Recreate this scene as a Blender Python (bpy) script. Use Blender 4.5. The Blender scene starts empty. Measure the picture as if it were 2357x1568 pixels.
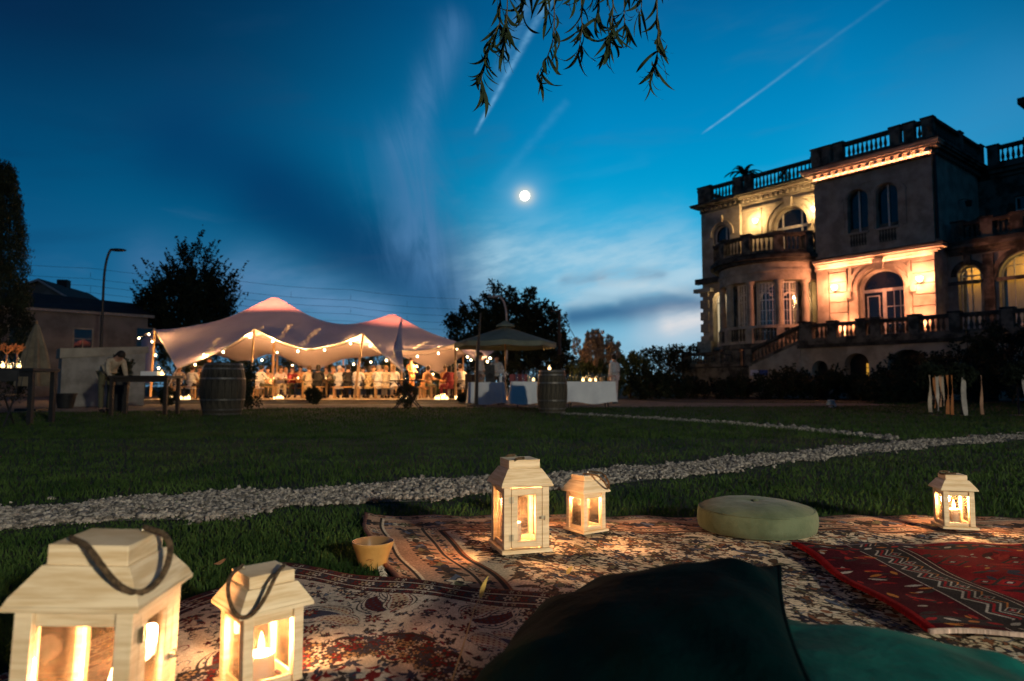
import bpy, bmesh, math, random
import numpy as np
from mathutils import Vector, Matrix, Quaternion, geometry

random.seed(7)
SC = bpy.context.scene
COL = SC.collection
PI = math.pi
R = math.radians

# ------------------------------------------------------------------ camera
FX, CX, CY, TH, CAMH = 1538.6, 1178.5, 784.0, R(3.94), 0.58
cam_data = bpy.data.cameras.new("camera")
cam_data.lens = 23.5
cam_data.sensor_width = 36.0
cam_data.clip_start = 0.02
cam_data.clip_end = 6000
cam_data.dof.use_dof = True
cam_data.dof.focus_distance = 2.5
cam_data.dof.aperture_fstop = 3.6
cam = bpy.data.objects.new("camera", cam_data)
COL.objects.link(cam)
cam.location = (0, 0, CAMH)
cam.rotation_euler = (PI / 2 + TH, 0, 0)
SC.camera = cam


def ray(x, y):
    a, b = (x - CX) / FX, (CY - y) / FX
    return Vector((a, math.cos(TH) - b * math.sin(TH), math.sin(TH) + b * math.cos(TH)))


def at(x, y, Y):
    d = ray(x, y)
    s = Y / d.y
    return Vector((d.x * s, Y, CAMH + d.z * s))


def gd(x, y, z=0.0):
    d = ray(x, y)
    s = (z - CAMH) / d.z
    return Vector((d.x * s, d.y * s, z))


def lin(r, g, b):
    f = lambda c: (c / 255 / 12.92) if c <= 10.3 else ((c / 255 + 0.055) / 1.055) ** 2.4
    return (f(r), f(g), f(b))


# ------------------------------------------------------------------ render
SC.render.engine = 'CYCLES'
SC.view_settings.view_transform = 'Standard'
SC.view_settings.look = 'None'
SC.view_settings.exposure = 0.0
SC.view_settings.gamma = 1.0
SC.view_settings.use_curve_mapping = False
cy = SC.cycles
cy.use_denoising = True
try:
    cy.denoiser = 'OPENIMAGEDENOISE'
except Exception:
    pass
cy.max_bounces = 7
cy.diffuse_bounces = 3
cy.glossy_bounces = 3
cy.transmission_bounces = 5
cy.transparent_max_bounces = 14
cy.sample_clamp_indirect = 4.0
cy.caustics_reflective = False
cy.caustics_refractive = False


# ------------------------------------------------------------------ node maths
class S:
    nt = None

    def __init__(self, k):
        self.k = k

    @staticmethod
    def m(op, *a, clamp=False):
        n = S.nt.nodes.new('ShaderNodeMath')
        n.operation = op
        n.use_clamp = clamp
        for i, x in enumerate(a):
            if isinstance(x, S):
                S.nt.links.new(x.k, n.inputs[i])
            else:
                n.inputs[i].default_value = float(x)
        return S(n.outputs[0])

    def __add__(s, o): return S.m('ADD', s, o)
    __radd__ = __add__
    def __sub__(s, o): return S.m('SUBTRACT', s, o)
    def __rsub__(s, o): return S.m('SUBTRACT', o, s)
    def __mul__(s, o): return S.m('MULTIPLY', s, o)
    __rmul__ = __mul__
    def __truediv__(s, o): return S.m('DIVIDE', s, o)
    def __neg__(s): return S.m('MULTIPLY', s, -1)


def sm(x, a, b):
    n = S.nt.nodes.new('ShaderNodeMapRange')
    n.interpolation_type = 'SMOOTHSTEP'
    S.nt.links.new(x.k, n.inputs[0])
    n.inputs[1].default_value, n.inputs[2].default_value = a, b
    n.inputs[3].default_value, n.inputs[4].default_value = 0, 1
    return S(n.outputs[0])


def mixc(f, a, b):
    n = S.nt.nodes.new('ShaderNodeMix')
    n.data_type = 'RGBA'
    for i, x in ((0, f), (6, a), (7, b)):
        if isinstance(x, S):
            S.nt.links.new(x.k, n.inputs[i])
        elif i == 0:
            n.inputs[0].default_value = x
        else:
            n.inputs[i].default_value = (*x[:3], 1)
    return S(n.outputs[2])


def vec(x, y, z):
    n = S.nt.nodes.new('ShaderNodeCombineXYZ')
    for i, c in enumerate((x, y, z)):
        if isinstance(c, S):
            S.nt.links.new(c.k, n.inputs[i])
        else:
            n.inputs[i].default_value = c
    return S(n.outputs[0])


def noise(v, scale, detail=4, rough=0.5, dist=0.0):
    n = S.nt.nodes.new('ShaderNodeTexNoise')
    if v is not None:
        S.nt.links.new(v.k, n.inputs['Vector'])
    n.inputs['Scale'].default_value = scale
    n.inputs['Detail'].default_value = detail
    n.inputs['Roughness'].default_value = rough
    n.inputs['Distortion'].default_value = dist
    return S(n.outputs[0])


def ramp(x, stops):
    n = S.nt.nodes.new('ShaderNodeValToRGB')
    S.nt.links.new(x.k, n.inputs[0])
    e = n.color_ramp.elements
    while len(e) < len(stops):
        e.new(0.5)
    for el, (p, c) in zip(e, stops):
        el.position = p
        el.color = (*c[:3], 1)
    return S(n.outputs[0])


# ------------------------------------------------------------------ dusk sky
world = bpy.data.worlds.new("World")
SC.world = world
world.use_nodes = True
nt = S.nt = world.node_tree
nt.nodes.clear()
tc = nt.nodes.new('ShaderNodeTexCoord')
sp = nt.nodes.new('ShaderNodeSeparateXYZ')
nt.links.new(tc.outputs['Generated'], sp.inputs[0])
dx, dy, dz = (S(sp.outputs[i]) for i in range(3))
az = S.m('ARCTAN2', dx, dy)
front = sm(dy, 0.08, 0.3)
yy = S.m('MAXIMUM', dy, 0.08)
w1 = noise(vec(dx * 1.0, dy * 1.0, dz * 1.6), 5.0, 4, 0.55) - 0.5
w2 = noise(vec(dx * 1.0 + 3.1, dy * 1.0, dz * 1.6), 5.0, 4, 0.55) - 0.5
u = dx / yy + w1 * 0.045
v = dz / yy + w2 * 0.035
u0, v0 = dx / yy, dz / yy


def uvp(x, y):
    d = ray(x, y)
    return d.x / d.y, d.z / d.y


def cap(px0, px1, w, uu=None, vv=None):
    """soft streak between two directions of the sky"""
    uu, vv = uu or u, vv or v
    (ax, ay), (bx, by) = uvp(*px0), uvp(*px1)
    ex, ey = bx - ax, by - ay
    L = math.hypot(ex, ey)
    ex, ey = ex / L, ey / L
    qx, qy = uu - ax, vv - ay
    t = qx * ex + qy * ey
    p = qy * ex - qx * ey
    tt = t - S.m('MINIMUM', S.m('MAXIMUM', t, 0.0), L)
    d2 = p * p + tt * tt
    return S.m('EXPONENT', d2 * (-1.0 / (w * w)))


right = ramp(dz, [(0.0, lin(150, 190, 212)), (0.05, lin(140, 190, 215)), (0.13, lin(84, 178, 217)), (0.24, lin(0, 167, 217)),
                  (0.36, lin(0, 138, 196)), (0.5, lin(0, 100, 156)), (1.0, lin(0, 50, 96))])
left = ramp(dz, [(0.0, lin(78, 124, 156)), (0.07, lin(40, 108, 150)), (0.15, lin(10, 86, 132)), (0.28, lin(2, 66, 108)),
                 (0.42, lin(4, 34, 68)), (0.6, lin(2, 20, 46)), (1.0, lin(2, 14, 36))])
gl = (az - 0.30) / 0.52
glow = S.m('EXPONENT', (gl * gl) * -1.0)
glow = S.m('MULTIPLY', glow, 1.12, clamp=True)
col = mixc(glow, left, right)
# long cloud veils
veil = noise(vec(dx * 2.2 + dz * 2.0, dy * 2.2, dz * 8.0 - dx * 1.5), 1.7, 5, 0.52, 0.4)
col = mixc(sm(veil, 0.50, 0.74) * 0.25, col, mixc(glow, lin(4, 42, 84), lin(60, 118, 160)))
veil2 = noise(vec(dx * 2.4 - dz * 1.0 + 5.0, dy * 2.4, dz * 9.0), 2.1, 5, 0.55, 0.5)
col = mixc(sm(veil2, 0.52, 0.8) * sm(0.36 - dz, 0.0, 0.3) * 0.5, col, mixc(glow, lin(60, 108, 150), lin(150, 182, 210)))


def streak(c, m, k):
    global col
    col = mixc(S.m('MULTIPLY', m * front, k, clamp=True), col, lin(*c))


fib = sm(noise(vec(dx * 3 + dz * 3, dy * 3, dz * 12 - dx * 3), 3.2, 4, 0.6), 0.3, 0.7)
streak((3, 58, 102), cap((430, 330), (1000, 640), 0.085), 0.75)
streak((4, 54, 98), cap((620, 470), (1040, 690), 0.06), 0.6)
streak((92, 138, 180), cap((540, 650), (860, 720), 0.035) * (0.55 + fib * 0.6), 0.8)
streak((70, 116, 160), cap((330, 600), (560, 680), 0.035) * (0.5 + fib * 0.6), 0.55)
wis = 0.15 + 1.15 * sm(noise(vec(u0 * 9 + v0 * 2.0, v0 * 2.2, 4.0), 2.2, 7, 0.62, 0.8), 0.30, 0.72)
streak((84, 136, 186), cap((1050, 60), (940, 330), 0.026) * wis, 0.36)
streak((80, 132, 180), cap((932, 330), (972, 545), 0.032) * wis, 0.60)
streak((88, 134, 178), cap((972, 545), (1075, 690), 0.042) * wis, 0.60)
streak((58, 112, 160), cap((930, 420), (1010, 640), 0.07) * wis, 0.45)
streak((168, 208, 228), cap((1150, 610), (1560, 600), 0.055) * (0.5 + fib * 0.7), 0.75)
streak((176, 210, 228), cap((1330, 690), (1590, 640), 0.030) * (0.5 + fib * 0.7), 0.75)
streak((50, 100, 142), cap((1330, 735), (1620, 690), 0.020), 0.9)
streak((190, 214, 226), cap((1380, 640), (1600, 672), 0.008) * (0.3 + fib), 0.6)
streak((150, 190, 212), cap((1240, 655), (1420, 690), 0.007) * (0.3 + fib), 0.5)
streak((70, 122, 160), cap((1440, 700), (1640, 668), 0.012) * fib, 0.6)
streak((64, 112, 152), cap((1300, 640), (1520, 625), 0.010) * fib, 0.55)
streak((228, 226, 226), cap((1545, 748), (1640, 728), 0.020) * (0.55 + fib * 0.6), 0.95)
streak((196, 206, 218), cap((1500, 765), (1660, 745), 0.03), 0.45)
streak((70, 150, 205), cap((2050, 420), (2357, 230), 0.10), 0.35)
# condensation trails
gap = 0.4 + 0.8 * sm(noise(vec(u0 * 10, v0 * 14, 1.0), 4, 4, 0.65), 0.25, 0.7)
ws = S.m('MULTIPLY', w2, 0.016)


def trail(c, p0, p1, wa, wb, k0, k1, pw=1.0):
    """condensation trail whose width and strength change along its length"""
    (ax, ay), (bx, by) = uvp(*p0), uvp(*p1)
    ex, ey = bx - ax, by - ay
    L = math.hypot(ex, ey)
    ex, ey = ex / L, ey / L
    qx, qy = u0 + ws - ax, v0 - ay
    t = S.m('DIVIDE', qx * ex + qy * ey, L)
    p_ = qy * ex - qx * ey
    tcl = S.m('MINIMUM', S.m('MAXIMUM', t, 0.0), 1.0)
    w_ = tcl * (wb - wa) + wa
    k_ = S.m('POWER', tcl, pw) * (k1 - k0) + k0
    ends = sm(t, -0.02, 0.04) * sm(1.0 - t, -0.01, 0.05)
    streak(c, S.m('EXPONENT', (p_ * p_) / (w_ * w_) * -1.0) * k_ * ends * gap, 1.0)


trail((120, 180, 222), (1300, -70), (1094, 310), 0.0075, 0.0024, 0.42, 0.58)
trail((112, 165, 212), (1245, -90), (1130, 230), 0.0150, 0.0090, 0.36, 0.10)
trail((150, 198, 226), (2080, -30), (1614, 308), 0.0030, 0.0013, 0.05, 0.55, 3.0)
trail((80, 160, 210), (1310, 230), (1130, 440), 0.0060, 0.0080, 0.20, 0.12)
# aureole of the moon in thin cloud
streak((150, 200, 232), cap((1207, 451), (1209, 451), 0.030, u0, v0), 0.38)
streak((250, 240, 214), cap((1207, 451), (1209, 451), 0.0125, u0, v0), 0.75)
# dark land far below the horizon
col = mixc(sm(dz, -0.02, 0.0), lin(10, 18, 16), col)
bg = nt.nodes.new('ShaderNodeBackground')
nt.links.new(col.k, bg.inputs[0])
bg.inputs[1].default_value = 1.0
wo = nt.nodes.new('ShaderNodeOutputWorld')
nt.links.new(bg.outputs[0], wo.inputs[0])


# ------------------------------------------------------------------ big lights
def light(name, kind, loc, power, color, radius=0.05, parent=None, **kw):
    d = bpy.data.lights.new(name, kind)
    d.energy = power
    d.color = color
    if kind in ('POINT', 'SPOT'):
        d.shadow_soft_size = radius
    for k, val in kw.items():
        setattr(d, k, val)
    o = bpy.data.objects.new(name, d)
    COL.objects.link(o)
    o.location = loc
    if parent:
        o.parent = parent
    return o


def aim(o, target):
    o.rotation_euler = (Vector(target) - o.location).to_track_quat('-Z', 'Y').to_euler()


moon_dir = ray(1208, 451).normalized()
moonlight = light("moonlight", 'SUN', (0, 0, 50), 0.03, (0.8, 0.9, 1.0), angle=R(0.5))
moonlight.rotation_euler = moon_dir.to_track_quat('Z', 'Y').to_euler()
# the garden floodlight that stands behind the photographer and throws the long shadows
flood = light("garden_floodlight", 'SPOT', (7.4, -9.0, 3.7), 7000, (1.0, 0.92, 0.73), 0.22, spot_size=R(82), spot_blend=1.0)
aim(flood, (1.5, 5.2, 0.0))

# ------------------------------------------------------------------ mesh helpers
class MB:
    def __init__(s):
        s.v, s.f = [], []

    def add(s, vs, fs, M=None):
        o = len(s.v)
        s.v += [tuple(M @ Vector(p)) if M is not None else tuple(p) for p in vs]
        s.f += [tuple(i + o for i in f) for f in fs]
        return s

    def box(s, c, d, rz=0.0, M=None):
        x, y, z = d[0] / 2, d[1] / 2, d[2] / 2
        ca, sa = math.cos(rz), math.sin(rz)
        vs = []
        for k in (-z, z):
            for i, j in ((-x, -y), (x, -y), (x, y), (-x, y)):
                vs.append((c[0] + i * ca - j * sa, c[1] + i * sa + j * ca, c[2] + k))
        return s.add(vs, [(3, 2, 1, 0), (4, 5, 6, 7), (0, 1, 5, 4), (1, 2, 6, 5), (2, 3, 7, 6), (3, 0, 4, 7)], M)

    def bb(s, x0, x1, y0, y1, z0, z1):
        return s.box(((x0 + x1) / 2, (y0 + y1) / 2, (z0 + z1) / 2), (x1 - x0, y1 - y0, z1 - z0))

    def frus(s, h0, z0, h1, z1):
        vs = [(i * h0, j * h0, z0) for i, j in ((-1, -1), (1, -1), (1, 1), (-1, 1))]
        vs += [(i * h1, j * h1, z1) for i, j in ((-1, -1), (1, -1), (1, 1), (-1, 1))]
        return s.add(vs, [(3, 2, 1, 0), (4, 5, 6, 7), (0, 1, 5, 4), (1, 2, 6, 5), (2, 3, 7, 6), (3, 0, 4, 7)])

    def tube(s, pts, r, n=8, cap=True):
        pts = [Vector(p) for p in pts]
        rr = r if isinstance(r, (list, tuple)) else [r] * len(pts)
        vs, fs = [], []
        up = None
        for i, p in enumerate(pts):
            t = (pts[min(i + 1, len(pts) - 1)] - pts[max(i - 1, 0)])
            t = t.normalized() if t.length > 1e-9 else Vector((0, 0, 1))
            if up is None:
                up = t.orthogonal().normalized()
            up = (up - t * up.dot(t))
            up = up.normalized() if up.length > 1e-6 else t.orthogonal().normalized()
            b = t.cross(up)
            for k in range(n):
                a = 2 * PI * k / n
                vs.append(p + (up * math.cos(a) + b * math.sin(a)) * rr[i])
        for i in range(len(pts) - 1):
            for k in range(n):
                k2 = (k + 1) % n
                fs.append((i * n + k, i * n + k2, (i + 1) * n + k2, (i + 1) * n + k))
        if cap:
            fs.append(tuple(range(n))[::-1])
            fs.append(tuple((len(pts) - 1) * n + k for k in range(n)))
        return s.add(vs, fs)

    def lathe(s, prof, n=20, c=(0, 0, 0), cap=True):
        vs, fs = [], []
        for r, z in prof:
            for k in range(n):
                a = 2 * PI * (k + 0.5) / n
                vs.append((c[0] + r * math.cos(a), c[1] + r * math.sin(a), c[2] + z))
        m = len(prof)
        for i in range(m - 1):
            for k in range(n):
                k2 = (k + 1) % n
                fs.append((i * n + k, i * n + k2, (i + 1) * n + k2, (i + 1) * n + k))
        if cap:
            fs.append(tuple(range(n))[::-1])
            fs.append(tuple((m - 1) * n + k for k in range(n)))
        return s.add(vs, fs)

    def ell(s, c, r, nu=12, nv=8, M=None):
        vs, fs = [], []
        for j in range(nv + 1):
            t = PI * j / nv
            for i in range(nu):
                p = 2 * PI * i / nu
                vs.append((c[0] + r[0] * math.sin(t) * math.cos(p), c[1] + r[1] * math.sin(t) * math.sin(p), c[2] + r[2] * math.cos(t)))
        for j in range(nv):
            for i in range(nu):
                i2 = (i + 1) % nu
                fs.append((j * nu + i, (j + 1) * nu + i, (j + 1) * nu + i2, j * nu + i2))
        return s.add(vs, fs, M)

    def build(s, name, mat, parent=None, smooth=False, bevel=0, angle=40, loc=None, rz=0.0):
        me = bpy.data.meshes.new(name)
        me.from_pydata(s.v, [], s.f)
        if smooth:
            me.shade_smooth()
            me.set_sharp_from_angle(angle=R(angle))
        return link(name, me, mat, parent, bevel, loc, rz)


def link(name, me, mat, parent=None, bevel=0, loc=None, rz=0.0):
    o = bpy.data.objects.new(name, me)
    COL.objects.link(o)
    if mat is not None and len(me.materials) == 0:
        me.materials.append(mat)
    if parent:
        o.parent = parent
    if loc is not None:
        o.location = loc
    if rz:
        o.rotation_euler = (0, 0, rz)
    if bevel:
        b = o.modifiers.new("Bevel", 'BEVEL')
        b.width = bevel
        b.segments = 2
        b.limit_method = 'ANGLE'
    return o


def npmesh(name, V, F, mat, parent=None, smooth=False):
    """V (n,3); F (m,k) one polygon size"""
    V = np.asarray(V, dtype=np.float32)
    Fs = F if isinstance(F, list) else [F]
    me = bpy.data.meshes.new(name)
    me.vertices.add(len(V))
    me.vertices.foreach_set("co", V.ravel())
    loops = np.concatenate([np.asarray(f, dtype=np.int32).ravel() for f in Fs])
    tot = np.concatenate([np.full(len(f), np.asarray(f).shape[1], dtype=np.int32) for f in Fs])
    st = np.concatenate([[0], np.cumsum(tot)[:-1]]).astype(np.int32)
    me.loops.add(len(loops))
    me.loops.foreach_set("vertex_index", loops)
    me.polygons.add(len(tot))
    me.polygons.foreach_set("loop_start", st)
    me.polygons.foreach_set("loop_total", tot)
    me.update(calc_edges=True)
    if smooth:
        me.shade_smooth()
    return link(name, me, mat, parent)


def tag(o, label=None, cat=None, group=None, kind=None):
    for k, val in (("label", label), ("category", cat), ("group", group), ("kind", kind)):
        if val:
            o[k] = val
    return o


def thing(name, label, cat, loc=(0, 0, 0), rz=0.0, group=None):
    o = bpy.data.objects.new(name, None)
    o.empty_display_size = 0.1
    COL.objects.link(o)
    o.location = loc
    o.rotation_euler = (0, 0, rz)
    return tag(o, label, cat, group)


def copy_tree(o, parent=None):
    c = o.copy()
    COL.objects.link(c)
    if parent:
        c.parent = parent
    for ch in list(o.children):
        copy_tree(ch, c)
    return c


def dup(o, loc, rz=None, label=None, group=None):
    c = copy_tree(o)
    c.location = loc
    if rz is not None:
        c.rotation_euler = (0, 0, rz)
    if label:
        c["label"] = label
    if group:
        c["group"] = group
    return c


def struct(o):
    o["kind"] = "structure"
    return o


# ------------------------------------------------------------------ materials
def pm(name, c1, c2=None, scale=6.0, rough=0.7, bump=0.0, metal=0.0, stretch=(1, 1, 1), lo=0.35, hi=0.65, detail=5,
       bscale=None, spec=0.3, sheen=0.0, trans=0.0, coat=0.0, world_coords=False):
    m = bpy.data.materials.new(name)
    m.use_nodes = True
    t = S.nt = m.node_tree
    p = t.nodes['Principled BSDF']
    p.inputs['Roughness'].default_value = rough
    p.inputs['Metallic'].default_value = metal
    p.inputs['Specular IOR Level'].default_value = spec
    if sheen:
        p.inputs['Sheen Weight'].default_value = sheen
    if coat:
        p.inputs['Coat Weight'].default_value = coat
        p.inputs['Coat Roughness'].default_value = 0.15
    c2 = c2 or tuple(x * 0.72 for x in c1)
    if world_coords:
        g = t.nodes.new('ShaderNodeNewGeometry')
        src = S(g.outputs['Position'])
    else:
        tcn = t.nodes.new('ShaderNodeTexCoord')
        src = S(tcn.outputs['Object'])
    mp = t.nodes.new('ShaderNodeMapping')
    t.links.new(src.k, mp.inputs[0])
    mp.inputs['Scale'].default_value = stretch
    vv = S(mp.outputs[0])
    n = noise(vv, scale, detail, 0.6)
    c = mixc(sm(n, lo, hi), c2, c1)
    t.links.new(c.k, p.inputs['Base Color'])
    if bump:
        nb = noise(vv, bscale or scale * 5, 4, 0.6)
        b = t.nodes.new('ShaderNodeBump')
        b.inputs['Strength'].default_value = bump
        b.inputs['Distance'].default_value = 0.02
        t.links.new(nb.k, b.inputs['Height'])
        t.links.new(b.outputs[0], p.inputs['Normal'])
    if trans:
        tr = t.nodes.new('ShaderNodeBsdfTranslucent')
        t.links.new(c.k, tr.inputs[0])
        mx = t.nodes.new('ShaderNodeMixShader')
        mx.inputs[0].default_value = trans
        t.links.new(p.outputs[0], mx.inputs[1])
        t.links.new(tr.outputs[0], mx.inputs[2])
        t.links.new(mx.outputs[0], t.nodes['Material Output'].inputs[0])
    return m


def em(name, c, s):
    m = bpy.data.materials.new(name)
    m.use_nodes = True
    t = m.node_tree
    t.nodes.clear()
    e = t.nodes.new('ShaderNodeEmission')
    e.inputs[0].default_value = (*c, 1)
    e.inputs[1].default_value = s
    o = t.nodes.new('ShaderNodeOutputMaterial')
    t.links.new(e.outputs[0], o.inputs[0])
    return m


def glass(name, tint=(1, 1, 1), refl=0.10):
    m = bpy.data.materials.new(name)
    m.use_nodes = True
    t = S.nt = m.node_tree
    t.nodes.clear()
    tr = t.nodes.new('ShaderNodeBsdfTransparent')
    tr.inputs[0].default_value = (*tint, 1)
    gl = t.nodes.new('ShaderNodeBsdfGlossy')
    gl.inputs['Roughness'].default_value = 0.02
    lw = t.nodes.new('ShaderNodeLayerWeight')
    lw.inputs[0].default_value = 0.25
    f = S(lw.outputs['Fresnel']) * 0.8 + refl
    mx = t.nodes.new('ShaderNodeMixShader')
    t.links.new(f.k, mx.inputs[0])
    t.links.new(tr.outputs[0], mx.inputs[1])
    t.links.new(gl.outputs[0], mx.inputs[2])
    o = t.nodes.new('ShaderNodeOutputMaterial')
    t.links.new(mx.outputs[0], o.inputs[0])
    return m


def lantern_glass(name):
    """clear pane with a thin uneven sooty film, tinted amber to put in the glow of reflections"""
    m = glass(name, (1, 1, 1), 0.12)
    t = S.nt = m.node_tree
    out = [n for n in t.nodes if n.type == 'OUTPUT_MATERIAL'][0]
    base = out.inputs[0].links[0].from_socket
    df, tl = t.nodes.new('ShaderNodeBsdfDiffuse'), t.nodes.new('ShaderNodeBsdfTranslucent')
    for n in (df, tl):
        n.inputs[0].default_value = (0.42, 0.30, 0.18, 1)  # amber tint stands in for reflections of the candlelit inside
    ad = t.nodes.new('ShaderNodeMixShader')
    ad.inputs[0].default_value = 0.5
    t.links.new(df.outputs[0], ad.inputs[1])
    t.links.new(tl.outputs[0], ad.inputs[2])
    tcn = t.nodes.new('ShaderNodeTexCoord')
    nz = noise(S(tcn.outputs['Object']), 26, 5, 0.6, 0.6)
    f = sm(nz, 0.35, 0.75) * 0.065 + 0.012
    mx = t.nodes.new('ShaderNodeMixShader')
    t.links.new(f.k, mx.inputs[0])
    t.links.new(base, mx.inputs[1])
    t.links.new(ad.outputs[0], mx.inputs[2])
    t.links.new(mx.outputs[0], out.inputs[0])
    return m


WARM = (1.0, 0.58, 0.22)
WARM2 = (1.0, 0.70, 0.36)
AMBER = (1.0, 0.34, 0.165)
M = {}
M['pine'] = pm('pine_wood', (0.80, 0.63, 0.40), (0.63, 0.45, 0.25), 3.2, 0.62, 0.10, stretch=(2.5, 2.5, 22), bscale=14)
M['pine_h'] = pm('pine_wood_across', (0.80, 0.63, 0.40), (0.61, 0.43, 0.23), 3.0, 0.62, 0.10, stretch=(2.5, 2.5, 34), bscale=14)
M['pane'] = lantern_glass('lantern_glass')
M['bay_pane'] = glass('bay_window_glass')
M['rope'] = pm('jute_rope', (0.20, 0.125, 0.065), (0.06, 0.038, 0.02), 120, 0.9, 0.8, bscale=300)
M['brass'] = pm('brass_fitting', (0.55, 0.46, 0.32), None, 40, 0.35, metal=0.9)
M['wax'] = pm('candle_wax', (0.90, 0.82, 0.66), (0.85, 0.76, 0.58), 8, 0.5, trans=0.35)
M['flame'] = em('candle_flame', (1.0, 0.60, 0.24), 30)
M['wick'] = pm('candle_wick', (0.03, 0.02, 0.02))
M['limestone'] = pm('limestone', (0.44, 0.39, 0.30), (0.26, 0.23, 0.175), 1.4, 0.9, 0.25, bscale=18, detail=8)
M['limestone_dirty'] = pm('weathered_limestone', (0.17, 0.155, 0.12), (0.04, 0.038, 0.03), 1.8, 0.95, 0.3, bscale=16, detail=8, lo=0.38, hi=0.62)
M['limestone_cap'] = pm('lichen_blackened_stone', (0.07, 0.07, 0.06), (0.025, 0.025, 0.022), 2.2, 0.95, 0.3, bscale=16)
M['frame_white'] = pm('white_window_paint', (0.72, 0.69, 0.62), (0.6, 0.57, 0.5), 5, 0.5)
M['win_glass'] = pm('dark_window_glass', (0.012, 0.013, 0.014), (0.02, 0.02, 0.02), 1, 0.04, spec=0.6)
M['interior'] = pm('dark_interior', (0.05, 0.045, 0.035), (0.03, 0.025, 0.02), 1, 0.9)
M['iron'] = pm('black_iron', (0.02, 0.02, 0.02), (0.012, 0.012, 0.012), 8, 0.55)
M['dark_wood'] = pm('dark_stained_wood', (0.035, 0.026, 0.018), (0.018, 0.013, 0.009), 4, 0.6, 0.2, stretch=(1, 1, 8))
M['wood'] = pm('bench_wood', (0.42, 0.26, 0.12), (0.28, 0.16, 0.07), 4, 0.6, 0.2, stretch=(10, 1, 1))
M['bulb'] = em('bulb_glow', (1.0, 0.74, 0.40), 22)
M['cable'] = pm('black_cable', (0.015, 0.015, 0.015))
M['leaf_dark'] = pm('dark_foliage', (0.018, 0.028, 0.011), (0.008, 0.014, 0.006), 0.7, 0.75, trans=0.15)
M['leaf_mid'] = pm('green_foliage', (0.06, 0.085, 0.03), (0.025, 0.04, 0.014), 1.1, 0.7, trans=0.2)
M['bark'] = pm('bark', (0.06, 0.045, 0.03), (0.03, 0.022, 0.015), 5, 0.9, 0.5, stretch=(1, 1, 0.2))
M['cloth_white'] = pm('white_table_linen', (0.74, 0.74, 0.72), (0.66, 0.66, 0.65), 3, 0.85)
M['clear'] = glass('clear_bottle_glass', (0.9, 0.95, 0.92), 0.14)
M['green_glass'] = pm('green_bottle_glass', (0.01, 0.03, 0.012), None, 3, 0.08, spec=0.6)

# ------------------------------------------------------------------ foliage helpers
def leaves(rng, P, size, jitter=0.35, aspect=0.5, up=0.0):
    """one leaf-sized quad (folded along its middle) per point"""
    n = len(P)
    d = rng.normal(size=(n, 3))
    d[:, 2] += up
    d /= np.linalg.norm(d, axis=1, keepdims=True)
    e = np.cross(d, rng.normal(size=(n, 3)))
    e /= np.linalg.norm(e, axis=1, keepdims=True)
    s = size * (1 + jitter * rng.normal(size=(n, 1))).clip(0.4, 1.9)
    a = P - d * s * 0.5
    b = P + d * s * 0.5
    l = P + e * s * aspect * 0.5
    r = P - e * s * aspect * 0.5
    V = np.stack([a, l, b, r], axis=1).reshape(-1, 3)
    F = np.arange(4 * n).reshape(n, 4)
    return V, F


def clumps(rng, C, rad, per):
    """points spread round clump centres"""
    n = len(C)
    rad = np.broadcast_to(np.asarray(rad, dtype=float), (n,))
    q = rng.normal(size=(n, per, 3))
    q /= np.linalg.norm(q, axis=2, keepdims=True)
    q *= rng.random((n, per, 1)) ** 0.45
    return (C[:, None, :] + q * rad[:, None, None]).reshape(-1, 3)


def tree(name, label, loc, height, crown, nclump, per, leaf, mat, seed, cat='tree', group=None, trunk=0.18, spiky=0.0, low=0.15):
    """crown: list of (cx, cy, cz, rx, ry, rz) ellipsoids, local"""
    rng = np.random.default_rng(seed)
    t = thing(name, label, cat, loc, 0, group)
    C = []
    wts = np.array([c[3] * c[4] * c[5] for c in crown])
    wts = wts / wts.sum()
    limbs = MB()
    limbs.tube([(0, 0, 0), (0.05, 0, height * 0.3), (0, 0.05, height * 0.7)], [trunk, trunk * 0.7, trunk * 0.25], 8)
    for (cx, cy_, cz, rx, ry, rz), w in zip(crown, wts):
        k = max(4, int(nclump * w))
        q = rng.normal(size=(k, 3))
        q /= np.linalg.norm(q, axis=1, keepdims=True)
        q *= (0.35 + 0.65 * rng.random((k, 1)) ** 0.5)
        C.append(np.array((cx, cy_, cz)) + q * np.array((rx, ry, rz)))
    C = np.concatenate(C)
    for c in C[:: max(1, len(C) // 40)]:
        z0 = height * (low + 0.35 * rng.random())
        z0 = min(z0, c[2] * 0.8)
        mid = (c[0] * 0.45, c[1] * 0.45, z0 + (c[2] - z0) * 0.45)
        limbs.tube([(0, 0, z0), mid, tuple(c)], [trunk * 0.4, trunk * 0.22, 0.015], 5)
    limbs.build('trunk', M['bark'], t, smooth=True)
    mean = sum((c[3] + c[4] + c[5]) / 3 * w for c, w in zip(crown, wts))
    P = clumps(rng, C, mean * 0.26 * (0.6 + 0.8 * rng.random(len(C))), per)
    if spiky:
        k = len(C)
        L = spiky * (0.5 + rng.random((k, 1, 1)))
        tt = rng.random((k, per // 2, 1))
        q = C / (np.linalg.norm(C * (1, 1, 0.0), axis=1, keepdims=True) + 0.6)
        q[:, 2] = 0.9 + 0.5 * rng.random(k)
        P2 = C[:, None, :] + q[:, None, :] * tt * L + rng.normal(size=(k, per // 2, 3)) * 0.10 * (1.1 - tt)
        P = np.concatenate([P, P2.reshape(-1, 3)])
    V, F = leaves(rng, P, leaf)
    npmesh('crown', V, F, mat, t)
    return t

# ------------------------------------------------------------------ ground, path, lawn
def g2(x, y):
    p = gd(x, y)
    return (p.x, p.y)


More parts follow.
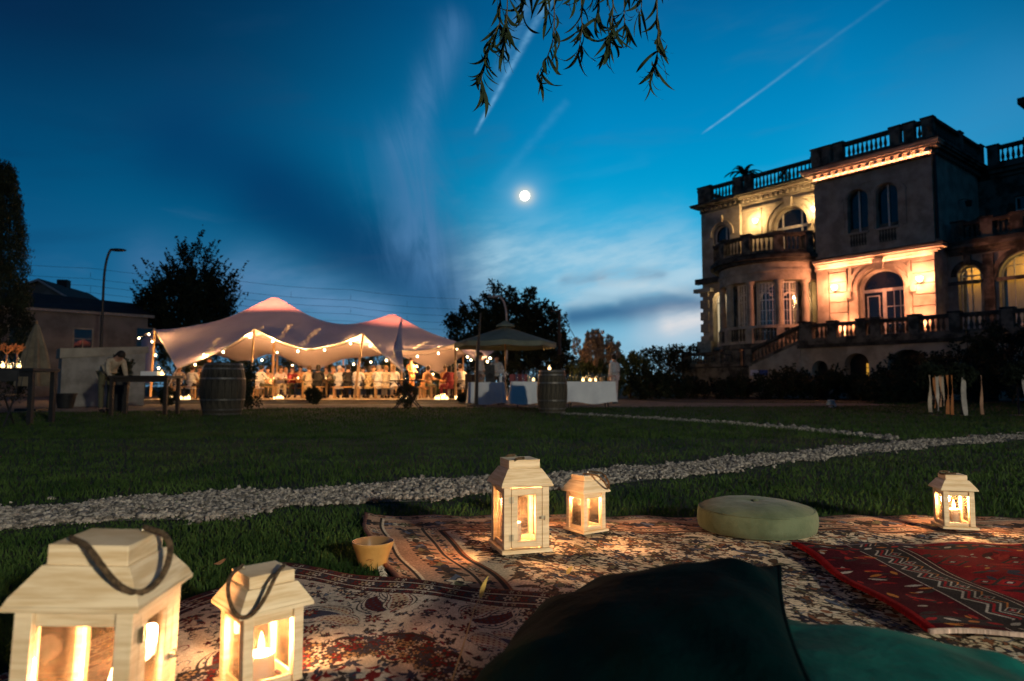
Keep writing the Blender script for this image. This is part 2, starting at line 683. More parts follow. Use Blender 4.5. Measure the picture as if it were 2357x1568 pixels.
def inpoly(px, py, poly):
    poly = np.asarray(poly)
    r = np.zeros(len(px), dtype=bool)
    x1, y1 = poly[-1]
    for x2, y2 in poly:
        c = (y1 > py) != (y2 > py)
        with np.errstate(divide='ignore', invalid='ignore'):
            xi = (x2 - x1) * (py - y1) / (y2 - y1 + 1e-12) + x1
        r ^= c & (px < xi)
        x1, y1 = x2, y2
    return r


def rag(X, Y):
    """ragged edge: the outline of the path wanders"""
    return Y + (0.045 * np.sin(5.3 * X + 1.1) + 0.035 * np.sin(13.7 * X + 0.4) + 0.02 * np.sin(31.0 * X)) * (0.4 + 0.2 * Y)


def dist_poly(px, py, poly):
    poly = np.asarray(poly)
    d = np.full(len(px), 1e9)
    for i in range(len(poly)):
        a, b = poly[i - 1], poly[i]
        e = b - a
        t = np.clip(((px - a[0]) * e[0] + (py - a[1]) * e[1]) / (e @ e + 1e-12), 0, 1)
        d = np.minimum(d, np.hypot(px - a[0] - t * e[0], py - a[1] - t * e[1]))
    return d


up_e = [(-2600, 1260), (-900, 1200), (-260, 1172), (0, 1166), (115, 1158), (200, 1153), (280, 1142), (400, 1138), (515, 1129), (640, 1122), (750, 1118), (880, 1107), (1000, 1100),
        (1120, 1093), (1270, 1086), (1400, 1075), (1600, 1056), (1800, 1036), (2050, 1012), (2357, 991), (2700, 972)]
lo_e = [(-2600, 1365), (-900, 1280), (-260, 1245), (0, 1229), (130, 1218), (250, 1209), (400, 1206), (550, 1198), (650, 1174), (750, 1168), (850, 1165), (990, 1163), (1120, 1143), (1280, 1134),
        (1405, 1124), (1560, 1106), (1700, 1089), (1850, 1068), (2000, 1051), (2200, 1031), (2357, 1019), (2700, 994)]
path_poly = [g2(x, y + 8) for x, y in up_e] + [g2(*p) for p in [(x, y - 7) for x, y in lo_e][::-1]]
side_up = [(1290, 951), (1500, 962), (1700, 974), (1900, 990), (2075, 1009)]
side_lo = [(1290, 954), (1500, 965.5), (1700, 979), (1890, 996), (2050, 1014)]
side_poly = [g2(*p) for p in side_up] + [g2(*p) for p in side_lo[::-1]]
RUG1 = [(-0.66, 3.00), (2.95, 2.92), (2.9, 0.55), (0.08, 0.55), (-0.20, 1.35)]

m_soil = pm('lawn_ground', (0.010, 0.015, 0.005), (0.006, 0.008, 0.004), 1.6, 0.95, 0.6, bscale=40, world_coords=True)
MB().add([(-600, -120, 0), (600, -120, 0), (600, 900, 0), (-600, 900, 0)], [(0, 1, 2, 3)])
gx = np.concatenate([[-500, -200, -80], np.linspace(-40, 40, 41), [80, 200, 500]])
gy = np.concatenate([[-120, -40, -10], np.linspace(0, 60, 61), [90, 160, 400, 900]])
V = np.array([(x, y, 0.0) for y in gy for x in gx])
nx = len(gx)
F = np.array([(j * nx + i, j * nx + i + 1, (j + 1) * nx + i + 1, (j + 1) * nx + i) for j in range(len(gy) - 1) for i in range(nx - 1)])
struct(npmesh('lawn_ground', V, F, m_soil))

m_gravel = pm('gravel_bed', (0.16, 0.15, 0.135), (0.05, 0.047, 0.04), 60, 0.95, 1.0, bscale=90, lo=0.4, hi=0.6, world_coords=True)
m_stone = pm('pale_limestone_gravel', (0.37, 0.34, 0.295), (0.085, 0.078, 0.066), 26, 0.95, 0.5, bscale=160, lo=0.34, hi=0.66, detail=3, world_coords=True)


def sheet(name, poly, z, mat):
    me = bpy.data.meshes.new(name)
    tris = geometry.tessellate_polygon([[Vector((x, y, 0)) for x, y in poly]])
    me.from_pydata([(x, y, z) for x, y in poly], [], [tuple(t) for t in tris])
    me.update()
    o = link(name, me, mat)
    return struct(o)


path = sheet('gravel_path', path_poly, 0.004, m_gravel)
side = sheet('side_path', side_poly, 0.004, m_gravel)
# stony yard in front of the tent and under the bar
yard_poly = [(-40, 15.0), (-13, 14.6), (-9, 15.4), (-6, 17.8), (-2, 18.6), (1.5, 18.4), (4, 19.0), (8, 19.6), (12, 20.6), (12, 23.0), (6, 24.0), (3, 42), (-40, 42)]
m_yard = pm('stony_yard', (0.17, 0.155, 0.13), (0.08, 0.072, 0.06), 2.5, 0.95, 0.8, bscale=50, world_coords=True)
sheet('gravel_yard', yard_poly, 0.004, m_yard)

rng = np.random.default_rng(11)
phi = (1 + 5 ** 0.5) / 2
ICO_V = np.array([(-1, phi, 0), (1, phi, 0), (-1, -phi, 0), (1, -phi, 0), (0, -1, phi), (0, 1, phi), (0, -1, -phi), (0, 1, -phi),
                  (phi, 0, -1), (phi, 0, 1), (-phi, 0, -1), (-phi, 0, 1)]) / 1.902
ICO_F = np.array([(0, 11, 5), (0, 5, 1), (0, 1, 7), (0, 7, 10), (0, 10, 11), (1, 5, 9), (5, 11, 4), (11, 10, 2), (10, 7, 6), (7, 1, 8),
                  (3, 9, 4), (3, 4, 2), (3, 2, 6), (3, 6, 8), (3, 8, 9), (4, 9, 5), (2, 4, 11), (6, 2, 10), (8, 6, 7), (9, 8, 1)])


def stone_cloud(P, size, rng):
    n = len(P)
    V = ICO_V[None] * (1 + 0.22 * rng.normal(size=(n, 12, 1))).clip(0.55, 1.5)
    sc = size[:, None] * (0.7 + 0.6 * rng.random((n, 3))) * np.array((1, 1, 0.75))
    V = V * sc[:, None, :]
    a = rng.random(n) * 2 * PI
    ca, sa = np.cos(a)[:, None], np.sin(a)[:, None]
    tx = rng.normal(size=(n, 1)) * 0.35
    z = V[:, :, 2] + tx * V[:, :, 0]
    V = np.stack([V[:, :, 0] * ca - V[:, :, 1] * sa, V[:, :, 0] * sa + V[:, :, 1] * ca, z], axis=2)
    V += P[:, None, :]
    F = (ICO_F[None] + 12 * np.arange(n)[:, None, None]).reshape(-1, 3)
    return V.reshape(-1, 3), F


def scatter_path(n, ymax, near, power):
    """points of the path, denser close by"""
    out = []
    tot = 0
    while tot < n:
        k = 60000
        q = rng.random(k)
        y0, y1 = near, ymax
        e = 1 - power
        Y = (y0 ** e + q * (y1 ** e - y0 ** e)) ** (1 / e)
        X = (rng.random(k) * 2 - 1) * (1.30 * Y + 0.3)
        d = dist_poly(X, rag(X, Y), path_poly)
        inn = inpoly(X, rag(X, Y), path_poly)
        lim = 0.03 * rng.exponential(size=k) * (0.4 + 0.12 * Y)
        ok = inn & (d > 0.02 * rng.random(k)) | (~inn & (d < lim) & (rng.random(k) < 0.14))
        out.append(np.stack([X[ok], Y[ok], np.zeros(ok.sum())], 1))
        tot += ok.sum()
    return np.concatenate(out)[:n]


P = scatter_path(70000, 12.0, 2.1, 1.6)
size = np.clip(0.0054 * np.exp(0.48 * rng.normal(size=len(P))), 0.0025, 0.013) * (1 + 0.05 * P[:, 1])
P[:, 2] = 0.004 + size * 0.45 + 0.005 * rng.random(len(P)) * np.clip(dist_poly(P[:, 0], P[:, 1], path_poly) / 0.1, 0.1, 1)
# the largest stones on screen are objects of their own
vis = (np.abs(P[:, 0] / P[:, 1]) < 0.76)
key = np.where(vis, size / P[:, 1], -1)
order = np.argsort(-key)
big = order[:296]
rest = np.setdiff1d(np.arange(len(P)), big)
V, F = stone_cloud(P[rest], size[rest], rng)
tag(npmesh('gravel', V, F, m_stone, path), kind='stuff')
protos = []
for k in range(8):
    V, F = stone_cloud(np.zeros((1, 3)), np.array([1.0]), rng)
    o = npmesh('stone', V, F, m_stone)
    protos.append(o.data)
    bpy.data.objects.remove(o)
for k, i in enumerate(big):
    o = link('stone', protos[k % 8], None, path, loc=tuple(P[i]), rz=rng.random() * 6.28)
    o.scale = (size[i] * 1.15,) * 3
for (x, y, s) in ((965, 1147, 0.034), (118, 1150, 0.022), (345, 1146, 0.026), (262, 1170, 0.02), (640, 1130, 0.02)):
    p = gd(x, y)
    o = link('stone', protos[3], None, path, loc=(p.x, p.y, s * 0.3), rz=rng.random() * 6)
    o.scale = (s * 1.3, s, s * 0.7)
Ps = np.stack([rng.random(60000) * 14 - 2, 5 + rng.random(60000) * 11, np.zeros(60000)], 1)
Ps = Ps[inpoly(Ps[:, 0], Ps[:, 1], side_poly)][:2400]
sz = 0.02 * np.exp(0.3 * rng.normal(size=len(Ps)))
Ps[:, 2] = sz * 0.3
V, F = stone_cloud(Ps, sz, rng)
tag(npmesh('gravel', V, F, m_stone, side), kind='stuff')

# ---- grass
m_grass = pm('grass_blades', (0.056, 0.100, 0.026), (0.017, 0.042, 0.011), 2.2, 0.75, trans=0.25, spec=0.06, lo=0.3, hi=0.7, world_coords=True)
nt_ = S.nt = m_grass.node_tree
g_ = nt_.nodes.new('ShaderNodeNewGeometry')
dry = noise(S(g_.outputs['Position']), 0.45, 5, 0.65)
pr_ = nt_.nodes['Principled BSDF']
old = S(pr_.inputs['Base Color'].links[0].from_socket)
fine = noise(S(g_.outputs['Position']), 60.0, 2, 0.5)
newc = mixc(sm(dry, 0.52, 0.72) * sm(fine, 0.42, 0.6) * 0.8, old, (0.13, 0.10, 0.045))
nt_.links.new(newc.k, pr_.inputs['Base Color'])


def grass_field(n, y0, y1, power, hmul, rng):
    e = 1 - power
    q = rng.random(n)
    Y = (y0 ** e + q * (y1 ** e - y0 ** e)) ** (1 / e)
    X = (rng.random(n) * 2 - 1) * (1.2 * Y + 0.9)
    dpth = dist_poly(X, rag(X, Y), path_poly)
    ok = ~inpoly(X, rag(X, Y), path_poly) | (dpth < 0.16 * rng.random(n) ** 3) | (rng.random(n) < 0.025)
    ok &= ~inpoly(X, Y, RUG1) & ~inpoly(X, Y, side_poly) & ~inpoly(X, Y, yard_poly)
    ok &= ~(inpoly(X, Y, RUG2))
    X, Y = X[ok], Y[ok]
    n = len(X)
    patch = np.sin(X * 2.1 + np.sin(Y * 1.7) * 1.3) * np.sin(Y * 2.7 + X * 0.8)
    edge = np.clip(dist_poly(X, Y, path_poly) / 0.25, 0.35, 1)
    h = hmul * (0.020 + 0.014 * rng.random(n) + 0.006 * patch) * edge * (1 + 0.5 * (rng.random(n) > 0.97))
    w = 0.0016 * (0.7 + 0.6 * rng.random(n)) * (1 + 0.20 * Y)
    a = rng.random(n) * 2 * PI
    lean = h * (0.25 + 0.75 * rng.random(n))
    b = rng.random(n) * 2 * PI
    ux, uy = np.cos(a) * w, np.sin(a) * w
    lx, ly = np.cos(b) * lean, np.sin(b) * lean
    z0 = np.zeros(n)
    V = np.stack([np.stack([X - ux, Y - uy, z0], 1), np.stack([X + ux, Y + uy, z0], 1),
                  np.stack([X + ux * 0.7 + lx * 0.35, Y + uy * 0.7 + ly * 0.35, h * 0.6], 1), np.stack([X - ux * 0.7 + lx * 0.35, Y - uy * 0.7 + ly * 0.35, h * 0.6], 1),
                  np.stack([X + lx, Y + ly, h], 1)], 1).reshape(-1, 3)
    k = 5 * np.arange(n)[:, None]
    return V, [k + np.array([0, 1, 2, 3]), k + np.array([3, 2, 4])]


RUG2 = [(-0.70, 2.09), (0.36, 1.70), (0.25, 0.45), (-1.25, 0.80), (-0.95, 1.62)]
V, F = grass_field(330000, 0.6, 8.0, 1.35, 1.0, rng)
tag(npmesh('grass', V, F, m_grass), label='short green lawn grass round the rugs and the gravel path', cat='grass', kind='stuff')
V, F = grass_field(125000, 7.5, 24.0, 1.2, 1.5, rng)
tag(npmesh('grass', V, F, m_grass), label='dark mown lawn between the gravel path and the tent', cat='grass', kind='stuff')

# ------------------------------------------------------------------ rugs (patterns drawn with numpy)
class Draw:
    def __init__(s, w, h, c):
        s.w, s.h = w, h
        s.a = np.empty((h, w, 3), dtype=np.float32)
        s.a[:] = c
        yy, xx = np.mgrid[0:h, 0:w].astype(np.float32)
        s.xx, s.yy = xx, yy

    def win(s, cx, cy_, r):
        x0, x1 = max(0, int(cx - r)), min(s.w, int(cx + r) + 1)
        y0, y1 = max(0, int(cy_ - r)), min(s.h, int(cy_ + r) + 1)
        if x0 >= x1 or y0 >= y1:
            return None
        sl = (slice(y0, y1), slice(x0, x1))
        return sl, s.xx[sl] - cx, s.yy[sl] - cy_

    def put(s, sl, mask, c):
        v = s.a[sl]
        v[mask] = c

    def flower(s, cx, cy_, r, n, c, core, line=None):
        q = s.win(cx, cy_, r * 1.25)
        if q is None:
            return
        sl, X, Y = q
        d, a = np.hypot(X, Y), np.arctan2(Y, X)
        pr = r * (0.72 + 0.28 * np.cos(n * a))
        if line is not None:
            s.put(sl, d < pr * 1.2 + 1, line)
        s.put(sl, d < pr, c)
        s.put(sl, d < r * 0.36, core)

    def leaf(s, cx, cy_, L, W, ang, bend, c, line=None):
        q = s.win(cx, cy_, L * 1.3)
        if q is None:
            return
        sl, X, Y = q
        ca, sa = math.cos(ang), math.sin(ang)
        p, t = X * ca + Y * sa, -X * sa + Y * ca
        t = t + bend * p * p / L
        e = (np.clip(1 - (p / L) ** 2, 0, 1)) * W
        if line is not None:
            s.put(sl, (np.abs(t) < e + 1.5) & (np.abs(p) < L), line)
        s.put(sl, (np.abs(t) < e) & (np.abs(p) < L), c)

    def paisley(s, cx, cy_, R_, ang, flip, c, line, core, dots):
        q = s.win(cx, cy_, R_ * 2.1)
        if q is None:
            return
        sl, X, Y = q
        ca, sa = math.cos(ang), math.sin(ang)
        p, t = X * ca + Y * sa, (-X * sa + Y * ca) * flip
        tt = t - 0.38 * np.maximum(p, 0) ** 2 / R_
        wd = np.where(p < 0, np.sqrt(np.clip(R_ ** 2 * 0.55 - p ** 2, 0, None)), R_ * 0.74 * np.clip(1 - (p / (1.7 * R_)), 0, 1) ** 0.8)
        f = np.abs(tt) / (wd + 1e-3)
        ins = (np.abs(tt) < wd) & (p > -R_) & (p < 1.7 * R_)
        s.put(sl, ins, line)
        s.put(sl, ins & (f < 0.90), c)
        s.put(sl, ins & (f < 0.74) & (f > 0.66), line)
        s.put(sl, ins & (f < 0.5) & (p < 0.9 * R_), core)
        g = (np.mod(p, R_ * 0.24) < R_ * 0.10) & (np.mod(tt, R_ * 0.24) < R_ * 0.10)
        s.put(sl, ins & g & (f < 0.86), dots)

    def vine(s, pts, w, c):
        pts = np.asarray(pts, dtype=float)
        for (ax, ay), (bx, by) in zip(pts[:-1], pts[1:]):
            L = math.hypot(bx - ax, by - ay)
            q = s.win((ax + bx) / 2, (ay + by) / 2, L / 2 + w + 1)
            if q is None:
                continue
            sl, X, Y = q
            X, Y = X + (ax + bx) / 2 - ax, Y + (ay + by) / 2 - ay
            t = np.clip((X * (bx - ax) + Y * (by - ay)) / (L * L + 1e-9), 0, 1)
            s.put(sl, np.hypot(X - t * (bx - ax), Y - t * (by - ay)) < w, c)

    def rect(s, x0, x1, y0, y1, c):
        s.a[max(0, int(y0)):int(y1), max(0, int(x0)):int(x1)] = c

    def ring(s, m0, m1, c):
        """band between two margins"""
        d = np.minimum(np.minimum(s.xx, s.w - 1 - s.xx), np.minimum(s.yy, s.h - 1 - s.yy))
        s.a[(d >= m0) & (d < m1)] = c

    def image(s, name, rng, wear=0.16):
        h, w = s.h, s.w
        n = rng.normal(size=(h // 2 + 1, w // 2 + 1)).repeat(2, 0).repeat(2, 1)[:h, :w]
        big = rng.normal(size=(h // 40 + 2, w // 40 + 2))
        yi, xi = np.arange(h) / 40, np.arange(w) / 40
        y0, x0 = yi.astype(int), xi.astype(int)
        fy, fx = (yi - y0)[:, None], (xi - x0)[None]
        g = (big[y0][:, x0] * (1 - fy) * (1 - fx) + big[y0 + 1][:, x0] * fy * (1 - fx) + big[y0][:, x0 + 1] * (1 - fy) * fx + big[y0 + 1][:, x0 + 1] * fy * fx)
        k = np.exp(n * wear * 0.8 + g * wear * 0.9)[..., None]
        a = np.clip(s.a * k, 0, 1)
        im = bpy.data.images.new(name, w, h, float_buffer=True)
        im.colorspace_settings.name = 'Non-Color'
        px = np.ones((h, w, 4), dtype=np.float32)
        px[..., :3] = a
        im.pixels.foreach_set(px.ravel())
        im.update()
        im.pack()
        return im


def rug_mat(name, im):
    m = bpy.data.materials.new(name)
    m.use_nodes = True
    t = S.nt = m.node_tree
    p = t.nodes['Principled BSDF']
    p.inputs['Roughness'].default_value = 0.95
    p.inputs['Specular IOR Level'].default_value = 0.03
    tex = t.nodes.new('ShaderNodeTexImage')
    tex.image = im
    tex.extension = 'EXTEND'
    t.links.new(tex.outputs[0], p.inputs['Base Color'])
    tcn = t.nodes.new('ShaderNodeTexCoord')
    b = t.nodes.new('ShaderNodeBump')
    b.inputs['Strength'].default_value = 0.5
    b.inputs['Distance'].default_value = 0.004
    n = noise(S(tcn.outputs['Object']), 420, 2, 0.6)
    n2 = noise(S(tcn.outputs['Object']), 9, 3, 0.5)
    h = n + n2 * 2.0
    t.links.new(h.k, b.inputs['Height'])
    t.links.new(b.outputs[0], p.inputs['Normal'])
    return m


CREAM, IVORY = (0.60, 0.49, 0.33), (0.43, 0.385, 0.31)
NAVY, BLUE, RUST, MAROON, RED, BROWN, OLIVE, DARK = (0.035, 0.038, 0.058), (0.09, 0.11, 0.15), (0.24, 0.10, 0.05), (0.060, 0.012, 0.013), (0.150, 0.014, 0.013), (0.10, 0.06, 0.035), (0.14, 0.13, 0.07), (0.035, 0.028, 0.025)


def floral(d, rng, x0, x1, y0, y1, n, s, cols, lines):
    for k in range(n):
        cx, cy_ = x0 + rng.random() * (x1 - x0), y0 + rng.random() * (y1 - y0)
        r = s * (0.6 + 0.8 * rng.random())
        c = cols[rng.integers(len(cols))]
        q = rng.random()
        if q < 0.30:
            d.flower(cx, cy_, r, int(rng.integers(4, 8)), c, cols[rng.integers(len(cols))], lines)
        elif q < 0.72:
            d.leaf(cx, cy_, r * 1.6, r * 0.5, rng.random() * 2 * PI, rng.normal() * 0.6, c, lines if rng.random() < 0.5 else None)
        else:
            a = rng.random() * 2 * PI
            pts = []
            px, py = cx, cy_
            for i in range(9):
                pts.append((px, py))
                px += math.cos(a) * r * 0.6
                py += math.sin(a) * r * 0.6
                a += 0.5 * math.copysign(1, math.sin(k))
            d.vine(pts, max(1.0, s * 0.12), c)


def mirror4(d):
    h2, w2 = d.h // 2, d.w // 2
    d.a[h2:h2 * 2] = d.a[:h2][::-1]
    d.a[:, w2:w2 * 2] = d.a[:, :w2][:, ::-1]


# large cream rug
rng = np.random.default_rng(3)
d = Draw(1500, 1050, CREAM)
floral(d, rng, 150, 760, 110, 540, 1500, 7.5, [NAVY, BLUE, BROWN, RUST, OLIVE, DARK, BROWN], DARK)
floral(d, rng, 150, 760, 110, 540, 1300, 4.5, [NAVY, BROWN, RUST, CREAM, DARK], DARK)
for k in range(60):
    d.flower(170 + rng.random() * 580, 130 + rng.random() * 400, 12 + 8 * rng.random(), 6, (0.58, 0.50, 0.36), RUST, DARK)
d.ring(0, 128, (0.40, 0.24, 0.15))
for x in range(0, 780, 30):
    for y, s_ in ((16, 8), (74, 17), (112, 7)):
        d.flower(x + (y % 7), y, s_, 5, (CREAM, RUST, NAVY, BROWN)[(x // 30 + y) % 4], DARK, DARK)
        d.leaf(x + 15, y, s_ * 1.1, s_ * 0.4, 0.6 * (-1) ** (x // 30), 0.5, (DARK, BLUE, OLIVE)[(x // 30) % 3])
for y in range(128, 560, 30):
    for x, s_ in ((16, 8), (74, 17), (112, 7)):
        d.flower(x, y, s_, 5, (CREAM, RUST, NAVY, BROWN)[(y // 30 + x) % 4], DARK, DARK)
        d.leaf(x, y + 15, s_ * 1.1, s_ * 0.4, 0.9 * (-1) ** (y // 30), 0.5, (DARK, BLUE, OLIVE)[(y // 30) % 3])
for m0, m1, c in ((0, 6, (0.34, 0.15, 0.10)), (28, 32, DARK), (32, 36, CREAM), (98, 103, DARK), (124, 130, DARK), (130, 134, RUST)):
    d.ring(m0, m1, c)
mirror4(d)
M['rug_cream'] = rug_mat('cream_floral_rug', d.image('cream_rug_pattern', rng, 0.2))

# ivory paisley rug
d = Draw(1200, 1000, IVORY)
floral(d, rng, 60, 620, 60, 520, 800, 6, [NAVY, MAROON, RED, DARK, BLUE, DARK], DARK)
for k in range(13):
    d.paisley(120 + 480 * rng.random(), 120 + 380 * rng.random(), 40 + 22 * rng.random(), rng.random() * 6.28, (-1) ** k, IVORY, DARK, (MAROON, RED, NAVY, (0.38, 0.30, 0.2))[k % 4], (NAVY, RED)[k % 2])
for k in range(22):
    x, y = 90 + 520 * rng.random(), 90 + 420 * rng.random()
    d.flower(x, y, 17, 7, RED if k % 3 == 0 else (MAROON if k % 3 == 1 else NAVY), IVORY, DARK)
    d.flower(x, y, 8, 5, (0.45, 0.35, 0.22), RED, DARK)
X, Y = np.abs(d.xx - 600), np.abs(d.yy - 500)
med = (X / 330 + Y / 250) + 0.035 * np.cos(np.arctan2(Y, X) * 16)
for lo_, hi_, c in ((0, 1.0, DARK), (0, 0.965, MAROON), (0.66, 0.72, DARK), (0, 0.66, (0.46, 0.40, 0.31)), (0, 0.22, RED)):
    msk = (med >= lo_) & (med < hi_)
    d.a[msk] = c
for k in range(150):
    q = 0.62 + 0.34 * rng.random()
    t_ = rng.random()
    d.flower(600 - 330 * q * t_, 500 - 250 * q * (1 - t_), 7 + 7 * rng.random(), 5, (IVORY, NAVY, RED, (0.3, 0.2, 0.1))[k % 4], DARK, DARK)
for k in range(120):
    q = 0.55 * rng.random()
    t_ = rng.random()
    d.leaf(600 - 330 * q * t_, 500 - 250 * q * (1 - t_), 14, 4, rng.random() * 6, 0.5, (DARK, NAVY, RED)[k % 3])
d.ring(0, 84, MAROON)
for x in range(0, 640, 22):
    for y in (12, 44, 72):
        d.flower(x + y % 5, y, 8 if y != 44 else 14, 5, (IVORY, NAVY, RED, (0.35, 0.25, 0.15))[(x // 22 + y) % 4], DARK, DARK)
for y in range(84, 540, 22):
    for x in (12, 44, 72):
        d.flower(x, y, 8 if x != 44 else 14, 5, (IVORY, NAVY, RED, (0.35, 0.25, 0.15))[(y // 22 + x) % 4], DARK, DARK)
for m0, m1, c in ((0, 5, (0.12, 0.04, 0.03)), (24, 28, IVORY), (28, 31, DARK), (60, 63, DARK), (63, 67, IVORY), (82, 86, DARK)):
    d.ring(m0, m1, c)
mirror4(d)
M['rug_ivory'] = rug_mat('ivory_paisley_rug', d.image('ivory_rug_pattern', rng, 0.2))

# red tribal rug
WH = (0.40, 0.34, 0.27)
d = Draw(1000, 560, (0.20, 0.007, 0.010))
for k in range(330):
    x, y, s_ = rng.random() * 1000, rng.random() * 560, 5 + 11 * rng.random()
    c = [(0.05, 0.008, 0.01), DARK, (0.30, 0.02, 0.016), WH, (0.40, 0.14, 0.03), NAVY][rng.integers(6)]
    if c is WH or c[0] == 0.40:
        s_ *= 0.5
    d.leaf(x, y, s_ * 1.7, s_ * 0.6, [0, PI / 4, -PI / 4, PI / 2][rng.integers(4)], 0, c)
for k in range(46):
    x, y = 210 + rng.random() * 760, 60 + rng.random() * 440
    for q_, c in ((26, DARK), (19, (0.28, 0.014, 0.014)), (9, (0.05, 0.01, 0.02)), (5, WH)):
        msk = (np.abs(d.xx - x) + np.abs(d.yy - y) * 1.2) < q_ * (0.6 + 0.7 * ((k * 37) % 10) / 10)
        d.a[msk] = c
d.rect(10, 190, 0, 560, (0.055, 0.007, 0.010))
d.rect(104, 172, 0, 560, DARK)
zz = np.abs(np.mod(d.yy, 62) - 31)
for off, wd, c in ((0, 2.0, WH), (9, 2.0, (0.30, 0.02, 0.02)), (18, 1.5, WH), (28, 1.4, (0.40, 0.14, 0.03))):
    msk = (np.abs(d.xx - (114 + off + zz * 0.62)) < wd) & (d.xx > 104) & (d.xx < 172)
    d.a[msk] = c
for y in range(0, 560, 62):
    for q_, c in ((13, WH), (11, DARK), (6, (0.3, 0.02, 0.02)), (3, WH)):
        msk = (np.abs(d.xx - 150) + np.abs(d.yy - y - 31) * 1.0) < q_
        d.a[msk] = c
for x, w_, c in ((101, 2, WH), (172, 2, WH), (178, 3, DARK), (184, 2, (0.40, 0.30, 0.22))):
    d.rect(x, x + w_, 0, 560, c)
for k in range(70):
    x, y = 18 + rng.random() * 78, rng.random() * 560
    s_ = 4 + 7 * rng.random()
    d.leaf(x, y, s_ * 1.6, s_ * 0.55, [0, 0.5, -0.5, PI / 2][rng.integers(4)], 0, [(0.30, 0.02, 0.016), WH, DARK, (0.42, 0.15, 0.03), (0.22, 0.01, 0.01)][rng.integers(5)])
d.rect(0, 12, 0, 560, (0.22, 0.010, 0.010))
d.rect(0, 1000, 0, 6, (0.5, 0.36, 0.28))
d.rect(0, 1000, 554, 560, (0.5, 0.36, 0.28))
for y0_ in (24, 500):
    d.rect(12, 1000, y0_, y0_ + 34, DARK)
    for x in range(20, 1000, 26):
        d.leaf(x, y0_ + 17, 10, 5, 0.5 * (-1) ** (x // 26), 0, [(0.3, 0.02, 0.02), WH, (0.36, 0.12, 0.03)][(x // 26) % 3])
M['rug_red'] = rug_mat('red_tribal_rug', d.image('red_rug_pattern', rng, 0.24))


def wrinkle(x, y, ph):
    return (0.5 + 0.5 * math.sin(x * 5.3 + ph + 1.3 * math.sin(y * 3.1 + ph))) * (0.5 + 0.5 * math.sin(y * 6.7 + ph * 2 + 1.7 * math.sin(x * 2.3)))


def rug(name, label, quad, nu, nv, z, mat, ph, amp, bow=0.0, roll=0.0):
    """quad: back-left, back-right, front-right, front-left"""
    a, b, c, e = [Vector((*q, 0)) for q in quad]
    V, UV = [], []
    for j in range(nv + 1):
        tj = j / nv
        for i in range(nu + 1):
            ti = i / nu
            p = (a * (1 - ti) + b * ti) * (1 - tj) + (e * (1 - ti) + c * ti) * tj
            ed = min(ti * (b - a).length, (1 - ti) * (b - a).length, tj * (e - a).length, (1 - tj) * (e - a).length)
            w = wrinkle(p.x, p.y, ph)
            p.x += 0.018 * math.sin(p.y * 4.1 + ph) + 0.006 * math.sin(p.y * 13 + ph)
            p.y += 0.018 * math.sin(p.x * 3.7 + ph * 1.7) + 0.006 * math.sin(p.x * 11 + ph)
            zz_ = z + amp * w * min(1, 0.35 + ed * 4) + 0.004 * math.sin(p.x * 21 + p.y * 9 + ph)
            if roll and ti * (b - a).length < 0.05:
                zz_ += roll * (1 - ti * (b - a).length / 0.05)
            V.append((p.x, p.y, zz_))
            UV.append((ti, 1 - tj))
    n1 = nu + 1
    F = [(j * n1 + i, (j + 1) * n1 + i, (j + 1) * n1 + i + 1, j * n1 + i + 1) for j in range(nv) for i in range(nu)]
    n = len(V)
    rim = [i for i in range(nu)] + [j * n1 + nu for j in range(nv)] + [nv * n1 + i for i in range(nu, 0, -1)] + [j * n1 for j in range(nv, 0, -1)]
    for r_ in rim:
        V.append((V[r_][0], V[r_][1], V[r_][2] - 0.009))
        UV.append(UV[r_])
    k = len(rim)
    F += [(rim[i], rim[(i + 1) % k], n + (i + 1) % k, n + i) for i in range(k)]
    me = bpy.data.meshes.new(name)
    me.from_pydata(V, [], F)
    uvl = me.uv_layers.new(name='UVMap')
    li = np.empty(len(me.loops), dtype=np.int32)
    me.loops.foreach_get('vertex_index', li)
    uvl.data.foreach_set('uv', np.asarray(UV, dtype=np.float32)[li].ravel())
    me.shade_smooth()
    o = link(name, me, mat)
    tag(o, label, 'rug')
    return o


def fringe(parent, p0, p1, n, L, z, mat, seed):
    r_ = random.Random(seed)
    mb = MB()
    p0, p1 = Vector((*p0, z)), Vector((*p1, z))
    e = (p1 - p0).normalized()
    o_ = Vector((e.y, -e.x, 0))
    for k in range(n):
        a = p0.lerp(p1, (k + r_.random()) / n)
        l = L * (0.7 + 0.5 * r_.random())
        s = r_.uniform(-0.4, 0.4)
        q = [a, a + (o_ + e * s) * l * 0.5 + Vector((0, 0, 0.004)), a + (o_ + e * (s + r_.uniform(-0.5, 0.5))) * l - Vector((0, 0, z * 0.7))]
        mb.tube(q, [0.0014, 0.0016, 0.0009], 4, cap=False)
    f = mb.build('fringe', mat, parent)
    f['kind'] = 'stuff'


rug1 = rug('rug', 'large cream floral rug under the pouf and the three farther lanterns', [(-0.66, 2.99), (2.95, 2.93), (3.2, 0.35), (0.14, 0.40)], 150, 110, 0.014, M['rug_cream'], 0.7, 0.016, roll=0.012)
rug2 = rug('rug', 'ivory and maroon paisley rug lying in front of the ceramic bowl', [(-0.69, 2.09), (0.42, 1.70), (0.30, 0.32), (-1.22, 0.62)], 110, 100, 0.036, M['rug_ivory'], 2.9, 0.018)
rug3 = rug('rug', 'dark red tribal rug with a zigzag border at the right', [(0.94, 2.35), (2.75, 2.33), (2.75, 1.50), (0.945, 1.53)], 120, 70, 0.042, M['rug_red'], 4.4, 0.014)

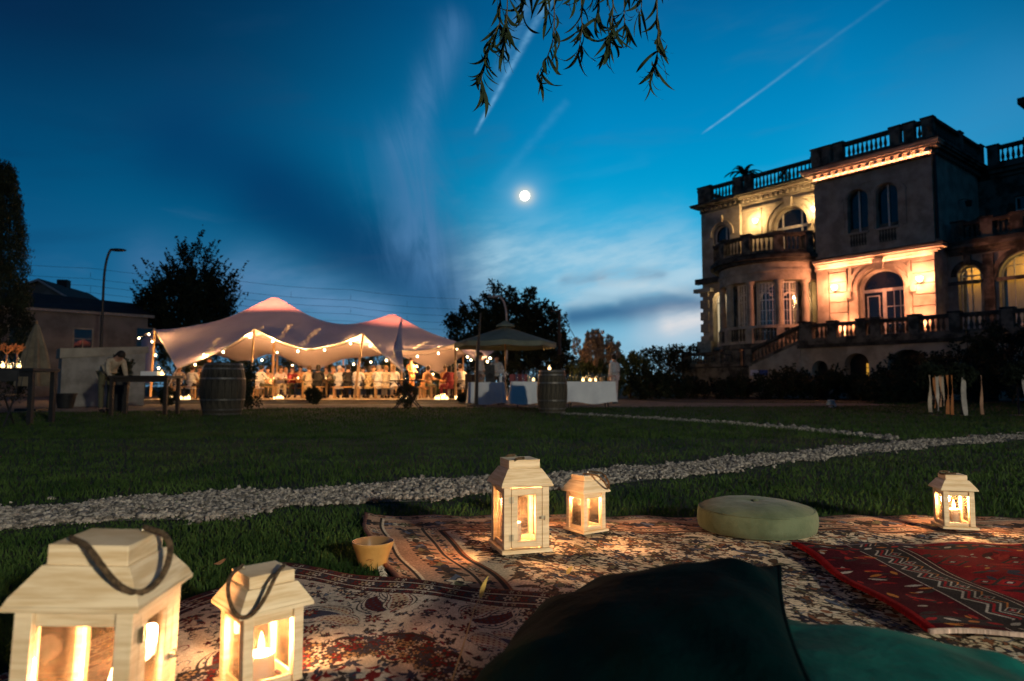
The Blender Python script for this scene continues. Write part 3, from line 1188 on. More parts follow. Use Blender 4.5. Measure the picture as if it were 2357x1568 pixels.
m_fr = pm('wool_fringe', (0.50, 0.44, 0.34), (0.36, 0.31, 0.24), 40, 0.95)
fringe(rug2, (-1.20, 0.66), (-0.70, 2.07), 240, 0.05, 0.034, m_fr, 1)
fringe(rug1, (-0.20, 1.35), (-0.655, 2.97), 0 + 200, 0.028, 0.016, m_fr, 2)

# ------------------------------------------------------------------ candle lanterns
def make_lantern(label, corner, phi_deg, e, body, z_eave, z_top, capw, door_side, handle, kind, left_front=True, z0=0.03, lean=(0, 0)):
    """corner: ground position of the nearest eave corner; door_side 0..3 = front, right, back, left"""
    ph = R(phi_deg)
    ex, ey = Vector((math.cos(ph), math.sin(ph), 0)), Vector((-math.sin(ph), math.cos(ph), 0))
    c = Vector((corner.x, corner.y, 0)) + (ex if left_front else -ex) * e / 2 + ey * e / 2
    t = thing('lantern', label, 'lantern', (c.x, c.y, z0), ph, 'wooden candle lanterns on the rugs')
    t.rotation_euler = (lean[0], lean[1], ph)
    ze, zt = z_eave - z0, z_top - z0
    b = body / 2
    pl = 0.013 if kind == 'large' else 0.009
    post = 0.024 if kind == 'large' else 0.0185
    rail = 0.024 if kind == 'large' else 0.020
    bev = 0.0012
    MB().box((0, 0, pl / 2), (body + 0.018, body + 0.018, pl)).build('base', M['pine_h'], t, bevel=bev)
    for sx in (-1, 1):
        for sy in (-1, 1):
            MB().box((sx * (b - post / 2), sy * (b - post / 2), (pl + ze) / 2), (post, post, ze - pl - 0.001)).build('post', M['pine'], t, bevel=bev)
    th = 0.011
    for k in range(4):
        rz = k * PI / 2
        m = Matrix.Rotation(rz, 4, 'Z')
        w = body - 2 * post - 0.0006
        y = -b + post / 2 + 0.001
        if k == door_side:
            # a framed door with its own stiles, pane, hinges and latch
            dw = w - 0.003
            st = 0.022
            zl, zh = pl + 0.004, ze - 0.006
            dr = MB()
            for sx in (-1, 1):
                dr.box((sx * (dw / 2 - st / 2), -b + 0.0065, (zl + zh) / 2), (st, 0.013, zh - zl), M=m)
            dr.box((0, -b + 0.0066, zl + st / 2), (dw - 2 * st + 0.0004, 0.0126, st), M=m)
            dr.box((0, -b + 0.0066, zh - st / 2), (dw - 2 * st + 0.0004, 0.0126, st), M=m)
            do = dr.build('door', M['pine'], t, bevel=bev)
            MB().box((0, -b + 0.0075, (zl + zh) / 2), (dw - 2 * st + 0.004, 0.0018, zh - zl - 2 * st + 0.004), M=m).build('pane', M['pane'], do)
            for zz in (zl + 0.035, zh - 0.035):
                h = MB()
                h.box((-dw / 2 - 0.001, -b - 0.0012, zz), (0.016, 0.0016, 0.020), M=m)
                h.tube([m @ Vector((-dw / 2 - 0.001, -b - 0.003, zz - 0.011)), m @ Vector((-dw / 2 - 0.001, -b - 0.003, zz + 0.011))], 0.0022, 6)
                h.build('hinge', M['brass'], do)
            l = MB()
            l.box((dw / 2 + 0.002, -b - 0.0015, (zl + zh) / 2), (0.022, 0.002, 0.010), M=m)
            l.ell(m @ Vector((dw / 2 - 0.006, -b - 0.005, (zl + zh) / 2)), (0.004, 0.004, 0.004), 8, 6)
            l.tube([m @ Vector((dw / 2 + 0.010, -b - 0.003, (zl + zh) / 2 + 0.006)), m @ Vector((dw / 2 + 0.010, -b - 0.006, (zl + zh) / 2 - 0.002)), m @ Vector((dw / 2 + 0.008, -b - 0.003, (zl + zh) / 2 - 0.008))], 0.0016, 6)
            l.build('latch', M['brass'], do)
        else:
            MB().box((0, y, pl + rail * 0.35), (w, th, rail * 0.7), M=m).build('rail', M['pine_h'], t, bevel=bev)
            MB().box((0, y, ze - rail / 2 - 0.001), (w, th, rail), M=m).build('rail', M['pine_h'], t, bevel=bev)
            MB().box((0, y, (pl + ze) / 2), (w - 0.001, 0.0018, ze - pl - rail * 1.7 + 0.004), M=m).build('pane', M['pane'], t)
    # flared roof: thin eave board, sloping roof in two slopes, square cap
    hc = capw / 2
    H_ = zt - ze
    rb = MB()
    rb.frus(e / 2, ze, e / 2, ze + 0.007)
    rb.build('eave', M['pine_h'], t, bevel=bev)
    rf = MB()
    rf.frus(e / 2 - 0.0015, ze + 0.0072, e / 2 * 0.86 + hc * 0.12, ze + H_ * 0.22)
    rf.frus(e / 2 * 0.855 + hc * 0.12, ze + H_ * 0.2203, hc + 0.0045, ze + H_ * 0.66)
    rf.build('roof', M['pine_h'], t, bevel=0.0008)
    MB().frus(hc, ze + H_ * 0.6605, hc, zt).build('cap', M['pine_h'], t, bevel=bev)
    # rope handle and its two screw eyes
    for s in (-1, 1):
        sc = MB()
        sc.ell((s * (hc - 0.006) * math.cos(handle[0]), s * (hc - 0.006) * math.sin(handle[0]), zt + 0.003), (0.004, 0.004, 0.004), 8, 6)
        sc.build('screw_eye', M['brass'], t)
    a0, swing, L = handle
    hx, hy = math.cos(a0), math.sin(a0)
    pts, rr = [], []
    half = hc - 0.004
    for i in range(29):
        q = i / 28
        s = -math.cos(PI * q)
        drop = math.sin(PI * q)
        out = swing * drop ** 0.45
        zz = zt + 0.006 - L * drop ** 2.2
        if abs(swing) < 0.02:
            zz = zt + 0.004 + L * drop
        p = Vector((hx * half * s * (1 + 0.28 * drop) - hy * out, hy * half * s * (1 + 0.28 * drop) + hx * out, zz))
        pts.append(p)
        rr.append(0.0046 if kind == 'large' else 0.0036)
    MB().tube(pts, rr, 9).build('rope_handle', M['rope'], t, smooth=True)
    return t, c


def make_candle(label, loc, r, h, power, tall=1.0):
    t = thing('candle', label, 'candle', loc, 0, 'candles in the lanterns')
    prof = [(r, 0), (r * 1.01, h * 0.5), (r, h * 0.94), (r * 0.93, h), (r * 0.7, h - 0.003), (0.001, h - 0.006)]
    MB().lathe(prof, 20).build('wax', M['wax'], t, smooth=True)
    MB().tube([(0, 0, h - 0.006), (0.0005, 0, h + 0.006)], 0.0009, 6).build('wick', M['wick'], t)
    fl = [(0.0008, 0), (0.0042, 0.004), (0.0058, 0.010), (0.0046, 0.019), (0.0022, 0.028), (0.0004, 0.035)]
    MB().lathe([(a, z * tall) for a, z in fl], 10, (0, 0, h + 0.003)).build('flame', M['flame'], t, smooth=True)
    light('candle_light', 'POINT', (0, 0, h + 0.030), power * 6.2, (1.0, 0.48, 0.20), 0.022, t)
    return t


p = at(1154.6, 1121, 2.22)
L3, c3 = make_lantern('large wooden lantern with its glazed door facing the camera, candle inside', p, 17, 0.182, 0.158, 0.246, 0.333, 0.110, 0, (PI / 2, 0.05, 0.05), 'large')
make_candle('white candle burning behind the door of the tall middle lantern', (c3.x - 0.016, c3.y - 0.03, 0.044), 0.021, 0.078, 2.2)
p = at(1343, 1135, 2.52)
L4, c4 = make_lantern('small wooden lantern beside the tall middle lantern, rope falling over its roof', p, 34, 0.135, 0.107, 0.178, 0.242, 0.078, 9, (R(35), -0.092, 0.055), 'small')
make_candle('white candle burning in the small lantern beside the tall one', (c4.x - 0.012, c4.y, 0.04), 0.019, 0.085, 1.7)
p = at(2166, 1130, 2.62)
L5, c5 = make_lantern('small wooden lantern standing alone at the far right edge of the rug', p, -13, 0.130, 0.107, 0.178, 0.236, 0.076, 9, (R(90), 0.04, 0.006), 'small', z0=0.032)
make_candle('thick white candle burning in the lone lantern at far right', (c5.x, c5.y, 0.042), 0.022, 0.058, 1.8)
p = at(551, 1424, 1.17)
L2, c2 = make_lantern('small wooden lantern at lower left, next to the biggest lantern in front', p, 43, 0.137, 0.110, 0.180, 0.243, 0.084, 9, (R(-40), -0.098, 0.062), 'small', z0=0.036)
make_candle('thick white candle burning in the small lower left lantern', (c2.x, c2.y, 0.046), 0.024, 0.045, 1.9)
p = at(306, 1405, 0.95)
L1, c1 = make_lantern('biggest wooden lantern in the lower left corner, rope loop hanging over its front', p, 4, 0.186, 0.160, 0.268, 0.352, 0.112, 1, (R(50), -0.112, 0.066), 'large', left_front=False, z0=0.036, lean=(0, R(2.0)))
make_candle('white candle burning in the biggest lantern at lower left', (c1.x + 0.012, c1.y + 0.02, 0.05), 0.027, 0.062, 2.0)

# ------------------------------------------------------------------ ceramic bowl
m_cer = pm('ochre_glaze', (0.44, 0.25, 0.075), (0.36, 0.20, 0.055), 9, 0.35, 0.1, coat=0.3)
m_cer_in = pm('brown_inner_glaze', (0.24, 0.14, 0.06), (0.18, 0.1, 0.045), 9, 0.22, coat=0.6)
bp = gd(855, 1315)
bowl = thing('ceramic_bowl', 'ochre ceramic bowl on the grass between the two rugs', 'bowl', (bp.x, bp.y + 0.02, 0.006))
pr = [(0.002, 0.0), (0.036, 0.0), (0.041, 0.004), (0.049, 0.03), (0.057, 0.055), (0.064, 0.072), (0.0665, 0.080), (0.0660, 0.084), (0.0635, 0.084)]
MB().lathe(pr, 40, cap=False).build('outside', m_cer, bowl, smooth=True, angle=60)
MB().lathe([(0.0636, 0.0838), (0.060, 0.076), (0.053, 0.055), (0.043, 0.026), (0.034, 0.012), (0.0005, 0.009)], 40, cap=False).build('inside', m_cer_in, bowl, smooth=True, angle=60)
mk = MB()
for k, (a, z, s) in enumerate(((-1.55, 0.038, 0.007), (-1.42, 0.036, 0.006), (-1.70, 0.0355, 0.005), (-1.5, 0.031, 0.004))):
    r_ = 0.0405 + z * 0.29
    mk.ell((r_ * math.cos(a), r_ * math.sin(a), z), (s, 0.0022, 0.0018), 8, 5)
mk.build('painted_mark', pm('brown_slip', (0.25, 0.12, 0.03)), bowl, smooth=True)

# ------------------------------------------------------------------ round floor cushion
m_sage = pm('sage_velvet', (0.13, 0.155, 0.088), (0.075, 0.095, 0.052), 7, 0.9, 0.3, sheen=0.08, bscale=26, spec=0.1)
pc = at(1740, 1200, 2.66)
pouf = thing('floor_cushion', 'round sage green velvet floor cushion on the cream rug', 'floor cushion', (pc.x, 2.66, 0.026))
Rp = 0.222
side_ = [(0.05, 0.0), (Rp * 0.93, 0.0), (Rp * 0.985, 0.008), (Rp * 1.01, 0.03), (Rp * 1.005, 0.055), (Rp * 0.985, 0.074), (Rp * 0.965, 0.0795)]


def wobble_lathe(prof, n, amp, seed):
    mb = MB().lathe(prof, n)
    r0 = random.Random(seed)
    ph_ = [r0.random() * 6 for _ in range(6)]
    out = []
    for x, y, z in mb.v:
        a = math.atan2(y, x)
        k = 1 + amp * (math.sin(2 * a + ph_[0]) * 0.6 + math.sin(3 * a + ph_[1]) * 0.5 + 0.35 * math.sin(7 * a + ph_[2]) + 0.3 * math.sin(13 * a + ph_[3] + z * 30))
        out.append((x * k, y * k, z * (1 + amp * 1.5 * math.sin(2 * a + ph_[4]))))
    mb.v = out
    return mb


wobble_lathe(side_, 72, 0.014, 3).build('side_band', m_sage, pouf, smooth=True, angle=70)
top_ = [(Rp * 0.962, 0.0795), (Rp * 0.90, 0.089), (Rp * 0.75, 0.100), (Rp * 0.5, 0.109), (Rp * 0.22, 0.112), (Rp * 0.10, 0.108), (0.001, 0.104)]
wobble_lathe(top_, 72, 0.014, 3).build('top_panel', m_sage, pouf, smooth=True, angle=70)
ring = [(Rp * 0.968 * math.cos(a), Rp * 0.968 * math.sin(a), 0.080 * (1 + 0.0135 * math.sin(2 * a + 1.0))) for a in np.linspace(0, 2 * PI, 73)]
MB().tube(ring, 0.0030, 8, cap=False).build('piping', m_sage, pouf, smooth=True)
ring = [(Rp * 0.945 * math.cos(a), Rp * 0.945 * math.sin(a), 0.004) for a in np.linspace(0, 2 * PI, 73)]
MB().tube(ring, 0.0030, 8, cap=False).build('piping', m_sage, pouf, smooth=True)
MB().ell((0.0, 0.0, 0.108), (0.013, 0.013, 0.006), 14, 8).build('button', m_sage, pouf, smooth=True)


# ------------------------------------------------------------------ two big velvet pillows
def pillow(name, label, loc, rot, w, l, th, mat, seed):
    n = 56
    t = thing(name, label, 'pillow', loc)
    t.rotation_euler = rot
    r0 = random.Random(seed)
    dents = [(r0.uniform(-0.8, 0.8), r0.uniform(-0.8, 0.8), r0.uniform(0.15, 0.35), r0.uniform(-0.08, 0.08)) for _ in range(7)]
    folds = [(r0.uniform(0, PI), r0.uniform(8, 16), r0.uniform(0, 6)) for _ in range(3)]
    V, F = [], []

    def pos(a, b, s):
        ab = (1 - abs(a) ** 2.6) * (1 - abs(b) ** 2.6)
        h = th / 2 * max(ab, 0) ** 0.55
        pin = 1 - 0.055 * (1 - b * b) * abs(a) ** 3
        pin2 = 1 - 0.055 * (1 - a * a) * abs(b) ** 3
        x, y = a * w / 2 * pin, b * l / 2 * pin2
        k = 0
        for dx_, dy_, rr, am in dents:
            k += am * math.exp(-((a - dx_) ** 2 + (b - dy_) ** 2) / rr ** 2)
        for an, fr, ph in folds:
            k += 0.11 * math.sin((a * math.cos(an) + b * math.sin(an)) * fr + ph) * (a * a + b * b) * 0.5
        return (x, y, s * (h + th * k * 0.6 * min(1, ab * 2)))
    for s in (1, -1):
        o = len(V)
        for j in range(n + 1):
            for i in range(n + 1):
                V.append(pos(-1 + 2 * i / n, -1 + 2 * j / n, s))
        for j in range(n):
            for i in range(n):
                q = (o + j * (n + 1) + i, o + j * (n + 1) + i + 1, o + (j + 1) * (n + 1) + i + 1, o + (j + 1) * (n + 1) + i)
                F.append(q if s > 0 else q[::-1])
    me = bpy.data.meshes.new('cover')
    me.from_pydata(V, [], F)
    bm = bmesh.new()
    bm.from_mesh(me)
    bmesh.ops.remove_doubles(bm, verts=bm.verts, dist=0.0004)
    bm.to_mesh(me)
    bm.free()
    me.shade_smooth()
    link('cover', me, mat, t)
    per = []
    for k in range(41):
        per.append(pos(-1 + k / 20, -1, 0))
    for k in range(1, 41):
        per.append(pos(1, -1 + k / 20, 0))
    for k in range(1, 41):
        per.append(pos(1 - k / 20, 1, 0))
    for k in range(1, 41):
        per.append(pos(-1, 1 - k / 20, 0))
    MB().tube(per, 0.0042, 8, cap=False).build('piping', mat, t, smooth=True)
    return t


m_vd = pm('dark_green_velvet', (0.0005, 0.0085, 0.0095), (0.0003, 0.004, 0.0055), 5, 0.95, 0.5, bscale=11, spec=0.02)
m_vt = pm('teal_velvet', (0.005, 0.120, 0.092), (0.002, 0.058, 0.047), 5, 0.85, 0.35, bscale=14, spec=0.12)
pillow('pillow', 'teal velvet pillow lying flat under the dark one', (0.545, 0.97, 0.105), (R(-2), R(4), R(-16)), 0.58, 0.60, 0.18, m_vt, 5)
pillow('pillow', 'big dark green velvet pillow leaning across the foreground', (0.212, 1.175, 0.146), (R(1), R(-15), R(-18)), 0.52, 0.58, 0.165, m_vd, 9)

# ------------------------------------------------------------------ dry stalk and fallen leaves
m_straw = pm('dry_straw', (0.42, 0.30, 0.12), (0.3, 0.2, 0.08), 30, 0.7)
m_yl = pm('yellow_leaf', (0.62, 0.45, 0.12), (0.45, 0.3, 0.08), 40, 0.6, trans=0.3)
st = thing('dry_stalk', 'thin dry stalk with one yellow leaf lying on the paisley rug', 'stalk', (0, 0, 0))
sp_ = []
for (x, y, z) in ((1040, 1568, 0.065), (1062, 1500, 0.068), (1080, 1440, 0.07), (1092, 1400, 0.072), (1104, 1375, 0.075)):
    q = gd(x, y, z)
    sp_.append((q.x, q.y, z))
MB().tube(sp_, [0.0016, 0.0015, 0.0013, 0.0011, 0.0009], 6).build('stem', m_straw, st, smooth=True)


def leaf_mesh(L, W, bend, curl, n=8):
    """narrow leaf that bends by `bend` radians along its length and twists a little"""
    V, F = [], []
    x = z = 0.0
    for i in range(n + 1):
        q = i / n
        w = W * max(0.04, math.sin(PI * min(1, q * 0.93 + 0.07)) ** 0.75)
        a = bend * (q ** 1.3)
        if i:
            x += L / n * math.cos(a)
            z += L / n * math.sin(a)
        tw = 0.9 * math.sin(q * curl)
        y = L * 0.10 * math.sin(q * curl)
        V += [(x, y - w * math.cos(tw), z - w * math.sin(tw) + w * 0.3), (x, y, z), (x, y + w * math.cos(tw), z + w * math.sin(tw) + w * 0.3)]
    for i in range(n):
        for k in range(2):
            F.append((i * 3 + k, i * 3 + k + 1, i * 3 + 4 + k, i * 3 + 3 + k))
    return V, F


q = Vector(sp_[-1])
lf = MB().add(*leaf_mesh(0.058, 0.010, 0.5, 1.0))
o = lf.build('leaf', m_yl, st, smooth=True, loc=q)
o.rotation_euler = (R(60), R(-38), R(72))
m_dl = pm('fallen_brown_leaf', (0.45, 0.24, 0.12), (0.3, 0.15, 0.07), 30, 0.7)
for (x, y, z, L, a, lab, mm) in ((492, 1298, 0.022, 0.055, -0.35, 'curled brown leaf lying on the grass behind the lanterns', m_dl), (1305, 1322, 0.03, 0.04, 1.0, 'small yellow leaf on the cream rug before the tall lantern', m_yl),
                                 (1402, 1262, 0.03, 0.03, 0.4, 'tiny dry leaf on the cream rug below the small lantern', m_dl)):
    g = gd(x, y, z)
    o = MB().add(*leaf_mesh(L, L * 0.16, 0.8, 3)).build('fallen_leaf', mm, None, smooth=True, loc=g, rz=a)
    tag(o, lab, 'leaf', 'fallen leaves')

# ------------------------------------------------------------------ willow branches hanging into the picture
m_wl = pm('willow_leaf', (0.018, 0.036, 0.009), (0.008, 0.017, 0.005), 20, 0.8, trans=0.15)
m_tw = pm('willow_twig', (0.10, 0.085, 0.035), (0.06, 0.05, 0.02), 20, 0.7)
WL = []
r0 = random.Random(4)
for k in range(14):
    mb = MB().add(*leaf_mesh(0.080 + 0.060 * r0.random(), 0.0058 + 0.0030 * r0.random(), r0.choice((-1, 1)) * r0.uniform(0.3, 3.2) * (0.4 + 0.6 * r0.random()), r0.uniform(1, 4), 10))
    o = mb.build('leaf', m_wl, None, smooth=True)
    WL.append(o.data)
    bpy.data.objects.remove(o)
strands = [
    ('arching willow twig along the top edge that joins the hanging bunches', [(1100, -80), (1180, -34), (1290, -22), (1400, -24), (1500, -60)], 2.72, 46),
    ('long leafy willow branch hanging at the left, reaching lowest', [(1148, -430), (1151, 0), (1145, 64), (1125, 104), (1112, 160), (1106, 200)], 2.7, 40),
    ('dense short willow branch beside the longest one at left', [(1172, -430), (1168, 0), (1162, 60), (1160, 120)], 2.65, 24),
    ('short curly willow branch between the left and middle bunches', [(1200, -430), (1200, -20), (1206, 26)], 2.8, 9),
    ('sparse willow branch with a thin bent tail left of centre', [(1280, -430), (1276, 0), (1274, 80), (1264, 120), (1250, 150), (1236, 172)], 2.55, 19),
    ('leafy willow branch in the middle of the hanging bunches', [(1336, -430), (1338, 0), (1340, 64), (1330, 122)], 2.7, 26),
    ('thickest willow branch right of the middle one', [(1418, -430), (1411, 0), (1407, 60), (1405, 118)], 2.6, 32),
    ('tiny willow sprig at the top between the left bunches', [(1250, -430), (1255, -20), (1263, 24)], 2.75, 8),
    ('short willow sprig at the top edge between the two thick bunches', [(1375, -430), (1378, -10), (1370, 42)], 2.7, 14),
    ('tiny willow sprig at the top edge left of the lone right branch', [(1478, -430), (1478, -15), (1466, 20)], 2.7, 8),
    ('short willow branch overlapping the thickest one', [(1446, -430), (1437, 0), (1440, 58)], 2.75, 16),
    ('slender willow branch hanging alone at the right', [(1506, -430), (1512, 0), (1516, 82), (1512, 129), (1508, 155), (1499, 174)], 2.6, 27),
]
for lab, pts, Y, nl in strands:
    W = [at(x, y, Y + 0.05 * math.sin(i * 2.1)) for i, (x, y) in enumerate(pts)]
    # smooth the strand
    C = []
    for i in range(len(W) - 1):
        p0, p1, p2, p3 = W[max(0, i - 1)], W[i], W[i + 1], W[min(len(W) - 1, i + 2)]
        for k in range(6):
            q = k / 6
            C.append(0.5 * ((2 * p1) + (p2 - p0) * q + (2 * p0 - 5 * p1 + 4 * p2 - p3) * q * q + (3 * p1 - p0 - 3 * p2 + p3) * q ** 3))
    C.append(W[-1])
    t = thing('willow_branch', lab, 'branch', C[0], 0, 'curly willow branches hanging from above')
    L = [c - C[0] for c in C]
    MB().tube(L, [0.0034 - 0.0024 * i / len(L) for i in range(len(L))], 5).build('twig', m_tw, t, smooth=True)
    nl = int(nl * 1.35)
    for k in range(nl):
        q = (k + r0.random()) / nl * 0.93 + 0.07
        # few leaves above the frame
        i = min(len(L) - 2, int(q * (len(L) - 1)))
        if i < 4 and k % 2:
            i = 4 + int(r0.random() * (len(L) - 6))
        p = L[i].lerp(L[i + 1], r0.random())
        o = link('leaf', WL[r0.randrange(len(WL))], None, t, loc=p)
        a = r0.random() * 2 * PI
        dr = Vector((math.cos(a) * 0.6, math.sin(a) * 0.6, -0.8 - 0.9 * r0.random())).normalized()
        o.rotation_euler = (dr.to_track_quat('X', 'Z') @ Quaternion((1, 0, 0), r0.random() * 6.28)).to_euler()
        s = 0.75 + 0.5 * r0.random()
        o.scale = (s, s, s)

# the willow itself: a bough above the picture carries the hanging branches, its trunk stands off to the left
wt = thing('willow_tree', 'willow tree at the left whose bough carries the hanging branches', 'tree', (-4.6, 1.3, 0))
MB().tube([(0, 0, 0), (0.05, 0.05, 1.2), (0.3, 0.15, 2.3), (0.9, 0.5, 3.1)], [0.26, 0.20, 0.17, 0.13], 12).build('trunk', M['bark'], wt, smooth=True)
MB().tube([(0.9, 0.5, 3.1), (2.2, 1.0, 3.2), (3.6, 1.35, 3.05), (4.5, 1.4, 2.92), (5.4, 1.42, 2.86)], [0.12, 0.08, 0.045, 0.026, 0.010], 8).build('bough', M['bark'], wt, smooth=True)
MB().tube([(0.9, 0.5, 3.1), (0.6, 0.2, 4.2), (0.2, 0.0, 5.4)], [0.12, 0.07, 0.03], 8).build('bough', M['bark'], wt, smooth=True)

# ------------------------------------------------------------------ stretch tent
DECK = 0.12
m_fab = pm('stretch_tent_fabric', (0.60, 0.52, 0.60), (0.54, 0.47, 0.54), 1.2, 0.85, trans=0.05)
A, B, C_, D_, E_ = at(408, 848, 23.7), at(585, 757, 24.0), at(703, 804, 24.5), at(836, 767, 24.0), at(930, 857, 23.6)
G_, F_, K_ = at(905, 806, 26.4), at(1048, 792, 24.6), at(1107, 834, 24.2)
LP, LB = at(356, 757, 29.5), at(326, 785, 36.0)
BK = [LB, at(480, 812, 36.3), at(560, 836, 36), at(638, 807, 36.5), at(712, 858, 36), at(790, 827, 36), at(881, 818, 36), at(925, 815, 35.5), at(1012, 862, 34), at(1066, 817, 34), at(1122, 812, 33)]
RS = [K_, at(1140, 806, 28.5), BK[-1]]


def along(pts, n, sag=0.0):
    """n+1 points evenly spread along a polyline, each span bowing a little"""
    L = [0]
    for a, b in zip(pts[:-1], pts[1:]):
        L.append(L[-1] + (b - a).length)
    out = []
    for k in range(n + 1):
        s = L[-1] * k / n
        i = max(j for j in range(len(L) - 1) if L[j] <= s + 1e-9)
        q = (s - L[i]) / (L[i + 1] - L[i])
        p = pts[i].lerp(pts[i + 1], min(1, q))
        out.append(p)
    return out


NU, NV = 150, 56
front_pts = [A, B, C_, D_, E_, G_, F_, K_]
fr_n = [22, 20, 20, 20, 14, 26, 28]          # cells per span, so that corners stay corners
bk_idx = [0, 2, 4, 6, 6.35, 7, 9.2, 10]      # where each front corner meets the back edge


def bk(i):
    k = min(int(i), len(BK) - 2)
    return BK[k].lerp(BK[k + 1], i - k)


Fr, Bk = [], []
for s, n in enumerate(fr_n):
    for k in range(n):
        q = k / n
        p = front_pts[s].lerp(front_pts[s + 1], q)
        p.z -= 0.10 * math.sin(PI * q) * (1 if s != 4 else 0.3)
        p.y += 0.25 * math.sin(PI * q)
        Fr.append(p)
        Bk.append(bk(bk_idx[s] + (bk_idx[s + 1] - bk_idx[s]) * q))
Fr.append(K_)
Bk.append(BK[-1])
NU = len(Fr) - 1
Ls = along([A, LP, LB], NV)
Rs = along(RS, NV)
P1, P2 = at(632, 684, 29.5), at(903, 723, 29.6)
ctrl = [(p.x, p.y, p.z) for p in Fr[::3]] + [(p.x, p.y, p.z) for p in Bk[::4]] + [(p.x, p.y, p.z) for p in Ls[1:-1:4]] + [(p.x, p.y, p.z) for p in Rs[2:-1:4]]
for P_ in (P1, P2):
    ctrl.append(tuple(P_))
    for a in range(8):
        ctrl.append((P_.x + 0.22 * math.cos(a * PI / 4), P_.y + 0.22 * math.sin(a * PI / 4), P_.z - 0.07))
for (x, y, Y) in ((808, 750, 29.6), (720, 733, 29.5), (540, 727, 29.5), (450, 748, 29.5), (985, 766, 29.0)):
    ctrl.append(tuple(at(x, y, Y)))
ctrl = np.array(ctrl)
dm = np.linalg.norm(ctrl[:, None, :2] - ctrl[None, :, :2], axis=2)
wts = np.linalg.solve(dm + 1e-6 * np.eye(len(ctrl)), ctrl[:, 2] - 2.0)
XY = np.zeros((NV + 1, NU + 1, 2))
for j in range(NV + 1):
    q = j / NV
    for i in range(NU + 1):
        s = i / NU
        cx_ = (1 - q) * np.array(Fr[i][:2]) + q * np.array(Bk[i][:2]) + (1 - s) * np.array(Ls[j][:2]) + s * np.array(Rs[j][:2])
        cx_ -= (1 - s) * (1 - q) * np.array(A[:2]) + s * (1 - q) * np.array(K_[:2]) + (1 - s) * q * np.array(LB[:2]) + s * q * np.array(BK[-1][:2])
        XY[j, i] = cx_


def tent_z(x, y):
    d_ = np.linalg.norm(ctrl[:, :2] - np.array((x, y)), axis=1)
    return float(d_ @ wts) + 2.0


ev = XY.reshape(-1, 2)
Z = (np.linalg.norm(ev[:, None] - ctrl[None, :, :2], axis=2) @ wts + 2.0).reshape(NV + 1, NU + 1)
Z[0] = [p.z for p in Fr]
Z = np.clip(Z, 0.35, 5.0)
TV = np.concatenate([XY, Z[..., None]], axis=2)
tent = thing('stretch_tent', 'lilac grey stretch tent with two glowing peaks over the dinner guests', 'tent', (0, 0, 0))
V = TV.reshape(-1, 3)
n1 = NU + 1
F = np.array([(j * n1 + i, j * n1 + i + 1, (j + 1) * n1 + i + 1, (j + 1) * n1 + i) for j in range(NV) for i in range(NU)])
canopy = npmesh('canopy', V, F, m_fab, tent, smooth=True)
m_seam = pm('thin_seam_fabric', (0.80, 0.76, 0.76), None, 9, 0.85, trans=0.45)
canopy.data.materials.append(m_seam)
# rolled hem along the front edge and pale webbing straps on the fabric
m_hem = pm('cream_webbing', (0.74, 0.69, 0.60), None, 20, 0.8)
MB().tube([(p.x, p.y - 0.01, p.z) for p in Fr], 0.022, 6).build('hem', m_hem, tent, smooth=True)
MB().tube([tuple(p) for p in Ls], 0.02, 6).build('hem', m_hem, tent, smooth=True)
for (i0, i1, j1) in ((8, 11, 9), (22, 25, 11), (30, 35, 12), (40, 45, 12), (51, 56, 12), (62, 67, 11), (72, 77, 11), (82, 86, 11), (90, 93, 10), (104, 107, 9), (112, 115, 9), (126, 129, 10)):
    # thin translucent seams that the lamplight shines through
    for k in range(60):
        q = k / 59
        i, j = int(i0 + (i1 - i0) * q), int(j1 * q)
        canopy.data.polygons[j * NU + i].material_index = 1
m_pole = pm('wooden_tent_pole', (0.50, 0.33, 0.17), (0.40, 0.25, 0.12), 6, 0.6, stretch=(1, 1, 0.1))
poles = [(B, 0.14, 0.05), (D_, 0.30, 0.05), (F_, -0.02, 0.05), (C_, 0, 0.0), (LP, 0.1, 0.055), (BK[3], 0, 0.07), (BK[9], 0, 0.05), (BK[7], 0, 0.06), (BK[5], 0.0, 0.05), (P1, 0.0, 0.06), (P2, 0.0, 0.06)]
for p, lean, r_ in poles:
    if r_ == 0:
        continue
    MB().tube([(p.x - lean, p.y + 0.05, DECK), (p.x, p.y + 0.02, p.z - 0.02)], [r_, r_ * 0.75], 10).build('pole', m_pole, tent, smooth=True)
MB().tube([(E_.x, E_.y, E_.z), (E_.x + 0.5, E_.y - 0.6, 0.0)], 0.012, 6).build('guy_rope', m_hem, tent)
MB().tube([(A.x, A.y, A.z), (A.x - 0.2, A.y - 0.7, 0.0)], 0.012, 6).build('guy_rope', m_hem, tent)
MB().tube([(K_.x, K_.y, K_.z), (K_.x + 0.3, K_.y - 0.3, 0.0)], 0.012, 6).build('guy_rope', m_hem, tent)

# wooden deck under the tent
m_deck = pm('pale_deck_boards', (0.26, 0.21, 0.145), (0.17, 0.135, 0.09), 3, 0.7, 0.3, stretch=(0.3, 6, 1))
deck = thing('tent_deck', 'low pale wooden deck that the tent stands on', 'deck', (-7.3, 29.5, 0))
n_b = 44
for k in range(n_b):
    y0 = -6.4 + 13.4 * k / n_b
    link('board', bpy.data.meshes['board'], None, deck, loc=(0, y0, 0)) if k else MB().bb(-6.3, 7.2, 0, 13.4 / n_b - 0.008, DECK - 0.03, DECK).build('board', m_deck, deck, loc=(0, y0, 0))
MB().bb(-6.25, 7.15, -6.36, 6.9, 0.0, DECK - 0.031).build('substructure', m_deck, deck)
# the ground-level step that runs along the deck
MB().bb(-5.2, 6.6, -6.95, -6.42, 0.0, 0.055).build('step', m_deck, deck)

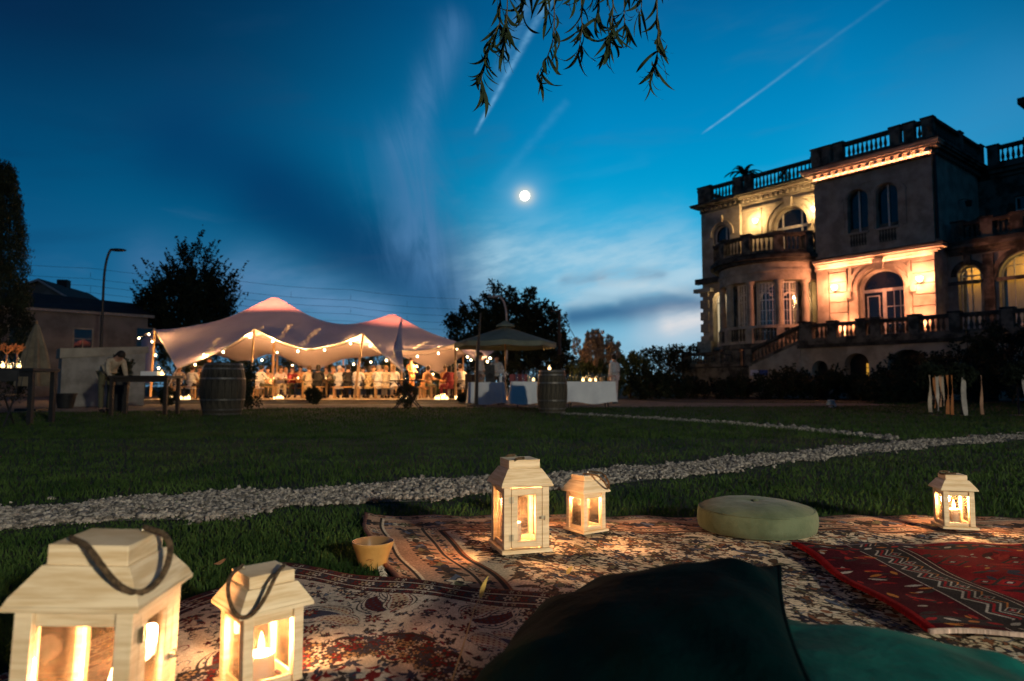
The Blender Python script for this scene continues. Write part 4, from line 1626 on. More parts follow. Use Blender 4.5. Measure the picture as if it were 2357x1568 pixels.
# light under the peaks
for P_, pw in ((P1, 30), (P2, 20)):
    light('peak_uplight', 'SPOT', (P_.x, P_.y - 0.2, P_.z - 1.75), pw * (300 if pw == 30 else 250), (1.0, 0.24, 0.12), 0.05, None, spot_size=R(110), spot_blend=1.0).rotation_euler = (PI, 0, 0)

# fabric side panel that closes the far left side
mb = MB()
for k in range(17):
    q = k / 16
    p = LP.lerp(LB, q)
    mb.v += [(p.x, p.y, p.z - 0.02), (p.x - 0.12 + 0.06 * math.sin(k * 1.9), p.y, 0.75)]
    if k:
        mb.f.append((2 * k - 2, 2 * k - 1, 2 * k + 1, 2 * k))
mb.build('side_panel', m_fab, tent, smooth=True)
# warm spot at the pale inner pole; the others added to brighten the canopy
for (x, Y, pw_) in ((638, 27.2, 900), (800, 27.4, 900), (470, 27.4, 700), (1040, 26.6, 500)):
    p = at(x, 900, Y)
    t = thing('floor_spotlight', 'small warm uplight on the deck ' + {638: 'at the foot of the pale inner pole', 800: 'behind the man in black, added to brighten the canopy', 470: 'behind the left wine barrel, added to brighten the canopy', 1040: 'behind the woman in dark red, added to brighten the canopy'}[x], 'spotlight', (p.x, p.y, DECK), 0, 'uplights on the deck')
    MB().lathe([(0.07, 0.0), (0.075, 0.02), (0.06, 0.13), (0.045, 0.13), (0.05, 0.05)], 12, cap=False).build('housing', M['iron'], t)
    o = light('uplight_beam', 'SPOT', (0, 0, 0.16), pw_ * 0.5, (1.0, 0.50, 0.18), 0.06, t, spot_size=R(130), spot_blend=0.8)
    o.rotation_euler = (PI, 0, 0)

# ------------------------------------------------------------------ festoon lights
BULB = MB().lathe([(0.004, -0.052), (0.024, -0.042), (0.034, -0.020), (0.032, 0.0), (0.018, 0.022), (0.013, 0.03)], 10)
SOCK = MB().lathe([(0.015, 0.028), (0.017, 0.034), (0.015, 0.07), (0.004, 0.075)], 8)


def festoon(label, pts, power, sag=0.14, ends=None):
    t = thing('festoon_string', label, 'string lights', pts[0], 0, 'strings of festoon bulbs')
    o = pts[0]
    W = []
    for a, b in zip(pts[:-1], pts[1:]):
        for k in range(8):
            q = k / 8
            p = a.lerp(b, q)
            p.z -= sag * 4 * q * (1 - q) * min(1, (b - a).length / 2)
            W.append(p - o + Vector((0, 0, 0.07)))
    W.append(pts[-1] - o + Vector((0, 0, 0.07)))
    MB().tube(W, 0.008, 5).build('cable', M['cable'], t)
    for p in pts:
        b = link('bulb', BM_[0], None, t, loc=p - o)
        s = link('socket', BM_[1], None, b, loc=(0, 0, 0))
        light('bulb_light', 'POINT', (0, 0, 0), power, (1.0, 0.50, 0.17), 0.05, b)
    return t


b0, s0 = BULB.build('bulb', M['bulb'], None, smooth=True), SOCK.build('socket', M['iron'], None, smooth=True)
BM_ = [b0.data, s0.data]
bpy.data.objects.remove(b0)
bpy.data.objects.remove(s0)
pw = 190
festoon('festoon bulbs along the front edge of the tent', [at(x, y, 24.25) for x, y in ((469, 817), (514, 810), (575, 775), (628, 785), (685.5, 808), (747, 805), (807, 790), (852.5, 795), (889.5, 829))], pw)
festoon('festoon bulbs deep inside the tent below its back edge', [at(x, y, 31.5) for x, y in ((603, 829), (638, 811), (673, 841), (781.6, 847), (814, 838), (853.5, 833))], pw * 1.8)
festoon('festoon bulbs under the smaller right part of the tent', [at(x, y, 26.6) for x, y in ((910, 820), (921.6, 821), (960.7, 820), (1009, 813), (1051.6, 802), (1076, 821), (1084, 828), (1097, 832))], pw)
festoon('lower festoon bulbs behind the guests at the right of the tent', [at(x, y, 29.5) for x, y in ((959.7, 843), (996.7, 861), (1056, 841), (1105, 850))], pw)
festoon('festoon bulbs climbing the open left corner of the tent', [at(x, y, 27.5) for x, y in ((320, 778), (343, 769), (350, 786), (358, 817), (365, 847), (376, 861), (449, 839))], pw)
festoon('short string of bulbs at the far right corner of the tent by the parasol', [at(x, y, 25.5) for x, y in ((1107, 836), (1122, 832), (1128, 824), (1143.5, 821))], pw * 0.6)

# ------------------------------------------------------------------ people
def skin_mesh(name, joints, bones, radii, root, level=1):
    keys = list(joints)
    me = bpy.data.meshes.new(name)
    me.from_pydata([joints[k] for k in keys], [(keys.index(a), keys.index(b)) for a, b in bones], [])
    o = bpy.data.objects.new(name, me)
    COL.objects.link(o)
    o.modifiers.new('Skin', 'SKIN')
    sv = me.skin_vertices[0].data
    for i, k in enumerate(keys):
        r_ = radii[k]
        sv[i].radius = r_ if isinstance(r_, tuple) else (r_, r_)
        sv[i].use_root = (k == root)
    sb = o.modifiers.new('Subsurf', 'SUBSURF')
    sb.levels = level
    dg = bpy.context.evaluated_depsgraph_get()
    dg.update()
    out = bpy.data.meshes.new_from_object(o.evaluated_get(dg))
    out.name = name
    bpy.data.objects.remove(o)
    out.shade_smooth()
    return out


def merged(me, mb):
    bm = bmesh.new()
    bm.from_mesh(me)
    t = bpy.data.meshes.new('tmp')
    t.from_pydata(mb.v, [], mb.f)
    bm.from_mesh(t)
    bm.to_mesh(me)
    bm.free()
    bpy.data.meshes.remove(t)
    me.shade_smooth()
    return me


def body_set(J):
    """J: joints of a pose -> meshes of body, shirt, trousers, shoes, hair"""
    Rr = dict(pelvis=(0.145, 0.105), belly=(0.135, 0.10), chest=(0.155, 0.105), nb=(0.075, 0.06), neck=0.052, head=(0.076, 0.092), crown=(0.060, 0.075))
    b = [('pelvis', 'belly'), ('belly', 'chest'), ('chest', 'nb'), ('nb', 'neck'), ('neck', 'head'), ('head', 'crown')]
    for s in 'lr':
        Rr.update({'sh' + s: 0.060, 'el' + s: 0.042, 'wr' + s: 0.029, 'ha' + s: (0.036, 0.020), 'hip' + s: 0.085, 'kn' + s: 0.056, 'an' + s: 0.038, 'to' + s: 0.034})
        b += [('nb', 'sh' + s), ('sh' + s, 'el' + s), ('el' + s, 'wr' + s), ('wr' + s, 'ha' + s), ('pelvis', 'hip' + s), ('hip' + s, 'kn' + s), ('kn' + s, 'an' + s), ('an' + s, 'to' + s)]
    body = skin_mesh('body', {k: v for k, v in J.items() if k != 'face'}, b, Rr, 'pelvis', 1)
    ex = MB()
    hd = Vector(J['head'])
    f = Vector((J['face'][0], J['face'][1], J['face'][2])).normalized() if 'face' in J else Vector((0, -1, 0))
    upv = (Vector(J['crown']) - hd).normalized()
    sd = f.cross(upv).normalized()
    ex.ell(hd + f * 0.095 - upv * 0.01, (0.014, 0.016, 0.022), 8, 6)
    for s in (-1, 1):
        ex.ell(hd + sd * s * 0.080 - upv * 0.005, (0.014, 0.020, 0.030), 8, 6)
    for s in 'lr':
        wr, ha = Vector(J['wr' + s]), Vector(J['ha' + s])
        d_ = (ha - wr).normalized()
        side = d_.cross(Vector((0, 0, 1)))
        side = side.normalized() if side.length > 0.1 else Vector((1, 0, 0))
        nrm = side.cross(d_).normalized()
        for k, (o_, L) in enumerate(((-0.026, 0.066), (-0.009, 0.078), (0.009, 0.074), (0.025, 0.058))):
            p0 = ha + side * o_ * 0.9 - d_ * 0.01
            p1 = p0 + d_ * L * 0.55 + side * o_ * 0.15
            p2 = p1 + d_ * L * 0.38 - nrm * 0.022
            ex.tube([p0, p1, p2], [0.009, 0.0085, 0.0065], 6)
        sg = 1 if s == 'r' else -1
        p0 = ha - d_ * 0.035 + side * 0.024 * sg
        ex.tube([p0, p0 + d_ * 0.03 + side * 0.024 * sg, p0 + d_ * 0.056 + side * 0.026 * sg - nrm * 0.01], [0.011, 0.010, 0.007], 6)
    merged(body, ex)
    sj = {k: J[k] for k in ('pelvis', 'belly', 'chest', 'nb', 'shl', 'shr', 'ell', 'elr')}
    for s in 'lr':
        e, w = Vector(J['el' + s]), Vector(J['wr' + s])
        sj['cu' + s] = tuple(e.lerp(w, 0.8))
    pv = Vector(J['pelvis'])
    sj['hem'] = tuple(pv + (pv - Vector(J['belly'])).normalized() * 0.07)
    sr = dict(hem=(0.168, 0.128), pelvis=(0.165, 0.125), belly=(0.155, 0.118), chest=(0.172, 0.122), nb=(0.085, 0.070))
    for s in 'lr':
        sr.update({'sh' + s: 0.076, 'el' + s: 0.057, 'cu' + s: 0.045})
    shirt = skin_mesh('shirt', sj, [('hem', 'pelvis'), ('pelvis', 'belly'), ('belly', 'chest'), ('chest', 'nb'), ('nb', 'shl'), ('nb', 'shr'), ('shl', 'ell'), ('shr', 'elr'), ('ell', 'cul'), ('elr', 'cur')], sr, 'pelvis', 1)
    tj = {k: J[k] for k in ('pelvis', 'hipl', 'hipr', 'knl', 'knr', 'anl', 'anr')}
    trousers = skin_mesh('trousers', tj, [('pelvis', 'hipl'), ('pelvis', 'hipr'), ('hipl', 'knl'), ('hipr', 'knr'), ('knl', 'anl'), ('knr', 'anr')],
                         dict(pelvis=(0.152, 0.112), hipl=0.097, hipr=0.097, knl=0.070, knr=0.070, anl=0.056, anr=0.056), 'pelvis', 1)
    sh = MB()
    for s in 'lr':
        an, to = Vector(J['an' + s]), Vector(J['to' + s])
        sh.tube([an + Vector((0, 0, 0.0)) - (to - an) * 0.25 + Vector((0, 0, -0.03)), an.lerp(to, 0.4) + Vector((0, 0, -0.01)), to, to + (to - an).normalized() * 0.05], [0.042, 0.048, 0.042, 0.022], 8)
    me = bpy.data.meshes.new('shoes')
    me.from_pydata(sh.v, [], sh.f)
    me.shade_smooth()
    # hair: a cap over crown and back of the head; a long version falls on the back
    def hair(long):
        h = MB()
        q = Matrix((sd, -f, upv)).transposed().to_4x4()
        q.translation = hd
        vs, fs = [], []
        nu, nv = 14, 8
        for j in range(nv + 1):
            for i in range(nu):
                a = 2 * PI * i / nu
                back = 0.5 + 0.5 * math.sin(a)          # +y is the back of the head
                lim = (0.42 + 0.36 * back + 0.05) * PI * 0.95
                t_ = lim * j / nv
                x, y, z = 0.092 * math.sin(t_) * math.cos(a), 0.012 + 0.108 * math.sin(t_) * math.sin(a), 0.028 + 0.118 * math.cos(t_)
                if long and back > 0.5 and j > 4:
                    k = (j - 4) / (nv - 4) * (back - 0.5) * 2
                    z -= 0.17 * k
                    y += 0.030 * k
                    x *= 1 + 0.35 * k
                vs.append((x, y, z))
        for j in range(nv):
            for i in range(nu):
                i2 = (i + 1) % nu
                fs.append((j * nu + i, (j + 1) * nu + i, (j + 1) * nu + i2, j * nu + i2))
        h.add(vs, fs, q)
        m_ = bpy.data.meshes.new('hair')
        m_.from_pydata(h.v, [], h.f)
        m_.shade_smooth()
        return m_
    eyes = MB()
    for s in (-1, 1):
        eyes.ell(hd + f * 0.084 + sd * s * 0.032 + upv * 0.018, (0.010, 0.010, 0.007), 8, 6)
    eyes.ell(hd + f * 0.084 - upv * 0.048, (0.020, 0.010, 0.005), 8, 6)
    ey = bpy.data.meshes.new('face_features')
    ey.from_pydata(eyes.v, [], eyes.f)
    # skirt for dresses
    return dict(body=body, shirt=shirt, trousers=trousers, shoes=me, hair=hair(False), long_hair=hair(True), face_features=ey)


def seat(arm=0, lean=0.0, turn=0.0):
    J = dict(pelvis=(0, 0, 0.53), belly=(0, -0.01 - lean * 0.2, 0.66), chest=(0, -0.03 - lean * 0.5, 0.86), nb=(0, -0.04 - lean * 0.9, 1.01),
             neck=(0, -0.05 - lean, 1.08), head=(0, -0.085 - lean * 1.15, 1.18), crown=(turn * 0.02, -0.08 - lean * 1.2, 1.255))
    J['face'] = (turn, -1, -0.15)
    for s, k in (('l', -1), ('r', 1)):
        J['sh' + s] = (k * 0.175, -0.03 - lean * 0.85, 0.97)
        up = arm == 1 and s == 'r'
        wide = arm == 2 and s == 'r'
        if wide:
            J['el' + s], J['wr' + s], J['ha' + s] = (k * 0.36, -0.14 - lean, 0.84), (k * 0.50, -0.30 - lean, 0.80), (k * 0.55, -0.37 - lean, 0.80)
        elif up:
            J['el' + s], J['wr' + s], J['ha' + s] = (k * 0.25, -0.22 - lean, 0.82), (k * 0.16, -0.32 - lean, 1.05), (k * 0.13, -0.31 - lean, 1.13)
        else:
            J['el' + s], J['wr' + s], J['ha' + s] = (k * 0.225, -0.13 - lean * 0.8, 0.77), (k * 0.13, -0.36 - lean * 0.8, 0.80), (k * 0.10, -0.44 - lean * 0.8, 0.80)
        J['hip' + s] = (k * 0.095, -0.03, 0.52)
        J['kn' + s] = (k * 0.13, -0.46, 0.53)
        J['an' + s] = (k * 0.13, -0.44, 0.11)
        J['to' + s] = (k * 0.14, -0.58, 0.05)
    return J


def stand(arm=0, bend=0.0, turn=0.0):
    c, s_ = math.cos(bend), math.sin(bend)

    def up(x, y, z):
        return (x, y * c - z * s_, 0.97 + z * c + y * s_)
    J = dict(pelvis=(0, 0, 0.97), belly=up(0, 0, 0.14), chest=up(0, -0.01, 0.35), nb=up(0, -0.005, 0.50), neck=up(0, -0.01, 0.57), head=up(0, -0.035, 0.67), crown=up(0, -0.03, 0.745))
    J['face'] = (turn, -c, -s_ * 0.8 - 0.05)
    for s, k in (('l', -1), ('r', 1)):
        J['sh' + s] = up(k * 0.18, 0, 0.46)
        if arm == 0:
            a = (up(k * 0.23, 0.01, 0.18), up(k * 0.24, -0.05, -0.07), up(k * 0.235, -0.08, -0.15))
        elif arm == 1:
            a = (up(k * 0.24, -0.04, 0.18), up(k * 0.16, -0.26, 0.14), up(k * 0.12, -0.33, 0.15))
        else:
            sx, sy, sz = J['sh' + s]
            a = ((sx + k * 0.03, sy - 0.05, sz - 0.27), (sx, sy - 0.18, sz - 0.46), (sx - k * 0.02, sy - 0.22, sz - 0.53))
        J['el' + s], J['wr' + s], J['ha' + s] = a
        J['hip' + s] = (k * 0.095, 0, 0.92)
        J['kn' + s] = (k * 0.10, -0.015 - 0.02 * k, 0.50)
        J['an' + s] = (k * 0.105, 0.015 + 0.03 * k, 0.09)
        J['to' + s] = (k * 0.12, -0.11 + 0.03 * k, 0.04)
    return J


POSE = dict(sit=body_set(seat(0)), sit_lean=body_set(seat(0, 0.12, 0.3)), sit_wide=body_set(seat(2, 0.02)), sit_drink=body_set(seat(1, 0.0, -0.4)),
            stand=body_set(stand(0)), serve=body_set(stand(1)), bend=body_set(stand(2, R(52))))
SKIN = pm('skin', (0.42, 0.24, 0.155), (0.36, 0.195, 0.125), 8, 0.55)
HAIRC = dict(dark=pm('dark_hair', (0.020, 0.013, 0.009)), brown=pm('brown_hair', (0.075, 0.040, 0.018)), fair=pm('fair_hair', (0.32, 0.21, 0.10)), grey=pm('grey_hair', (0.34, 0.32, 0.30)))
CL = {}


def cloth(nm, c, c2=None, sc=20):
    if nm not in CL:
        CL[nm] = pm(nm + '_fabric', c, c2, sc, 0.85, 0.2)
    return CL[nm]


cloth('white', (0.60, 0.58, 0.55)); cloth('cream', (0.50, 0.42, 0.30)); cloth('black', (0.018, 0.017, 0.017), None); cloth('grey', (0.45, 0.45, 0.45))
cloth('red', (0.22, 0.025, 0.03)); cloth('orange', (0.55, 0.26, 0.10)); cloth('peach', (0.62, 0.38, 0.26)); cloth('beige', (0.48, 0.38, 0.26)); cloth('navy', (0.03, 0.04, 0.07))
cloth('patterned', (0.60, 0.52, 0.40), (0.22, 0.16, 0.12), 14); cloth('pale_pink', (0.66, 0.52, 0.48)); cloth('olive', (0.12, 0.11, 0.06)); cloth('striped', (0.62, 0.48, 0.26), (0.25, 0.17, 0.08), 18)
FEAT = pm('eye_and_mouth_brown', (0.10, 0.04, 0.03))  # dark brown of the eyes and mouth


def person(label, loc, rz, pose, top, bottom, hair, long=False, sc=1.0, shoes='black', group='guests and staff at the garden dinner'):
    t = thing('person', label, 'person', loc, rz, group)
    t.scale = (sc, sc, sc)
    P_ = POSE[pose]
    for nm, mesh, mat in (('body', 'body', SKIN), ('shirt', 'shirt', CL[top]), ('trousers', 'trousers', CL[bottom]), ('shoes', 'shoes', CL[shoes]),
                          ('hair', 'long_hair' if long else 'hair', HAIRC[hair]), ('face_features', 'face_features', FEAT)):
        me = P_[mesh]
        if len(me.materials) == 0:
            me.materials.append(SKIN)
        o = link(nm, me, None, t)
        o.material_slots[0].link = 'OBJECT'
        o.material_slots[0].material = mat
    return t


# guests: (x pixel of the head, row distance, facing the camera?, pose, top, trousers, hair, long hair, label)
ROW1, ROW2, ROW3, ROW4 = 25.7, 27.6, 30.2, 32.1
g = PI
GU = [
    (597, 25.5, g - 0.5, 'sit_wide', 'white', 'olive', 'dark', False, 'man in a long white shirt at the left bench end, arm stretched to the table'),
    (710, ROW1, g + 0.2, 'sit_lean', 'beige', 'olive', 'brown', False, 'guest in a beige top with back turned, next to the dark haired woman'),
    (731, ROW1, g, 'sit', 'black', 'black', 'dark', True, 'woman in black with long dark hair, seen from behind'),
    (780, ROW1, g, 'sit', 'grey', 'navy', 'grey', False, 'grey shirted guest on the middle bench, left of the man in black'),
    (801, ROW1, g + 0.15, 'sit', 'black', 'black', 'dark', False, 'man in a black shirt on the middle bench between two pale shirts'),
    (823, ROW1, g - 0.1, 'sit', 'white', 'navy', 'dark', False, 'guest in white by the second tent pole, right of the man in black'),
    (848, 25.9, g, 'sit', 'striped', 'black', 'dark', True, 'woman with black hair in a striped yellow dress, back turned'),
    (871, ROW1, g + 0.1, 'sit', 'white', 'beige', 'grey', False, 'guest in a white shirt with pale hair at the left end of the right bench'),
    (888, ROW1, g - 0.1, 'sit', 'cream', 'beige', 'fair', False, 'cream shirted guest in the middle of the right bench'),
    (907, ROW1, g + 0.3, 'sit_lean', 'white', 'navy', 'fair', False, 'white shirted guest at the right end of the right bench, leaning'),
    (977, 25.9, g - 0.7, 'sit_lean', 'orange', 'olive', 'brown', False, 'guest in orange behind the folding table, leaning to the left'),
    (1036, 25.2, g + 0.6, 'sit', 'red', 'red', 'dark', True, 'woman in a dark red dress near the right tent pole'),
    (1022, 26.0, 0.8, 'sit_wide', 'orange', 'beige', 'brown', False, 'guest in orange turned towards the woman in dark red'),
    (1064, 25.4, g + 0.5, 'sit_lean', 'white', 'black', 'brown', False, 'man in a white shirt leaning over the right end of the table'),
    (617, ROW2, 0.0, 'sit', 'peach', 'beige', 'dark', False, 'guest in peach facing the camera behind the man in the long white shirt'),
    (644, 26.6, 0.5, 'sit_lean', 'pale_pink', 'beige', 'brown', True, 'woman in pale pink beside the pale back pole, leaning'),
    (674, ROW2, -0.2, 'sit_drink', 'red', 'olive', 'brown', True, 'woman in red facing the camera and raising a glass, left of the centre'),
    (691, ROW2, 0.2, 'sit', 'orange', 'navy', 'dark', True, 'woman in orange facing the camera with dark hair, below the centre dip of the tent'),
    (752, ROW2, -0.1, 'sit', 'patterned', 'black', 'brown', True, 'woman in a patterned top facing the camera, left of the grey shirted guest'),
    (766, ROW2, 0.15, 'sit_drink', 'olive', 'black', 'fair', True, 'fair haired woman in olive facing the camera and drinking'),
    (790, ROW2, 0.0, 'sit', 'orange', 'black', 'dark', False, 'guest in orange facing the camera between the grey and the black shirt'),
    (836, ROW2, 0.0, 'sit', 'navy', 'black', 'dark', True, 'woman in navy facing the camera behind the second tent pole'),
    (860, ROW2, 0.1, 'sit', 'peach', 'black', 'brown', True, 'woman in peach facing the camera behind the striped dress'),
    (880, ROW2, -0.1, 'sit', 'orange', 'black', 'dark', False, 'guest in orange facing the camera behind the right bench'),
    (411, 25.8, g + 0.3, 'sit', 'patterned', 'navy', 'fair', False, 'guest in a patterned shirt under the low left corner of the tent'),
    (440, 25.8, g - 0.2, 'sit', 'white', 'black', 'brown', False, 'guest in white beside the patterned shirt at the left corner of the tent'),
    (459, 27.0, 0.4, 'sit', 'peach', 'black', 'brown', True, 'woman in peach half hidden by the left wine barrel'),
    (658, ROW3, 0.1, 'sit', 'black', 'black', 'fair', True, 'fair haired woman in black at the farther table'),
    (985, 28.2, 0.3, 'sit', 'beige', 'black', 'dark', False, 'guest in beige facing the camera behind the folding table'),
]
for (x, Y, rz, pose, top, bot, hair, lg, lab) in GU:
    p = at(x, 880, Y)
    person(lab, (p.x, Y, DECK), rz, pose, top, bot, hair, lg, 0.96 + 0.05 * random.random())
p = at(481, 880, 30.5)
person('waiter in a white shirt standing behind the left wine barrel', (p.x, p.y, DECK), 0.4, 'serve', 'white', 'black', 'dark')
p = at(945, 880, 29.5)
person('woman in an orange dress standing at the back of the tent', (p.x, p.y, DECK), 0.9, 'serve', 'orange', 'orange', 'dark', True, 0.97)
p = at(1104, 880, 23.2)
person('server in white standing at the left end of the bar', (p.x, p.y, 0), 1.2, 'serve', 'white', 'beige', 'brown', False, 1.0)
p = at(1414, 880, 25.0)
person('person in a white shirt and pale pink trousers standing right of the bar, back turned', (p.x, p.y, 0), g + 0.7, 'stand', 'white', 'pale_pink', 'dark', False, 1.0)
p = at(256, 880, 14.9)
person('person in a beige blouse bending over the dark table at left', (p.x - 0.12, p.y, 0), R(62), 'bend', 'beige', 'olive', 'dark', True, 0.92)
p = at(1135, 880, 24.5)
person('barman in a patterned shirt behind the black speaker box', (p.x + 0.12, p.y, 0), 0.2, 'serve', 'grey', 'black', 'dark', False, 0.98)

# ------------------------------------------------------------------ benches, tables in the tent
def make_bench(label, loc, L, rz=0.0):
    t = thing('bench', label, 'bench', loc, rz, 'wooden benches in the tent')
    for k in range(3):
        MB().box((0, -0.11 + 0.11 * k, 0.445), (L, 0.10, 0.035)).build('slat', M['wood'], t, bevel=0.004)
    for s in (-1, 1):
        for q in (-1, 1):
            MB().box((s * (L / 2 - 0.12), q * 0.12, 0.213), (0.06, 0.05, 0.426)).build('leg', M['wood'], t)
        MB().box((s * (L / 2 - 0.12), 0, 0.12), (0.04, 0.19, 0.05)).build('stretcher', M['wood'], t)
    return t


def bench_at(label, x0, x1, Y):
    a, b = at(x0, 890, Y), at(x1, 890, Y)
    return make_bench(label, ((a.x + b.x) / 2, Y, DECK), b.x - a.x)


bench_at('wooden bench under the man in the long white shirt', 580, 640, 25.5)
bench_at('wooden bench below the guests left of the centre', 698, 745, ROW1)
bench_at('middle wooden bench under the grey, black and white shirts', 763, 833, ROW1)
bench_at('right wooden bench under three white shirts', 858, 920, ROW1)
bench_at('wooden bench under the guests by the left corner of the tent', 398, 452, 25.8)
bench_at('wooden bench behind the folding table', 960, 1000, 25.9)
bench_at('bench of the guests who face the camera at left', 605, 705, ROW2 + 0.02)
bench_at('bench of the guests who face the camera at right', 740, 895, ROW2 + 0.02)


def make_table(label, loc, L, W_, group='long dinner tables'):
    t = thing('dinner_table', label, 'table', loc, 0, group)
    for k in range(4):
        MB().box((0, (-1.5 + k) * W_ / 4, 0.735), (L, W_ / 4 - 0.006, 0.03)).build('plank', M['wood'], t, bevel=0.003)
    for s in (-1, 1):
        for q in (-1, 1):
            MB().box((s * (L / 2 - 0.2), q * (W_ / 2 - 0.08), 0.36), (0.07, 0.07, 0.72)).build('leg', M['wood'], t)
        MB().box((s * (L / 2 - 0.2), 0, 0.68), (0.05, W_ - 0.25, 0.07)).build('rail', M['wood'], t)
    return t


YT = 26.65
for (x0, x1, Y, lab) in ((590, 715, YT, 'long wooden dinner table at the left of the tent'), (735, 925, YT, 'long wooden dinner table in the middle of the tent'), (965, 1060, 26.9, 'wooden dinner table at the right of the tent'),
                         (392, 470, 26.5, 'wooden dinner table at the left corner of the tent')):
    a, b = at(x0, 890, Y), at(x1, 890, Y)
    make_table(lab, ((a.x + b.x) / 2, Y, DECK), b.x - a.x, 0.85)

# candles and glasses on the dinner tables
JAR = MB().lathe([(0.035, 0.0), (0.04, 0.01), (0.042, 0.09), (0.040, 0.095)], 10)
LITE = MB().lathe([(0.030, 0.012), (0.031, 0.055), (0.02, 0.062), (0.006, 0.068), (0.003, 0.09)], 8)
j0, l0 = JAR.build('jar', M['clear'], None, smooth=True), LITE.build('lit_wax', em('lit_wax_glow', (1.0, 0.60, 0.26), 7), None, smooth=True)
JM = (j0.data, l0.data)
bpy.data.objects.remove(j0)
bpy.data.objects.remove(l0)


def tealight(label, group, loc, sc=1.0, power=0.0):
    t = thing('candle_jar', label, 'candle', loc, 0, group)
    t.scale = (sc, sc, sc * (0.8 + 0.5 * random.random()))
    link('jar', JM[0], None, t)
    link('lit_wax', JM[1], None, t)
    if power:
        light('jar_light', 'POINT', (0, 0, 0.10), power, (1.0, 0.55, 0.2), 0.03, t)
    return t


for x in (606, 632, 660, 688, 704):
    p = at(x, 890, YT)
    tealight('lit candle jar on the left dinner table', 'candles on the left dinner table', (p.x, YT + random.uniform(-0.2, 0.2), DECK + 0.752), 1.1, 1.5 if x in (632, 688) else 0)
for x in (748, 770, 812, 845, 884, 915):
    p = at(x, 890, YT)
    tealight('lit candle jar on the middle dinner table', 'candles on the middle dinner table', (p.x, YT + random.uniform(-0.2, 0.2), DECK + 0.752), 1.1, 1.5 if x in (770, 845) else 0)
# clusters of candle jars on the deck
for (cx_, n, lab, Y, z) in ((424, 9, 'candle jar in the glowing cluster on the deck left of the wine barrel', 23.4, DECK + 0.001), (1030, 8, 'candle jar in the cluster on the deck right of the folding table', 23.45, DECK + 0.001),
                            (928, 3, 'candle jar by the foot of the right bench', 24.2, DECK + 0.001), (640, 4, 'candle jar stacked at the foot of the pale back pole', 24.8, DECK + 0.001)):
    p0 = at(cx_, 915, Y)
    k = 0
    while k < n:
        q = (random.uniform(-1, 1), random.uniform(-1, 1))
        tealight(lab, lab.replace('candle jar', 'candle jars'), (p0.x + q[0] * 0.05 * n, p0.y + q[1] * 0.25, z), random.choice((1.0, 1.4, 1.9)) , 3.0 if k % 3 == 0 else 0)
        k += 1

# ------------------------------------------------------------------ wine barrels
m_oak = pm('weathered_oak', (0.075, 0.062, 0.040), (0.030, 0.025, 0.016), 5, 0.7, 0.3, stretch=(6, 6, 0.7))
m_hoop = pm('galvanised_hoop', (0.20, 0.19, 0.17), (0.11, 0.10, 0.09), 9, 0.5, metal=0.7)


def barrel(label, loc, h, rmax, rz):
    t = thing('wine_barrel', label, 'barrel', loc, rz, 'upright wine barrels')
    n = 22
    rad = lambda z: rmax * (0.80 + 0.20 * (1 - (2 * z / h - 1) ** 2))
    zs = np.linspace(0, h, 11)
    V, F = [], []
    w = PI / n - 0.010
    for i, z in enumerate(zs):
        r_ = rad(z)
        for a, rr in ((-w, r_), (w, r_), (w, r_ - 0.025), (-w, r_ - 0.025)):
            V.append((rr * math.cos(a), rr * math.sin(a), z))
    for i in range(10):
        for k in range(4):
            F.append((i * 4 + k, i * 4 + (k + 1) % 4, i * 4 + 4 + (k + 1) % 4, i * 4 + 4 + k))
    F += [(3, 2, 1, 0), (40, 41, 42, 43)]
    s0_ = MB().add(V, F).build('stave', m_oak, t)
    for k in range(1, n):
        link('stave', s0_.data, None, t, rz=2 * PI * k / n)
    for z, hw in ((0.03, 0.035), (0.115, 0.03), (0.30, 0.03), (0.70, 0.03), (0.885, 0.03), (0.97, 0.035)):
        zc = z * h
        MB().lathe([(rad(zc - hw / 2) - 0.004, zc - hw / 2), (rad(zc - hw / 2) + 0.004, zc - hw / 2), (rad(zc + hw / 2) + 0.004, zc + hw / 2), (rad(zc + hw / 2) - 0.004, zc + hw / 2)], 40).build('hoop', m_hoop, t, smooth=True, angle=50)
    MB().lathe([(0.001, h - 0.045), (rad(h) - 0.02, h - 0.045), (rad(h) - 0.02, h - 0.02), (0.001, h - 0.02)], 30).build('head', m_oak, t)
    return t


pb = gd(557, 952)
BL = at(513, 900, 13.6)
barrel('dark wine barrel standing upright on the left, before the tent', (BL.x, BL.y, 0), 1.06, 0.435, 0.2)
BR = at(1380 / 1.0857 if False else 1271, 900, 14.6)
barrel('oak wine barrel with shiny hoops in front of the white bar table', (BR.x, BR.y, 0), 0.94, 0.335, 0.5)

# ------------------------------------------------------------------ white bar tables


